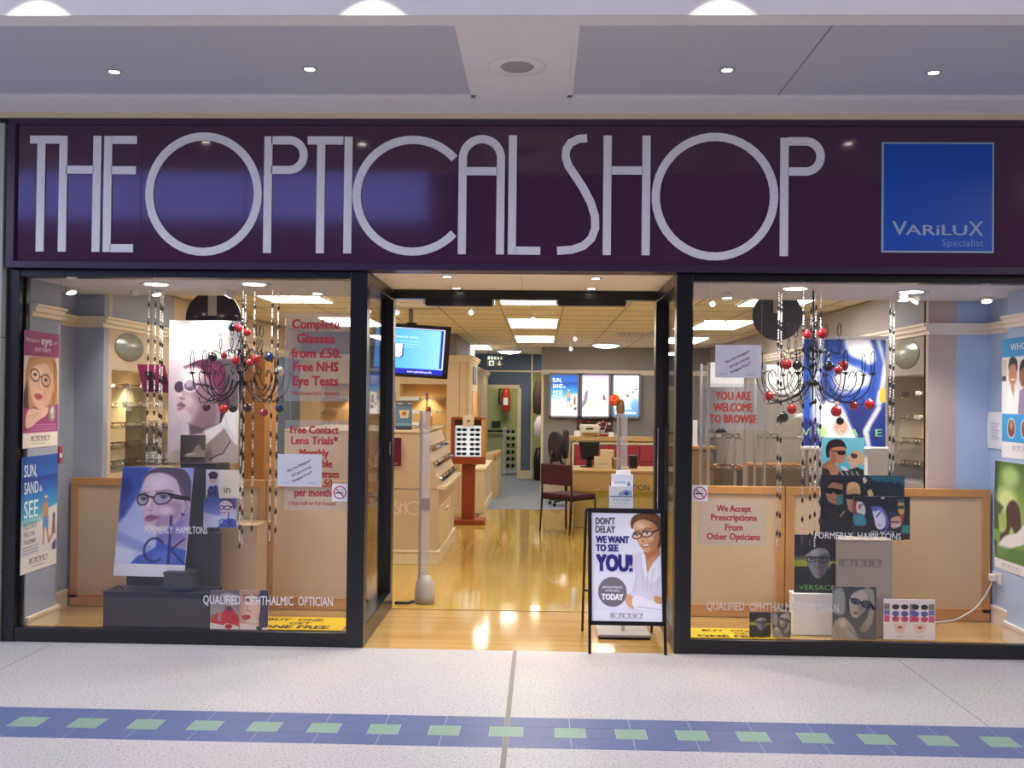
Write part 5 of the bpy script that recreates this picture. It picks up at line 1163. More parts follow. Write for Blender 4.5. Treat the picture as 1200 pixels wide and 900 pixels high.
for args in ((83, 340, .62, (-2.9, .4, 1.2), 'white spotlight nearest the pink poster', 26, 70),
             (158, 341, .8, (-3.1, 1.6, 1.2), 'white spotlight above the oval plaque, left bead curtain', 20, 70),
             (183.5, 342, .7, (-2.3, .5, .7), 'white spotlight hidden among the left beads', 30, 70),
             (269, 344, .7, (-2.4, .74, 1.9), 'white spotlight aimed at the man poster', 36, 80),
             (372, 341, .75, (-1.6, .6, .7), 'white spotlight above the Complete Glasses sign', 22, 80),
             (852, 346, .7, (1.3, .6, .6), 'white spotlight above the two for one notice', 44, 80),
             (1058, 349, .62, (2.4, .6, .6), 'white spotlight, left of the bright pair over the right display', 60, 75),
             (1073, 350, .68, (1.9, .7, 1.4), 'white spotlight, right of the bright pair over the right display', 60, 75),
             (1156, 350, .8, (3.0, .4, 1.2), 'white spotlight nearest the pale blue pilaster', 42, 75)):
    track_spot(*args)
for (a, b_), lab, pw in (((183, 333), 'round ceiling lamp above the left bead strands', 30), ((298, 333), 'round ceiling lamp above the left chandelier', 30), ((932, 338), 'round ceiling lamp above the right chandelier', 40), ((1068, 342), 'round ceiling lamp near the pale blue wall', 40)):
    p = atZ(a, b_, 2.29); recessed_light(p.x, p.y, 2.29, .1, lab, pw, (1, .95, .9), 120)
# dark round mirrors with a pale strap
for cxp, cyp, rp, lab, mt_ in ((250, 373, 33, 'dark round mirror hanging above the man poster', mat('dark_mirror', '#2c1c20', .12, .3)), (911, 370, 29, 'dark grey round disc hanging behind the right beads', mat('dark_disc', '#45464c', .5))):
    c_ = atY(cxp, cyp, 1.35); r = rp*7.42/1150
    t = thing('round_mirror', lab, 'mirror', (c_.x, 1.35, c_.z-r))
    MB().lathe([(.0005, -.012), (r-.01, -.012), (r, -.006), (r, .006), (.0005, .006)], c_, mt_, 44, 'Y').build('disc', t)
    MB().box(c_.x-.035, c_.x+.03, 1.325, 1.336, c_.z+.02, 2.425, mat('pale_strap', '#b8b2ae', .6), .002).build('strap', t)

# ------------------------------------------------------------------ bead strands
BEADM = mat('black_bead', '#141216', .12, 0, .8); SILV = mat('crystal_bead', '#e9e6e2', .08, .75, .8, .02, emit='#ffffff', estr=0.)
SILV.node_tree.nodes['Principled BSDF'].inputs['Metallic'].default_value = .55
mb = MB(); mb.lathe([(.0005, -.026), (.0085, -.006), (.009, .004), (.0005, .024)], (0, 0, 0), BEADM, 8); DROP = mb.build('drop_bead', origin=(0, 0, 0)).data
mb = MB()
for k in range(4): mb.lathe([(.0005, -.008), (.0058, -.003), (.0058, .003), (.0005, .008)], (0, 0, -.024+.017*k), SILV, 7)
CHAIN = mb.build('bead_chain', origin=(0, 0, 0)).data
for n_ in ('drop_bead', 'bead_chain'): bpy.data.objects.remove(bpy.data.objects[n_])
def strand(px_, y_end, Y, label, seed=0, ytop=None):
    p = atY(px_, y_end, Y); z1 = 2.289; z0 = p.z
    t = thing('bead_strand', label, 'bead strand', (p.x, Y, z0), 'bead strands hanging in the shop windows')
    MB().tube([(p.x, Y, z0), (p.x, Y, z1)], .0009, ALU, 4).build('cord', t)
    z = z1-.05-.01*seed; k = 0
    while z > z0+.02:
        for nm, me, dz in (('bead_chain', CHAIN, 0), ('drop_bead', DROP, -.062)):
            if z+dz < z0: break
            o = bpy.data.objects.new(nm, me); COL.objects.link(o); o.parent = t; o.location = (0, 0, z+dz-z0)
        z -= .124
for a in ((171.5, 545, .62, 'leftmost bead strand of the left window'), (179.5, 545, .63, 'second bead strand from the left in the left window'), (185.5, 545, .62, 'third bead strand from the left, close beside the fourth', 2), (188, 545, .64, 'fourth bead strand from the left in the left window', 3),
          (280.5, 641, .43, 'thick bright bead strand at the left chandelier, front one', 1), (283.5, 640, .45, 'bead strand twisted with the one at the left chandelier', 4), (294.5, 631, .46, 'lone bead strand just right of the left chandelier stem', 2), (315.5, 635, .44, 'inner of the two bead strands beside the Complete Glasses sign', 1), (322.5, 634, .45, 'outer of the two bead strands nearest the Complete Glasses sign', 3),
          (910.5, 641, .44, 'left strand of the first bead pair in the right window', 0), (913.8, 640, .45, 'right strand of the first bead pair in the right window', 1), (940, 638, .43, 'bead strand just left of the right chandelier stem', 3), (949, 640, .50, 'bead strand passing behind the right chandelier stem', 2), (954.5, 640, .46, 'bead strand just right of the right chandelier stem', 0), (960.5, 625, .44, 'bead strand along the left edge of the turquoise card', 4),
          (1042.5, 562, .74, 'left strand of the thick bead pair beside the swirl banner', 0), (1046.5, 562, .75, 'right strand of the thick bead pair beside the swirl banner', 1)):
    strand(*a)

# ------------------------------------------------------------------ chandeliers and baubles
WIRE = mat('black_wire', '#121114', .35, .3)
def spl(P, n=6):
    P = [Vector(p) for p in P]; out = []
    for i in range(len(P)-1):
        p0, p1, p2, p3 = P[max(i-1, 0)], P[i], P[i+1], P[min(i+2, len(P)-1)]
        for k in range(n):
            t = k/n; out.append(.5*((2*p1)+(p2-p0)*t+(2*p0-5*p1+4*p2-p3)*t*t+(3*p1-p0-3*p2+p3)*t**3))
    return out+[P[-1]]
def chandelier(cxp, cyp, Y, R, label, rot=0, narm=8, zoff=0):
    c_ = atY(cxp, cyp, Y); zb = c_.z
    t = thing('chandelier', label, 'chandelier', (c_.x, Y, zb-.1))
    W3 = lambda r, a, z: Vector((c_.x+r*math.cos(a), Y+r*math.sin(a)*.8, zb+z))
    mb = MB(); mb.tube([(c_.x, Y, zb-.05), (c_.x, Y, 2.288)], .0055, WIRE, 8)
    for zz in (-.05, .08, .2, .42, .5): mb.ball((c_.x, Y, zb+zz), .013, WIRE, 10)
    mb.build('stem', t)
    mb = MB()
    for k in range(4):
        a = k*math.pi/2+.4; mb.tube(spl([W3(.006, a, .1), W3(.04, a, .2), W3(.05, a, .28), W3(.02, a, .36), W3(.006, a, .42)], 5), .0035, WIRE, 6)
    mb.build('cage', t)
    MB().lathe([(.05, 0), (.05, .006), (.012, .012), (.006, .03)], (c_.x, Y, zb+.08), WIRE, 16).build('hub_plate', t)
    for k in range(narm):
        a = rot+2*math.pi*k/narm; mb = MB()
        mb.tube(spl([W3(.01, a, .1), W3(R*.3, a, .0), W3(R*.62, a, -.045), W3(R*.9, a, .02), W3(R, a, .14)], 6), .0042, WIRE, 6)
        mb.tube(spl([W3(R*.25, a, .1), W3(R*.36, a, .02), W3(R*.6, a, -.01), W3(R*.8, a, .05), W3(R*.86, a, .13), W3(R*.76, a, .16), W3(R*.7, a, .12)], 6), .0034, WIRE, 6)
        mb.tube(spl([W3(R*.35, a, .13), W3(R*.45, a, .06), W3(R*.62, a, .03), W3(R*.72, a, .07)], 5), .003, WIRE, 5)
        mb.tube(spl([W3(R*.62, a, -.045), W3(R*.8, a, -.06), W3(R*.86, a, -.03), W3(R*.8, a, -.015)], 5), .003, WIRE, 5)
        mb.build('arm', t)
        mb = MB(); mb.lathe([(.004, -.012), (.022, 0), (.024, .004)], W3(R, a, .14), WIRE, 12)
        u = Vector((-math.sin(a)*.3+math.cos(a)*.8, 0, 0)).normalized()
        mb.tube([W3(R, a, .14)+u*.012*math.sin(2*math.pi*i/14)+Vector((0, 0, .075-.072*math.cos(2*math.pi*i/14))) for i in range(14)], .003, WIRE, 6, True)
        mb.tube([W3(R, a, .14)+u*.008*math.sin(2*math.pi*i/10)+Vector((0, 0, .03-.028*math.cos(2*math.pi*i/10))) for i in range(10)], .0022, WIRE, 5, True)
        mb.build('candle_loop', t)
    for k in range(5):
        a = rot+.5+2*math.pi*k/5; mb = MB(); r2 = R*.55
        mb.tube(spl([W3(.01, a, .23), W3(r2*.4, a, .30), W3(r2*.75, a, .27), W3(r2, a, .29), W3(r2*1.05, a, .255), W3(r2*.9, a, .245)], 6), .0036, WIRE, 6)
        mb.tube(spl([W3(.01, a, .15), W3(r2*.5, a, .2), W3(r2*.8, a, .17), W3(r2*.7, a, .13), W3(r2*.6, a, .15)], 6), .003, WIRE, 6); mb.build('arm', t)
        mb = MB(); u = Vector((1, 0, 0)); mb.tube([W3(r2*.8, a, .27), W3(r2*.8, a, .31)], .003, WIRE, 6)
        for z0, hh_, ww in ((.30, .045, .008), (.385, .055, .012)):
            mb.tube([W3(r2*.8, a, z0)+u*ww*math.sin(2*math.pi*i/12)+Vector((0, 0, hh_*.8-hh_*.8*math.cos(2*math.pi*i/12))) for i in range(12)], .0028, WIRE, 6, True)
        mb.build('candle_loop', t)
    return c_
chandelier(283, 462, .45, .325, 'black wire chandelier with red, black and blue baubles in the left window', .2)
chandelier(952.5, 463, .47, .385, 'black wire chandelier with red and black baubles in the right window', .33)
BM = {'red': mat('bauble_red', '#c81c22', .12, .35, .8, .02, coat=.5), 'black': mat('bauble_black', '#141116', .1, .2, .8, coat=.5), 'blue': mat('bauble_navy', '#2c3a66', .15, .4, .8, coat=.4), 'wine': mat('bauble_wine', '#4a1522', .12, .3, .8, coat=.5), 'pink': mat('bauble_pink', '#b02e58', .15, .3, .8, coat=.4), 'silver': mat('bauble_silver', '#e6e6dc', .15, .6)}
def bauble(px_, py_, rp, col, Y, label, dz=.05, grp=None):
    c_ = atY(px_, py_, Y); r = rp*(Y+CD)/CF
    t = thing('bauble', label, 'bauble', (c_.x, Y, c_.z-r), grp)
    MB().ball(c_, r, BM[col], 18).build('globe', t)
    mb = MB(); mb.lathe([(r*.28, 0), (r*.28, r*.22), (r*.1, r*.25)], (c_.x, Y, c_.z+r*.96), CHROME, 10); mb.tube([(c_.x, Y, c_.z+r*1.15), (c_.x, Y, c_.z+r+dz)], .0014, WIRE, 5); mb.build('cap', t)
Lc = ', left window'
for a in ((272, 384, 4.6, 'black', .40, 'black bauble in the top cluster of the left chandelier'), (279.5, 384.5, 5, 'red', .36, 'red bauble in the middle of the top cluster, left chandelier'), (289.5, 389.5, 4.6, 'red', .38, 'red bauble at the right of the top cluster, left chandelier'),
          (249, 418.5, 5.6, 'black', .42, 'dark bauble at the white top of the man poster'), (262.5, 417, 3.8, 'red', .40, 'small red bauble right of the dark one over the man poster'), (276, 422.5, 5, 'red', .36, 'red bauble just left of the left chandelier stem'), (292, 425, 4.2, 'red', .37, 'small red bauble just right of the left chandelier stem'), (300.5, 421, 5.4, 'red', .34, 'bright red bauble with a highlight, right half of the left chandelier'), (315.5, 418.5, 5.6, 'blue', .40, 'navy bauble, upper of two by the Complete Glasses sign'),
          (242, 477.5, 4.8, 'wine', .38, 'wine coloured bauble before the ear of the man poster'), (262, 479.5, 5.4, 'red', .34, 'glowing red bauble before the neck of the man poster'), (273, 478.5, 5.2, 'black', .38, 'black bauble low beside the left chandelier stem'), (290, 478, 5.2, 'wine', .40, 'dark wine bauble low right of the left chandelier stem'), (309.5, 483.5, 4.8, 'pink', .38, 'pinkish bauble hanging lowest under the left chandelier'), (327.5, 478.5, 5.2, 'blue', .40, 'navy bauble, lower of two by the Complete Glasses sign'),
          (946, 392.5, 5, 'red', .40, 'red bauble left of the stem top, right chandelier'), (963.5, 391, 5.8, 'red', .38, 'red bauble right of the stem top, right chandelier'),
          (921.5, 427, 6, 'red', .40, 'red bauble over the white panel, right window'), (934, 428, 5.6, 'black', .43, 'black bauble beside the red one over the white panel'), (971, 429.5, 6.2, 'black', .40, 'black bauble before the swirl banner, upper right window'), (988, 428.5, 6.2, 'red', .38, 'upper of the touching red baubles before the swirl banner'), (982.5, 434, 5, 'red', .34, 'lower of the touching red baubles before the swirl banner'),
          (901, 464, 5.6, 'red', .40, 'leftmost red bauble of the right chandelier'), (928, 479.5, 5.8, 'red', .38, 'red bauble above the white figurine, right window'), (918, 489, 6, 'black', .40, 'black bauble lowest at the left of the right chandelier'), (980, 482, 6.4, 'red', .36, 'large red bauble above a black one, before the swirl banner'), (1000.5, 475.5, 5, 'red', .42, 'paler red bauble in the middle of the swirl banner'), (1019, 474, 5.8, 'red', .56, 'rightmost red bauble before the swirl banner', .19), (984.5, 493.5, 4.6, 'black', .40, 'black bauble hanging lowest before the swirl banner', .16)):
    bauble(*a)
bauble(327, 435.5, 6, 'silver', .36, 'bright silver bauble beside the Complete Glasses sign')

# ------------------------------------------------------------------ spectacles on the shelves
def specs_mesh(name, rim, lens=None, w=.135):
    mb = MB()
    for sg in (-1, 1):
        P = [(sg*w*.25+w*.2*math.cos(a)*(1+.12*math.cos(2*a)), 0, w*.13+w*.13*math.sin(a)) for a in np.linspace(0, 2*math.pi, 12, endpoint=False)]
        mb.tube(P, .0028, rim, 5, True)
        if lens: mb.add(P, [list(range(12))], lens)
        mb.tube([(sg*w*.46, 0, w*.2), (sg*w*.5, .012, w*.2), (sg*w*.5, .1, w*.19), (sg*w*.48, .13, w*.12)], .0022, rim, 5)
    mb.tube([(-w*.06, 0, w*.17), (0, -.004, w*.2), (w*.06, 0, w*.17)], .0024, rim, 5)
    me = mb.build(name, origin=(0, 0, 0)); d = me.data; bpy.data.objects.remove(me); return d
RIMS = [mat('rim_silver', '#c8c4bc', .2, .8), mat('rim_gold', '#b8965a', .25, .8), mat('rim_black', '#1b1718', .25), mat('rim_brown', '#5a3522', .3)]
LENSC = mat('lens_pale', '#d9d6ce', .1, .1, .8); LENSD = mat('lens_dark', '#2c2a2c', .1, 0, .8)
SPX = [specs_mesh('spectacles', r, l) for r, l in ((RIMS[0], LENSC), (RIMS[1], LENSC), (RIMS[2], None), (RIMS[3], None), (RIMS[2], LENSD))]
rnd = random.Random(3)
def specs(loc, rz, label, grp, k=None):
    o = bpy.data.objects.new('spectacles', SPX[rnd.randrange(4) if k is None else k]); COL.objects.link(o); o.location = loc; o.rotation_euler = (0, 0, rz+rnd.uniform(-.12, .12))
    return tag(o, label, 'spectacles', grp)
ORD = ('top', 'second', 'third', 'fourth', 'lowest')
def wall_shelves(side, xw, y0, y1, zs, dep, nper, what):
    sgn = -1 if side == 'left' else 1
    for i, z in enumerate(zs):
        t = thing('glass_shelf', '%s glass shelf in the lit alcove of the %s wall' % (ORD[i], side), 'shelf', (xw+sgn*dep/2, (y0+y1)/2, z))
        MB().box(xw+sgn*.02, xw+sgn*.278, y0+.002, y1-.002, z, z+.006, SHELFG).build('glass_plate', t)
        mb = MB()
        for yy in (y0+.002, y1-.014): MB().box(xw+sgn*.1, xw+sgn*.12, yy, yy+.012, z-.012, z, CHROME).build('bracket', t)
        for k in range(nper):
            specs((xw+sgn*(.09+.05*(k % 2)), y0+.14+(y1-y0-.28)*k/(nper-1), z+.0068), -sgn*math.pi/2 if sgn < 0 else -math.pi/2, 'spectacles on the %s glass shelf of the lit %s wall alcove' % (ORD[i], side), '%s shelf of the %s alcove' % (ORD[i], side))
wall_shelves('left', LW, 1.26, 2.5, (1.6, 1.45, 1.29, 1.13, .98), .28, 7, '')
wall_shelves('right', RWX, 1.17, 1.95, (1.6, 1.42, 1.24, 1.06), .28, 5, '')
for A, nm in ((A0, 'left'), (A1, 'right')):
    for i, z in enumerate((1.52, 1.34, 1.16, .98)):
        t = thing('glass_shelf', '%s glass shelf in the %s alcove of the testing room front' % (ORD[i], nm), 'shelf', ((A[0]+A[1])/2, BLK_Y+.2, z))
        MB().box(A[0]+.002, A[1]-.002, BLK_Y+.05, BLK_Y+.29, z, z+.006, SHELFG).build('glass_plate', t)
        MB().box(A[0]+.002, A[0]+.02, BLK_Y+.1, BLK_Y+.12, z-.012, z, CHROME).build('bracket', t)
        for k in range(4):
            specs((A[0]+.1+(A[1]-A[0]-.2)*k/3, BLK_Y+.1, z+.0068), 0, 'spectacles on the %s shelf of the %s testing room alcove' % (ORD[i], nm), '%s shelf of the %s testing room alcove' % (ORD[i], nm))

# ------------------------------------------------------------------ left glass case behind the bead strands
t = thing('glass_case', 'free standing glass case behind the left bead strands', 'display case', (-2.86, 1.75, 0))
x0, x1, y0, y1 = px_x(147, 1.55, 500), px_x(206, 1.55, 500), 1.55, 1.95
MB().box(x0, x1, y0, y1, .004, .72, MAPLE, .004).build('base_cabinet', t)
mb = MB()
for a in ((x0, x0+.006, y0, y1), (x1-.006, x1, y0, y1), (x0, x1, y0, y0+.006)): mb.box(*a, .72, 1.6, SHELFG)
mb.build('glass_sides', t); MB().box(x0, x1, y0, y1, 1.6, 1.61, SHELFG).build('glass_top', t)
for z in (1.0, 1.29): MB().box(x0+.008, x1-.008, y0+.01, y1, z, z+.007, SHELFG).build('shelf', t)
for z, i in ((1.0, 1), (1.29, 0)):
    for k in range(3): specs((x0+.09+k*(x1-x0-.18)/2, y0+.12, z+.0075), .2*(k-1), 'spectacles on the %s shelf of the left glass case' % ('upper' if z > 1.1 else 'lower'), '%s shelf of the glass case' % ('upper' if z > 1.1 else 'lower'))
for k, lab in enumerate(('left small white display cube in the glass case', 'right small white display cube in the glass case')):
    xx = x0+.10+k*.14; o = MB().box(xx, xx+.085, y0+.2, y0+.285, 1.0075, 1.09, WHITE, .004).build('display_cube'); tag(o, lab, 'cube')
# maple post and slate strip along the left wall
t = thing('maple_post', 'tall maple post against the left wall behind the chandelier', 'post', (-3.1, 4.75, 0))
MB().box(-3.23, -3.0, 4.5, 4.98, .13, 1.99, MAPLED, .006).build('post', t); MB().box(-3.23, -2.98, 4.48, 5.0, 1.99, 2.03, CREAM, .004).build('cap', t); MB().box(-3.2, -2.98, 4.48, 5.0, .004, .13, CREAM, .004).build('base', t)
t = thing('slate_panel', 'grey blue wall panel left of the testing room front', 'panel', (-3.2, 5.9, 0))
MB().box(-3.235, -3.16, 5.3, 6.7, .004, 2.03, DARKBW, .004).build('board', t); MB().box(-3.235, -3.15, 5.28, 6.72, .004, .12, CREAM, .003).build('plinth_rail', t)

# ------------------------------------------------------------------ sloping eyewear counter
CY0, CY1 = 3.07, 4.8
ct = thing('eyewear_counter', 'maple eyewear counter with sloping tiers at the left of the doorway', 'counter', (-1.6, CY0, 0))
BEIGEC = mat('beige_counter', '#cbb396', .5, vary=.04)
mb = MB(); mb.prism([(-2.4, .11), (-.955, .11), (-.945, .69), (-.90, .69), (-.905, .725), (-.935, .73), (-1.10, 1.2), (-1.14, 1.225), (-2.4, 1.225)], (0, CY0, 0), X, Z, CY1-CY0, BEIGEC)
mb.box(-2.4, -.93, CY0-.003, CY0, .699, .705, GROUT)
mb.build('body', ct)
mb = MB(); mb.box(-2.4, -.935, CY0-.014, CY1, .0, .11, CREAM, .004); mb.box(-2.4, -.93, CY0-.02, CY1, .11, .13, CREAM, .004); mb.build('skirting', ct)
MB().box(-.96, -.875, CY0-.004, CY1, .70, .735, CREAM, .006).build('ledge', ct)
MB().box(-2.4, -1.09, CY0-.01, CY1, 1.226, 1.245, MAPLE, .004).build('top', ct)
for k in range(3):
    f0, f1 = .08+.3*k, .34+.3*k; xa = -.935-.165*f0; za = .73+.47*f0
    mb = MB(); mb.box(xa-.03, xa+.035, CY0+.03, CY1-.03, za, za+.012, CLEAR, .002); mb.box(xa+.03, xa+.035, CY0+.03, CY1-.03, za, za+.035, CLEAR); mb.build('tier', ct)
    for q in range(8):
        specs((xa+.005, CY0+.14+q*.21, za+.0135), -math.pi/2+math.pi, 'spectacles on the %s tier of the sloping counter' % ('bottom', 'middle', 'top')[k], '%s tier of the sloping counter' % ('bottom', 'middle', 'top')[k])
for k, (a, b_) in enumerate(((CY0+.12, CY0+.62), (CY0+.64, CY0+1.14))):
    d = MB().box(-.955, -.94, a, b_, .14, .53, MAPLE, .004).build('door', ct)
    MB().ball((-.93, b_-.06 if k == 0 else a+.06, .46), .014, CHROME, 10).build('knob', d)
mb = MB(); q = atY(462, 602.5, CY0-.004); sh = MB()
mb.text('', (0, 0, 0), X, Z, .1, VIN) if False else None
q2 = atY(494.5, 588, CY0-.004); wfull = (q2.x-q.x)*931.6/255.
Xs = q.x-wfull*(658.5-34.4)/931.6
deco_text(mb, (Xs, CY0-.0045, q.z), X, Z, q2.z-q.z, mat('counter_lettering', '#f6efe4', .5), wfull, .001, .62)
mb.build('lettering', ct)
p0, p1 = atY(459, 546, CY0-.03), atY(470.5, 513, CY0-.03)
o = poster('hanging_card', Canvas(0, 0, 20, 40, 16, '#5e1630').rect(4, 36, 16, 37.5, '#c8a0a8'), (p0.x-.1, CY0-.03, p0.z), X, Z, p1.x-p0.x+.1, p1.z-p0.z, .004); tag(o, 'dark red card hung on the front of the sloping counter', 'hanging card')
cv = Canvas(0, 0, 100, 160, 60, '#4e5866'); cv.grad('#5a6470', '#454c58', 'y'); cv.rect(0, 30, 100, 120, '#5f7f98'); cv.poly([(20, 50), (85, 50), (75, 95), (30, 95)], '#d8cbb8', 2); cv.ell(52, 70, 17, 16, '#d89838', 4); cv.ell(52, 70, 6, 6, '#5a3018', 2); cv.rect(0, 122, 100, 138, '#7aa0bc'); cv.line([(10, 14), (40, 14)], 5, '#d9dee2'); cv.line([(76, 14), (92, 14)], 6, '#c8ced4')
p0, p1 = atY(463.5, 502, CY0+.2), atY(483, 470, CY0+.2)
o = poster('counter_card', cv, (p0.x, CY0+.2, 1.2455), X, Z, p1.x-p0.x, p1.z-1.2455, .012); tag(o, 'dark grey leaflet card standing on the sloping counter', 'counter card')
for k in range(3): specs((-1.42+.14*k, CY0+.5, 1.2465), .2, 'spectacles lying on the flat top of the sloping counter', 'top of the sloping counter')
t = thing('frame_rack', 'small clear rack of white boxes on the sloping counter behind the grey card', 'rack', (-1.32, CY0+.75, 1.2455))
for k in range(3): MB().box(-1.48, -1.16, CY0+.68, CY0+.86, 1.256+.13*k, 1.264+.13*k, SHELFG).build('shelf', t)
mb = MB(); mb.box(-1.49, -1.48, CY0+.68, CY0+.86, 1.246, 1.6, CLEAR); mb.build('side', t); MB().box(-1.16, -1.15, CY0+.68, CY0+.86, 1.246, 1.6, CLEAR).build('side', t)
for k in range(3):
    o = MB().box(-1.42, -1.24, CY0+.72, CY0+.8, 1.2655+.13*k, 1.305+.13*k, WHITE, .004).build('white_box'); tag(o, 'white box on the %s shelf of the clear counter rack' % ('lowest', 'middle', 'top')[k], 'box')
t = thing('red_bottle', 'small red and orange bottle at the back of the sloping counter', 'bottle', (-1.2, CY1-.35, 1.2455))
MB().lathe([(.0005, 0), (.035, .002), (.035, .11), (.015, .15)], (-1.2, CY1-.35, 1.2455), mat('orange_glass', '#d98a2c', .2), 14).build('body', t); MB().lathe([(.016, 0), (.02, .005), (.018, .06), (.0005, .065)], (-1.2, CY1-.35, 1.3955), RED, 12).build('cap', t)

# ------------------------------------------------------------------ sunglass stand
sx, sy = -.89, 6.15
st = thing('sunglass_stand', 'mahogany pedestal stand with a lit white case of sunglasses', 'display stand', (sx, sy, 0))
MB().box(sx-.21, sx+.21, sy-.17, sy+.17, .004, .055, WOODRED, .006).build('base_plate', st)
MB().box(sx-.085, sx+.075, sy-.06, sy+.06, .055, .74, WOODRED, .006).build('post', st)
mb = MB(); zb0, zt0 = .74, 1.30; mb.box(sx-.22, sx+.2, sy-.12, sy+.1, zb0, zb0+.09, WOODRED, .005); mb.box(sx-.22, sx-.175, sy-.12, sy+.1, zb0+.09, zt0, WOODRED, .004); mb.box(sx+.155, sx+.2, sy-.12, sy+.1, zb0+.09, zt0, MAPLED, .004); mb.box(sx-.22, sx+.2, sy-.12, sy+.1, zt0-.01, zt0+.02, WOODRED, .004); mb.box(sx-.175, sx+.155, sy+.06, sy+.1, zb0+.09, zt0, WOODRED); mb.build('case', st)
MB().box(sx-.175, sx+.155, sy+.04, sy+.06, zb0+.09, 1.215, mat('lit_white_panel', '#f2f6f8', .4, emit='#e8f4fa', estr=.75)).build('lit_panel', st)
MB().box(sx-.175, sx+.155, sy-.06, sy+.04, 1.215, 1.29, mat('dark_wood_inner', '#5a2c18', .5)).build('header', st)
MB().box(sx-.075, sx+.065, sy-.13, sy-.122, 1.2, 1.345, mat('pale_sign_card', '#cfc4a4', .5), .004).build('sign_card', st)
MB().ball((sx-.005, sy-.131, 1.275), .022, BLK, 10, .5).build('sign_emblem', st)
for i in range(6):
    for j in range(2):
        specs((sx-.095+.165*j, sy-.02, zb0+.105+.06*i), 0, 'dark sunglasses in row %s of the lit case on the mahogany stand' % ('one from the bottom', 'two from the bottom', 'three from the bottom', 'three from the top', 'two from the top', 'one from the top')[i], 'row %d of the mahogany stand' % (i+1), 4)
# low cabinet beyond it
t = thing('low_cabinet', 'low pale wood cabinet with a pointed end behind the mahogany stand', 'cabinet', (-.85, 9.5, 0))
mb = MB(); mb.prism([(-.955, 0), (-.66, 0), (-.66, .62), (-.7, .7), (-.955, .64)], (0, 9.25, .004), X, Z, 1.2, mat('pale_maple', '#cdb88c', .45)); mb.build('body', t)
MB().box(-.72, -.655, 9.2, 10.5, .64, .70, MAPLED, .004).build('top_edge', t)
t = thing('low_cabinet', 'low wood counter with a white leaflet right behind the mahogany stand post', 'cabinet', (-.83, 7.9, 0))
MB().box(-.915, -.76, 7.2, 9.1, .004, .58, MAPLE, .005).build('body', t); MB().box(-.9, -.74, 7.18, 9.1, .58, .61, CREAM, .004).build('top', t); MB().box(-.76, -.742, 7.18, 9.1, .004, .12, CREAM, .004).build('skirting', t)

# ------------------------------------------------------------------ television on its pole
cv = Canvas(115, 140, 790, 820, 120, '#15151a'); cv.rect(60, 150, 710, 790, '#1f2fc0'); cv.rect(60, 150, 705, 700, '#e8f0ff'); cv.rect(60, 172, 690, 682, '#1a3aa8'); cv.grad('#4aa8f0', '#8ad0ff', 'x', (60, 178, 650, 668)); cv.rect(60, 700, 705, 775, '#1c28b8')
tw, th_ = .735, .515
cv = Canvas(0, 0, 100, 68, 110, '#1c28b0'); cv.rect(0, 0, 100, 60, '#eef4ff'); cv.rect(1.5, 1.5, 98, 58.5, '#1a3aa0'); cv.grad('#3f9cf0', '#8fd2ff', 'x', (2, 4, 92, 57)); cv.rect(0, 60, 100, 68, '#1b24a8')
cv.poly([(24, 24), (41, 24), (41, 42), (38, 45), (24, 45)], '#16306e'); cv.poly([(22, 24), (39, 24), (39, 41), (36, 44), (22, 44)], '#f4f6fa')
for k in range(5): cv.line([(24, 28+3*k), (36, 28+3*k)], .9, '#9aa4b0')
for k in range(3): cv.line([(26+12*(k > 0), 20+4*k), (66-5*k, 20.3+4*k)], 1, '#bfe2ff', a=.8)
cv.ring(27, 64, 2.6, 2.4, 1, '#e8ecff')
tc_ = atY(481, 411, 3.5)
tv = thing('television', 'black television showing a blue web page, hung from the ceiling on a pole', 'television', (tc_.x, 3.5, tc_.z))
T = Matrix.Translation(tc_) @ Matrix.Rotation(math.radians(13), 4, 'Z') @ Matrix.Rotation(math.radians(2.5), 4, 'Y') @ Matrix.Rotation(math.radians(9), 4, 'X')
mb = MB(); w2, h2 = .38, .258
for a in ((-w2, w2, h2-.033, h2), (-w2, w2, -h2, -h2+.033), (-w2, -w2+.035, -h2, h2), (w2-.052, w2, -h2, h2)): mb.box(a[0], a[1], -.03, .03, a[2], a[3], mat('tv_black', '#141318', .3), .004, T)
mb.box(-w2+.01, w2-.01, .0, .06, -h2+.01, h2-.01, MATS['tv_black'], .006, T); mb.build('bezel', tv)
R3 = T.to_3x3()
scr = poster('screen', cv, T @ Vector((-w2+.034, -.012, -h2+.032)), R3 @ Vector((1, 0, 0)), R3 @ Vector((0, 0, 1)), 2*w2-.085, 2*h2-.064, .002, [('Research notes', 25, 15, 3.4, '#e8f6ff', {'w': 36}), ('www.opticalshop.info', 48, 66, 3.4, '#e9edff', {'w': 36, 'bold': .01})], 'screen', tv)
MB().tube([T @ Vector((0, .05, .1)), (tc_.x-.01, 3.58, 2.427)], .022, GREYP, 12).build('pole', tv)
MB().box(-.05, .05, .05, .09, .05, .27, BLK, .006, T).build('bracket', tv)

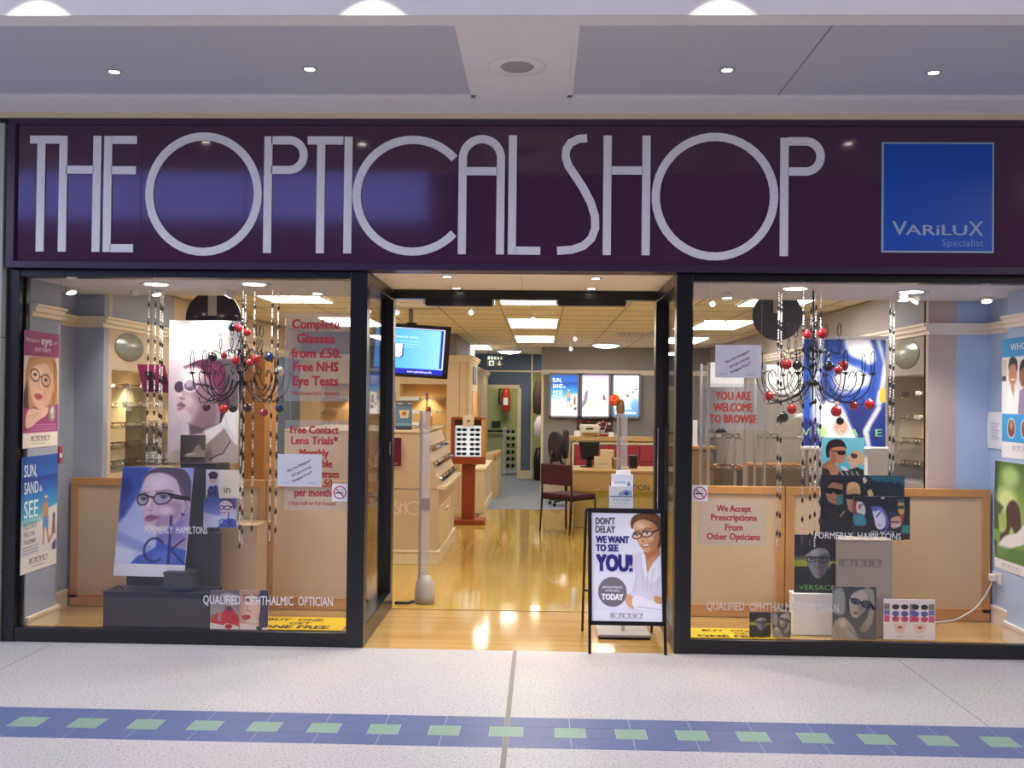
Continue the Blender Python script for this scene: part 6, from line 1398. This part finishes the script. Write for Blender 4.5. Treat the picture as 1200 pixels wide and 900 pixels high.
# ------------------------------------------------------------------ security antennas
def antenna(x, y, label):
    t = thing('security_antenna', label, 'security gate', (x, y, 0)); g_ = mat('antenna_base', '#a9a39c', .45)
    mb = MB(); mb.lathe([(.075, 0), (.078, .06), (.07, .15), (.045, .2), (.03, .21)], (x, y, .001), g_, 18); o = mb.build('base', t)
    mb = MB(); mb.box(x-.05, x-.034, y-.03, y+.03, .17, 1.45, mat('antenna_edge', '#8f8f96', .35, .2), .004); mb.build('upright', t)
    MB().box(x-.034, x+.028, y-.006, y+.006, .17, 1.45, HAZE2).build('clear_panel', t)
    MB().box(x-.05, x+.028, y-.02, y+.02, .70, .79, glass('antenna_band', (.72, .72, .74), .04) if 'antenna_band' not in MATS else MATS['antenna_band'], .003).build('control_band', t)
    return t
antenna(-.865, 1.36, 'grey based clear security antenna just inside the left of the doorway')
antenna(.625, 1.36, 'clear security antenna just inside the right of the doorway, behind the leaflets')
pts = [(-1.08, 1.30, .012), (-1.03, 1.28, .016), (-.98, 1.31, .011), (-.945, 1.33, .02)]
tag(MB().tube(spl(pts, 5), .011, BLK, 8).build('black_cable'), 'short black cable from the door frame to the left antenna base', 'cable')

# ------------------------------------------------------------------ chairs
def chair(x, y, rz, label):
    t = thing('visitor_chair', label, 'chair', (0, 0, 0)); ORG[t.name] = Vector((0, 0, 0)); w = .23
    MB().box(-w, w, -.21, .22, .40, .455, MARF, .02).build('seat', t)
    MB().box(-w, w, -.245, -.2, .56, .80, MARF, .015).build('backrest', t)
    mb = MB()
    for sx_ in (-1, 1):
        MB().tube([(sx_*(w-.005), .21, .41), (sx_*(w-.005), .215, .0)], .0115, BLK, 8).build('leg', t)
        MB().tube([(sx_*(w-.005), -.225, .79), (sx_*(w-.005), -.215, .42), (sx_*(w-.005), -.25, 0)], .0115, BLK, 8).build('leg', t)
    mb.box(-w, w, -.215, .215, .385, .402, BLK, .004); mb.build('seat_frame', t)
    t.location = (x, y, .005); t.rotation_euler = (0, 0, rz); return t
chair(.335, 5.44, math.radians(-42), 'maroon upholstered visitor chair with black legs in front of the reception desk')
def office_chair(x, y, rz, label):
    t = thing('office_chair', label, 'office chair', (0, 0, 0)); ORG[t.name] = Vector((0, 0, 0)); F2 = mat('dark_fabric', '#2c2630', .9)
    MB().box(-.22, .22, -.22, .22, .44, .52, F2, .03).build('seat', t)
    mb = MB(); mb.prism([(.2*math.cos(a)*(.85+.15*math.sin(a)), .22*math.sin(a)) for a in np.linspace(0, 2*math.pi, 20, endpoint=False)], (0, -.22, .86), X, Z, .06, F2); mb.build('backrest', t)
    MB().tube([(0, -.24, .8), (0, -.27, .6), (0, -.15, .46)], .02, BLK, 8).build('back_bracket', t)
    MB().tube([(0, 0, .44), (0, 0, .09)], .025, BLK, 10).build('column', t)
    for k in range(5):
        a = 2*math.pi*k/5; b_ = MB().tube([(0, 0, .1), (.26*math.cos(a), .26*math.sin(a), .07)], [.022, .014], BLK, 8).build('leg', t)
        MB().ball((.26*math.cos(a), .26*math.sin(a), .03), .028, BLK, 10).build('castor', b_)
    t.location = (x, y, .005); t.rotation_euler = (0, 0, rz); return t
p = atY(656, 530, 8.3); office_chair(p.x+.1, 8.3, math.radians(-60), 'dark office chair left of the reception drawers, seen from the side')
p = atY(668, 530, 9.0); office_chair(p.x+.12, 9.0, math.radians(-100), 'second dark office chair half hidden behind the reception drawers')

# ------------------------------------------------------------------ reception desk and the drawers behind
DX0, DX1, DY = .37, 2.05, 5.74
dk = thing('reception_desk', 'maple reception desk with RECEPTION lettering', 'desk', (DX0, DY, 0)); PM = mat('desk_maple', '#bd9c66', .45, vary=.06); PL = mat('desk_pale', '#cdbf80', .5, vary=.04)
MB().box(DX0-.02, DX1, DY-.02, DY+.02, .46, .685, PM, .005).build('upper_panel', dk); MB().box(DX0+.04, DX1, DY+.14, DY+.17, .005, .66, PL, .004).build('lower_panel', dk)
mb = MB(); mb.box(DX0-.02, DX0+.02, DY+.02, DY+.75, .005, .685, PM, .004); mb.build('end_panel', dk)
MB().box(DX0-.03, DX1, DY-.03, DY+.8, .685, .71, PM, .005).build('desk_top', dk)
mb = MB(); q = atY(761, 575, DY-.021); q0 = atY(742, 575, DY-.021); wl = (q.x-q0.x)*2.42; mb.text('RECEPTION', (q.x-wl, DY-.0225, q.z), X, Z, .072, mat('desk_letter', '#3c3024', .5), wl, .005); mb.build('lettering', dk)
MB().box(DX0+.05, DX1-.1, DY+.05, DY+.1, .62, .64, mat('strip_glow', '#f0f0b0', .5, emit='#e8e89a', estr=1.5)).build('strip_lamp', dk)
mo = thing('computer_monitor', 'black computer monitor seen from behind on the reception desk', 'monitor', (.59, 6.25, .71)); q0, q1 = atY(678, 541, 6.25), atY(703, 518, 6.25)
MB().prism([(q0.x+.035, q0.z+.03), (q1.x-.03, q0.z+.03), (q1.x, q1.z), (q0.x, q1.z)], (0, 6.25, 0), X, Z, .05, BLK).build('screen_back', mo)
xm = (q0.x+q1.x)/2; MB().box(xm-.035, xm+.035, 6.25, 6.29, .72, q0.z+.06, BLK, .004).build('neck', mo); MB().box(xm-.11, xm+.11, 6.2, 6.36, .7105, .725, BLK, .004).build('foot', mo)
CARD = mat('cardboard_pale', '#cbb593', .7)
for a, y0_, y1_, lab, m_ in (((697, 717, 555, 536), 5.95, 6.15, 'pale carton with small print on the reception desk', CARD), ((704, 719.5, 535.6, 527.5), 5.97, 6.12, 'smaller pale carton on top of the desk carton', CARD), ((718.5, 728, 555, 537), 5.98, 6.18, 'brown file box right of the pale carton', mat('brown_box', '#96743a', .7)), ((738, 747, 556, 534), 6.1, 6.3, 'black upright box near the right end of the reception desk', BLK)):
    q0, q1 = atY(a[0], a[2], y0_), atY(a[1], a[3], y0_); z0 = .7105 if a[2] > 540 else q0.z
    if 'smaller' in lab: z0 = ztop+.0005
    ztop = q1.z
    t = thing('box', lab, 'box', ((q0.x+q1.x)/2, y0_, z0)); MB().box(q0.x, q1.x, y0_, y1_, z0, q1.z, m_, .004).build('carton', t)
    if 'print' in lab: MB().box(q0.x+.04, q1.x-.06, y0_-.001, y0_, q1.z-.09, q1.z-.075, GREYP).build('print_strip', t)
    elif 'black' not in lab: MB().box(q0.x, q1.x, y0_-.002, y0_, q1.z-.014, q1.z, CREAM).build('lid_edge', t)
cr_ = thing('drawer_unit', 'long maple unit with dark red drawer fronts behind the reception desk', 'drawer unit', (.43, 9.6, 0)); CX1 = 2.6
MB().box(.42, CX1, 9.6, 10.05, .90, .965, PM, .006).build('top', cr_); MB().box(.42, .47, 9.6, 10.05, .005, .90, PM, .004).build('end_panel', cr_); MB().box(.5, .53, 9.602, 10.05, .005, .86, CREAM).build('stile', cr_)
MB().box(.53, CX1, 9.64, 10.05, .005, .9, PM).build('carcass', cr_); MB().box(.5, CX1, 9.6, 9.64, .845, .87, CREAM).build('rail', cr_)
DRF = mat('drawer_red', '#9c2f38', .45)
for i, (a, b_) in enumerate(((.54, 1.05), (1.06, 1.57), (1.58, 2.09), (2.1, 2.59))):
    for j in range(3):
        d = MB().box(a, b_, 9.61, 9.64, .06+.26*j, .31+.26*j, DRF, .004).build('drawer_front', cr_); MB().box((a+b_)/2-.05, (a+b_)/2+.05, 9.6, 9.61, .27+.26*j, .285+.26*j, CHROME, .002).build('handle', d)
pr = thing('printer', 'cream desktop printer on the drawer unit under the light boxes', 'printer', (.79, 9.8, .9655)); IV = mat('printer_ivory', '#d6d0b8', .5)
q0, q1 = atY(680, 516, 9.7), atY(702.5, 498, 9.7); MB().box(q0.x, q1.x, 9.68, 9.98, .9655, q1.z, IV, .02).build('body', pr); MB().box(q0.x+.03, q1.x-.02, 9.66, 9.68, .985, 1.03, mat('printer_slot', '#8a6a40', .5)).build('paper_tray', pr); MB().box(q0.x+.09, q1.x-.1, 9.672, 9.68, q1.z-.075, q1.z-.05, BLK).build('display', pr)
for a, lab, m_, zt in (((673, 680.5), 'small white box left of the cream printer', WHITE, 1.05), ((703, 713), 'dark red box right of the cream printer', mat('red_box', '#8c1c22', .5), 1.01), ((713, 720), 'white paper stack right of the dark red box', WHITE, 1.03), ((720, 727), 'yellow note pad at the right of the white paper stack', mat('yellow_pad', '#d0a838', .6), .985)):
    q0, q1 = atY(a[0], 516, 9.7), atY(a[1], 510, 9.7); t = thing('desk_item', lab, 'box', ((q0.x+q1.x)/2, 9.7, .9655)); MB().box(q0.x, q1.x-.01, 9.66, 9.8, .9655, zt, m_, .004).build('block', t); MB().box(q0.x+.006, q1.x-.016, 9.665, 9.795, zt, zt+.004, CREAM).build('lid', t)
t = thing('pen_pot', 'pot of pens and rulers beside the cream printer', 'pen pot', (.98, 9.9, .9655)); MB().lathe([(.0005, 0), (.045, .001), (.05, .1), (.043, .1), (.04, .01)], (.98, 9.9, .9655), GREYP, 14).build('pot', t)
for k in range(4): MB().tube([(.98+.02*(k-1.5), 9.9, .975), (.98+.05*(k-1.2), 9.9, 1.17+.02*(k % 2))], .007, (WHITE, RED, BLK, ALU)[k], 6).build('pen', t)
t = thing('picture_board', 'dark pinboard of small prints on the wall above the printer', 'pinboard', (.86, 10.40, 1.12)); q0, q1 = atY(676, 505, 10.4), atY(718, 492, 10.4)
MB().box(q0.x, q1.x, 10.39, 10.415, 1.04, q1.z, mat('pinboard', '#4c3a32', .8), .003).build('board', t); mb = MB(); rr = random.Random(5)
for k in range(14):
    xx = q0.x+.03+(q1.x-q0.x-.08)*rr.random(); zz = 1.06+(q1.z-1.1)*rr.random(); MB().box(xx, xx+.045, 10.386, 10.39, zz, zz+.035, (WHITE, RED, CARD, GREYP)[k % 4]).build('print', t)
va = thing('flower_vase', 'tall brown vase with an orange flower on the drawer unit before the right light box', 'vase', (1.36, 9.85, .9655)); vx = atY(727, 480, 9.85).x
MB().lathe([(.0005, 0), (.05, .001), (.055, .2), (.07, .45), (.06, .56), (.04, .6), (.03, .58)], (vx, 9.85, .9655), mat('brown_vase', '#7a5c40', .35), 18).build('body', va)
mb = MB(); fx = atY(720, 469, 9.8)
for k in range(9): a = k*.7; mb.ball((fx.x+.05*math.cos(a), 9.8+.04*math.sin(a*1.3), fx.z+.05*math.sin(a)), .045, mat('orange_petal', '#e0562a', .7), 10)
mb.build('flower', va); MB().tube([(vx, 9.85, 1.52), (fx.x+.03, 9.82, fx.z-.04)], .008, mat('green_stem', '#4a6a34', .6), 6).build('stem', va)

# light boxes on the grey wall
cvb = Canvas(0, 0, 100, 140, 60, '#f4f4f8'); cvb.grad('#f8f4f6', '#ffffff', r=(0, 0, 100, 90)); cvb.grad('#dfe9f2', '#2a6a9c', r=(0, 90, 100, 140)); cvb.ell(10, 76, 22, 26, '#f0a878', 18, 0, .8); cvb.ell(88, 100, 20, 30, '#4a7ab0', 16, 0, .7)
for x_, y_, s_ in ((92, 30, 5), (92, 46, 8), (80, 56, 9), (58, 68, 11)): cvb.poly([(x_-s_, y_+2), (x_-s_*.2, y_-s_*.7), (x_+s_*.1, y_), (x_+s_*.8, y_-s_*.3), (x_+s_*.3, y_+s_*.5)], '#6a3030', 1)
cvb.rect(8, 120, 20, 132, '#ffffff'); cvb.line([(46, 128), (88, 128)], 6, '#e8f2f8'); cvb.line([(40, 112), (70, 112)], 3, '#e8f2f8')
cve = Canvas(0, 0, 100, 140, 60, '#b890b8'); cve.grad('#c8a0c8', '#e0c8e0', r=(0, 0, 100, 32)); cve.ell(48, 16, 36, 8, '#ffffff', 8); cve.rect(0, 32, 100, 120, '#f6eef0'); cve.poly([(14, 120), (20, 60), (30, 34), (72, 34), (84, 70), (92, 120)], '#c0a898', 6, .8, True); cve.ell(50, 66, 26, 34, '#fdf2ee', 5); cve.line([(36, 74), (50, 78), (66, 72)], 2, '#b89090'); cve.poly([(0, 112), (16, 90), (22, 50), (10, 60), (0, 100)], '#6c6076', 4, .9, True); cve.ell(84, 98, 8, 9, '#b8d8e0', 2); cve.poly([(78, 80), (82, 60), (92, 88)], '#6a4038', 3); cve.rect(0, 120, 100, 140, '#ffffff'); cve.poly([(0, 112), (100, 106), (100, 122), (0, 122)], '#e6cfe4', 3)
for i, (xa, xb, cvx, tx, lab) in enumerate((('643', '679.5', art_sun(60), T_SUN, 'blue beach light box, left of three on the grey wall'), ('679.5', '716', cve, (), 'pale face light box, middle of three on the grey wall'), ('716', '751', cvb, (), 'white and blue bird light box, right of three on the grey wall'))):
    q0, q1 = atY(float(xa), 490, 10.36), atY(float(xb), 437.5, 10.36)
    t = thing('light_box', lab, 'light box', ((q0.x+q1.x)/2, 10.36, 1.25)); mb = MB(); z0, z1 = 1.245, 1.995; f_ = .035
    x0, x1 = q0.x+.003, q1.x-.003
    for a in ((x0, x1, z0, z0+f_), (x0, x1, z1-f_, z1), (x0, x0+f_, z0, z1), (x1-f_, x1, z0, z1)): mb.box(a[0], a[1], 10.33, 10.418, a[2], a[3], mat('box_frame', '#8a8c98', .4, .3), .004)
    mb.build('frame', t); poster('backlit_sheet', cvx, (x0+f_, 10.35, z0+f_), X, Z, x1-x0-2*f_, z1-z0-2*f_, .004, tx if i == 0 else (), 'backlit_print', t)

# ------------------------------------------------------------------ leaflet stand and pavement sign
lx, ly = .555, .45
lf = thing('leaflet_stand', 'floor stand of white leaflets behind the pavement sign', 'leaflet stand', (lx, ly, 0))
mb = MB(); mb.box(lx-.17, lx+.17, ly-.12, ly+.17, .012, .03, mat('stand_plate', '#b9b7b6', .3, .3), .004); mb.build('base_plate', lf); MB().box(lx-.165, lx+.165, ly-.125, ly-.1, .001, .014, BLK).build('front_strip', lf)
MB().tube([(lx, ly, .03), (lx, ly+.02, 1.0)], .011, CHROME, 10).build('pole', lf)
q0, q1 = atY(714, 602, ly-.03), atY(742, 570, ly-.03)
cv = Canvas(0, 0, 100, 150, 50, '#eef0f6'); cv.poly([(40, 28), (70, 14), (95, 20), (95, 40), (40, 40)], '#8fb0dc', 6, .9); cv.ell(72, 30, 10, 8, '#3a5a94', 5); cv.rect(2, 42, 98, 46, '#4a4a90'); cv.ell(60, 120, 40, 20, '#dfe3ee', 10)
poster('leaflet', cv, (q0.x, ly-.03, q0.z-.05), X, Z, q1.x-q0.x, q1.z-q0.z+.05, .02, [('V I S I O N', 14, 62, 9, '#7a80b0', {'w': 70}), ('free eye care', 20, 74, 5, '#9a9ec0', {'w': 60})], 'paper_print', lf)
cv = Canvas(0, 0, 100, 60, 50, '#f2f3f8'); cv.line([(16, 24), (62, 24)], 6, '#b0b4c4'); cv.ell(80, 36, 9, 14, '#6a90b8', 5)
q2, q3 = atY(716.5, 571, ly+.0), atY(742, 556, ly+.0)
poster('leaflet', cv, (q2.x, ly+.0, q2.z-.05), X, Z, q3.x-q2.x, q3.z-q2.z+.05, .014, (), 'paper_print', lf)
q2, q3 = atY(722, 556, ly+.03), atY(739, 551.5, ly+.03)
MB().box(q2.x, q3.x, ly+.03, ly+.04, q2.z-.04, q3.z, WHITE, .002).build('leaflet', lf)
MB().box(q0.x, q1.x, ly-.008, ly+.02, .86, .9, CLEAR).build('holder', lf)

ab = thing('pavement_sign', 'black framed folding pavement sign reading WE WANT TO SEE YOU', 'A-board', (.545, .15, 0))
ax0, ax1 = .303, .782; fy, ty, tz = -.05, .165, atY(734, 596, .165).z
sd = Vector((0, ty-fy, tz)); sl = sd.length; sd.normalize(); sn = Vector((1, 0, 0)).cross(sd)
TF = Matrix((Vector((1, 0, 0)), -sn, sd)).transposed().to_4x4(); TF.translation = (0, fy, .002)
fr = .026; zb0 = .172*sl/.86+.0
p_ = atY(735, 731, fy+.04); zb0 = p_.z/sd.z-.014
mb = MB()
for a in ((ax0, ax1, sl-fr*1.1, sl), (ax0, ax1, zb0, zb0+fr)): mb.box(a[0], a[1], 0, .022, a[2], a[3], BLK, .003, TF)
mb.box(ax0, ax0+fr*.9, 0, .022, zb0, sl, BLK, .003, TF); mb.box(ax1-fr*.9, ax1, 0, .022, zb0, sl, BLK, .003, TF); mb.box(ax0+.01, ax1-.01, .012, .02, zb0+.01, sl-.01, BLK, 0, TF); mb.build('front_frame', ab)
for xx in (ax0+.009, ax1-.009): MB().box(xx-.009, xx+.009, .002, .02, .0, zb0, BLK, .002, TF).build('leg', ab)
sd2 = Vector((0, .53-(ty+.024), -tz)).normalized()
mb = MB()
for xx in (ax0-.012, ax1-.03):
    b0 = Vector((xx, ty+.03, tz-.01)); MB().tube([b0, (xx+.0, .53, .006)], .009, BLK, 8).build('leg', ab)
MB().tube([(ax0-.012, ty+.03, tz-.012), (ax1-.03, ty+.03, tz-.012)], .009, BLK, 8).build('back_rail', ab)
MB().tube([(ax0-.01, .40, .3), (ax1-.03, .40, .3)], .007, BLK, 8).build('cross_bar', ab)
cv = Canvas(65, 52, 490, 690, 150, '#e9e8f4'); cv.grad('#eeedf6', '#dfdcee', 'y')
cv.poly([(312, 330), (375, 285), (420, 300), (470, 310), (492, 320), (492, 690), (300, 690), (290, 560), (330, 430)], '#dcd6e6', 8, 1, True)
cv.poly([(385, 290), (400, 230), (470, 230), (480, 310), (440, 340), (402, 410), (388, 330)], '#b8774e', 4, 1, True); cv.poly([(400, 330), (470, 290), (440, 345), (404, 405)], '#cf936a', 8)
cv.poly([(306, 110), (330, 68), (400, 50), (460, 56), (490, 90), (490, 230), (470, 260), (455, 150), (400, 96), (340, 105), (316, 150)], '#6e4630', 4, 1, True); cv.line([(330, 90), (400, 66), (460, 90)], 12, '#8a5c40', 10, .7)
cv.poly([(322, 128), (340, 104), (390, 92), (440, 110), (470, 150), (474, 215), (450, 262), (420, 282), (394, 284), (366, 258), (346, 222), (332, 190), (328, 160)], '#dba678', 4, 1, True)
cv.poly([(430, 120), (472, 150), (474, 220), (448, 264), (420, 280), (430, 220), (446, 180)], '#b57c52', 18, .8, True); cv.ell(365, 130, 30, 18, '#f0c8a0', 20); cv.ell(372, 215, 16, 14, '#efc09a', 14); cv.ell(430, 205, 15, 13, '#e8b48c', 12)
for cx, cy, rx, ry in ((343, 190, 27, 17), (405, 176, 34, 19)):
    cv.ell(cx, cy, rx, ry, '#e4bc98', 3, -10); cv.ell(cx, cy-2, rx*.5, ry*.34, '#f2ece6', 2, -10); cv.ell(cx, cy-2, rx*.2, ry*.32, '#33201a', 2); cv.line([(cx-rx*.6, cy-ry*.3), (cx, cy-ry*.62), (cx+rx*.6, cy-ry*.4)], 4, '#40281e', 2)
    cv.line([(cx-rx*.8, cy-ry*1.25+6), (cx, cy-ry*1.75), (cx+rx*.8, cy-ry*1.6)], 5, '#4e3020', 3); cv.ring(cx, cy, rx, ry, 6, '#3c1c24', -10)
cv.line([(368, 184), (374, 182)], 6, '#3c1c24'); cv.line([(438, 168), (476, 150)], 9, '#3c1c24')
cv.line([(372, 190), (374, 218), (386, 220)], 5, '#b57a50', 5); cv.ell(378, 222, 10, 4, '#a86c48', 4)
cv.poly([(366, 244), (392, 238), (424, 228), (414, 250), (388, 258)], '#b04a46', 3, 1, True); cv.poly([(374, 244), (394, 241), (416, 234), (408, 246), (388, 251)], '#fbf6f2', 2, 1, True)
cv.poly([(370, 284), (392, 300), (402, 410), (390, 440), (372, 360)], '#efedf6', 3); cv.poly([(478, 300), (440, 345), (402, 410), (420, 470), (490, 420), (490, 310)], '#eae7f2', 3)
cv.line([(402, 410), (398, 520)], 3, '#b9b2c8', 3)
for a in (((440, 380), (420, 500)), ((340, 420), (320, 520)), ((470, 430), (450, 540)), ((375, 380), (380, 500))): cv.line(a, 7, '#c6c0d6', 9, .8)
cv.poly([(280, 530), (310, 540), (330, 560), (320, 610), (285, 600), (265, 560)], '#d8a47c', 4, 1, True); cv.line([(285, 548), (310, 566)], 3, '#b07a54'); cv.poly([(310, 556), (350, 540), (480, 585), (492, 600), (492, 625), (330, 612)], '#ece9f4', 4, 1, True); cv.poly([(440, 540), (482, 545), (490, 580), (450, 578)], '#cf9a70', 4, 1, True); cv.line([(340, 600), (490, 618)], 5, '#bcb5cc', 5)
cv.rect(65, 628, 490, 690, '#e6e4f0')
cv.ell(191, 518, 86, 86, '#77707a')
pw = ax1-ax0-2*fr*.8
px0 = ax0+fr*.8; o3 = TF @ Vector((px0, .0105, zb0+fr*.8))
poster('poster_sheet', cv, o3, (1, 0, 0), sd, pw, sl-zb0-fr*1.8, .001,
       [("DON'T", 90, 124, 40, '#6f6670', {'w': 122, 'bold': .085}), ('DELAY', 90, 173, 40, '#6f6670', {'w': 122, 'bold': .085}), ('WE WANT', 92, 233, 40, '#35307c', {'w': 204, 'bold': .1}), ('TO SEE', 92, 282, 38, '#35307c', {'w': 138, 'bold': .1}), ('YOU!', 92, 396, 94, '#35307c', {'w': 224, 'bold': .1}),
        ('APPOINTMENTS', 191, 499, 14, '#efeaf2', {'w': 122, 'al': 'C', 'bold': .02}), ('AVAILABLE', 191, 517, 12, '#efeaf2', {'w': 86, 'al': 'C', 'bold': .02}), ('TODAY', 191, 564, 34, '#f6f2f8', {'w': 132, 'al': 'C', 'bold': .085}), ('', 175, 668, 30, '#57505e', {'logo': 1, 'w': 198, 'sw': 1.})], 'print', ab)

# ------------------------------------------------------------------ right hand interior
def tall_case(xa, xb, y0_, y1_, zt, lab, head):
    t = thing('glass_cabinet', lab, 'display cabinet', ((xa+xb)/2, y0_, 0)); s_ = .022
    MB().box(xa, xb, y0_, y1_, .004, .42, mat('cabinet_dark', '#5c5248', .5), .005).build('base', t)
    for xx in (xa, xb-s_):
        for yy in (y0_, y1_-s_): MB().box(xx, xx+s_, yy, yy+s_, .42, zt, ALU, .003).build('post', t)
    MB().box(xa+s_, xb-s_, y0_+.002, y0_+.02, zt-head, zt, mat('lit_header', '#f4f4f6', .5, emit='#ffffff', estr=.55), .002).build('header_panel', t)
    MB().box(xa+s_, xb-s_, y1_-.012, y1_-.006, .42, zt, SHELFG).build('back_glass', t)
    for i, z in enumerate((.72, .98, 1.24)):
        MB().box(xa+s_, xb-s_, y0_+.02, y1_-.014, z, z+.007, SHELFG).build('shelf', t)
    return t
ca = (px_x(829, 2., 500), px_x(874.5, 2., 500)); cb = (px_x(895, 2.2, 500), px_x(962, 2.2, 500))
tall_case(*ca, 2.0, 2.4, 1.868, 'glass cabinet with white header behind the welcome sign', .2)
tall_case(*cb, 2.2, 2.6, 1.86, 'glass cabinet with white header behind the right chandelier', .24)
for (c0_, c1_), y_, nm in ((ca, 2.12, 'behind the welcome sign'), (cb, 2.3, 'behind the right chandelier')):
    for i, z in enumerate((.72, .98, 1.24)):
        for k in range(3):
            if z > 1.2 and k == 1 and 'chand' in nm: continue
            specs((c0_+.08+k*(c1_-c0_-.16)/2, y_, z+.0075), .25*(k-1), 'spectacles on the %s shelf of the cabinet %s' % (('lowest', 'middle', 'top')[i], nm), '%s shelf, cabinet %s' % (('lowest', 'middle', 'top')[i], nm))
t = thing('bird_figurine', 'white bird figurine on a thin leg in the right glass cabinet', 'figurine', (px_x(939, 2.4, 485), 2.42, 1.2475)); fx = px_x(939, 2.42, 485)
mb = MB(); mb.lathe([(.0005, -.07), (.03, -.03), (.035, .0), (.02, .06), (.0005, .1)], (fx, 2.42, 1.42), WHITE, 12, 'X'); mb.build('body', t)
mb = MB(); mb.prism([(0, 0), (.09, .05), (.05, -.02)], (fx, 2.41, 1.44), X, Z, .012, WHITE); mb.build('wing', t); mb = MB(); mb.prism([(0, 0), (-.09, .04), (-.04, -.02)], (fx, 2.41, 1.43), X, Z, .012, WHITE); mb.build('wing', t)
MB().tube([(fx, 2.42, 1.40), (fx, 2.42, 1.26)], .004, ALU, 6).build('leg', t); MB().lathe([(.03, 0), (.03, .01), (.0005, .013)], (fx, 2.42, 1.2475), ALU, 14).build('foot', t)
t = thing('leaflet_rack', 'rack of blue leaflets beside the right door post', 'leaflet rack', (px_x(824, 3.2, 480), 3.2, 0)); lx2 = px_x(824, 3.2, 480)
MB().box(lx2-.16, lx2+.1, 3.2, 3.45, .004, 1.1, mat('rack_wood', '#8c6f48', .5), .005).build('cabinet', t); MB().box(lx2-.16, lx2+.12, 3.18, 3.46, 1.1, 1.125, MAPLED, .004).build('top', t)
for k in range(4): MB().box(lx2-.14+.055*k, lx2-.10+.055*k, 3.25, 3.27, 1.126, 1.34+.03*(k % 2), (mat('leaflet_blue', '#3f86c8', .5), WHITE, MATS['leaflet_blue'], GREYP)[k]).build('leaflet', t)
for k, (a, w_, h_, y_, c_, lab) in enumerate(((915, .5, .86, 4.3, '#7a6a52', 'brown low cabinet seen through the right glass cabinet'), (845, .5, .8, 4.9, '#6e6350', 'olive low cabinet seen behind the welcome sign cabinet'))):
    xx = px_x(a, y_, 540); t = thing('low_cabinet', lab, 'cabinet', (xx, y_, 0)); m_ = mat('cabinet_%d' % k, c_, .6, vary=.15)
    MB().box(xx-w_/2, xx+w_/2, y_, y_+.45, .004, h_, m_, .006).build('body', t); MB().box(xx-w_/2-.02, xx+w_/2+.02, y_-.02, y_+.46, h_, h_+.03, MAPLED, .004).build('top', t)
    for j in (0, 1):
        d = MB().box(xx-w_/2+.02+j*w_/2, xx+j*w_/2-.02, y_-.016, y_, .1, h_-.03, m_, .004).build('door', t); MB().ball((xx+(-.05 if j == 0 else .05), y_-.022, h_*.6), .014, CHROME, 10).build('knob', d)
t = thing('desk_lamp', 'dark desk lamp and clutter on the olive low cabinet', 'lamp', (px_x(850, 5.0, 520), 5.05, .831)); xx = px_x(850, 5.0, 520)
MB().lathe([(.0005, .015), (.08, .012), (.08, 0)], (xx, 5.05, .831), BLK, 16).build('base', t); MB().tube([(xx, 5.05, .84), (xx+.05, 5.05, 1.1), (xx-.03, 5.02, 1.25)], .009, ALU, 8).build('arm', t); MB().lathe([(.02, .07), (.07, 0), (.062, 0)], (xx-.05, 5.0, 1.2), BLK, 16).build('shade', t)
# small ceiling spotlights in the shop
for k, (a, b_, y_, lab, c_) in enumerate(((552, 366, 3.0, 'small glowing ceiling spot above the television', '#ffd0d8'), (674, 397, 6.4, 'small glowing ceiling spot before the left light box', '#ff9a9a'), (669, 409, 8.2, 'smaller ceiling spot just below the glowing one before the light boxes', '#ffe0d8'), (625, 374, 4.2, 'small ceiling spot hanging at the centre light panels', '#ffe8d8'), (465, 366, 3.2, 'small ceiling spot at the left edge of the doorway', '#ffb0b0'), (835, 356, 2.2, 'small ceiling spot near the top of the right window', '#fff0e0'))):
    q = atY(a, b_, y_); t = thing('ceiling_spot', lab, 'spotlight', (q.x, y_, q.z))
    MB().tube([(q.x, y_+.02, q.z+.02), (q.x, y_+.02, SCZ-.002)], .006, WHITEP, 6).build('stem', t)
    MB().tube([(q.x, y_+.05, q.z+.025), (q.x, y_, q.z)], [.018, .028], WHITEP, 12).build('lamp_head', t)
    MB().ball((q.x, y_-.003, q.z-.002), .022, mat('spot_glow_%d' % k, '#ffffff', .5, emit=c_, estr=10), 12).build('lamp_lens', t)
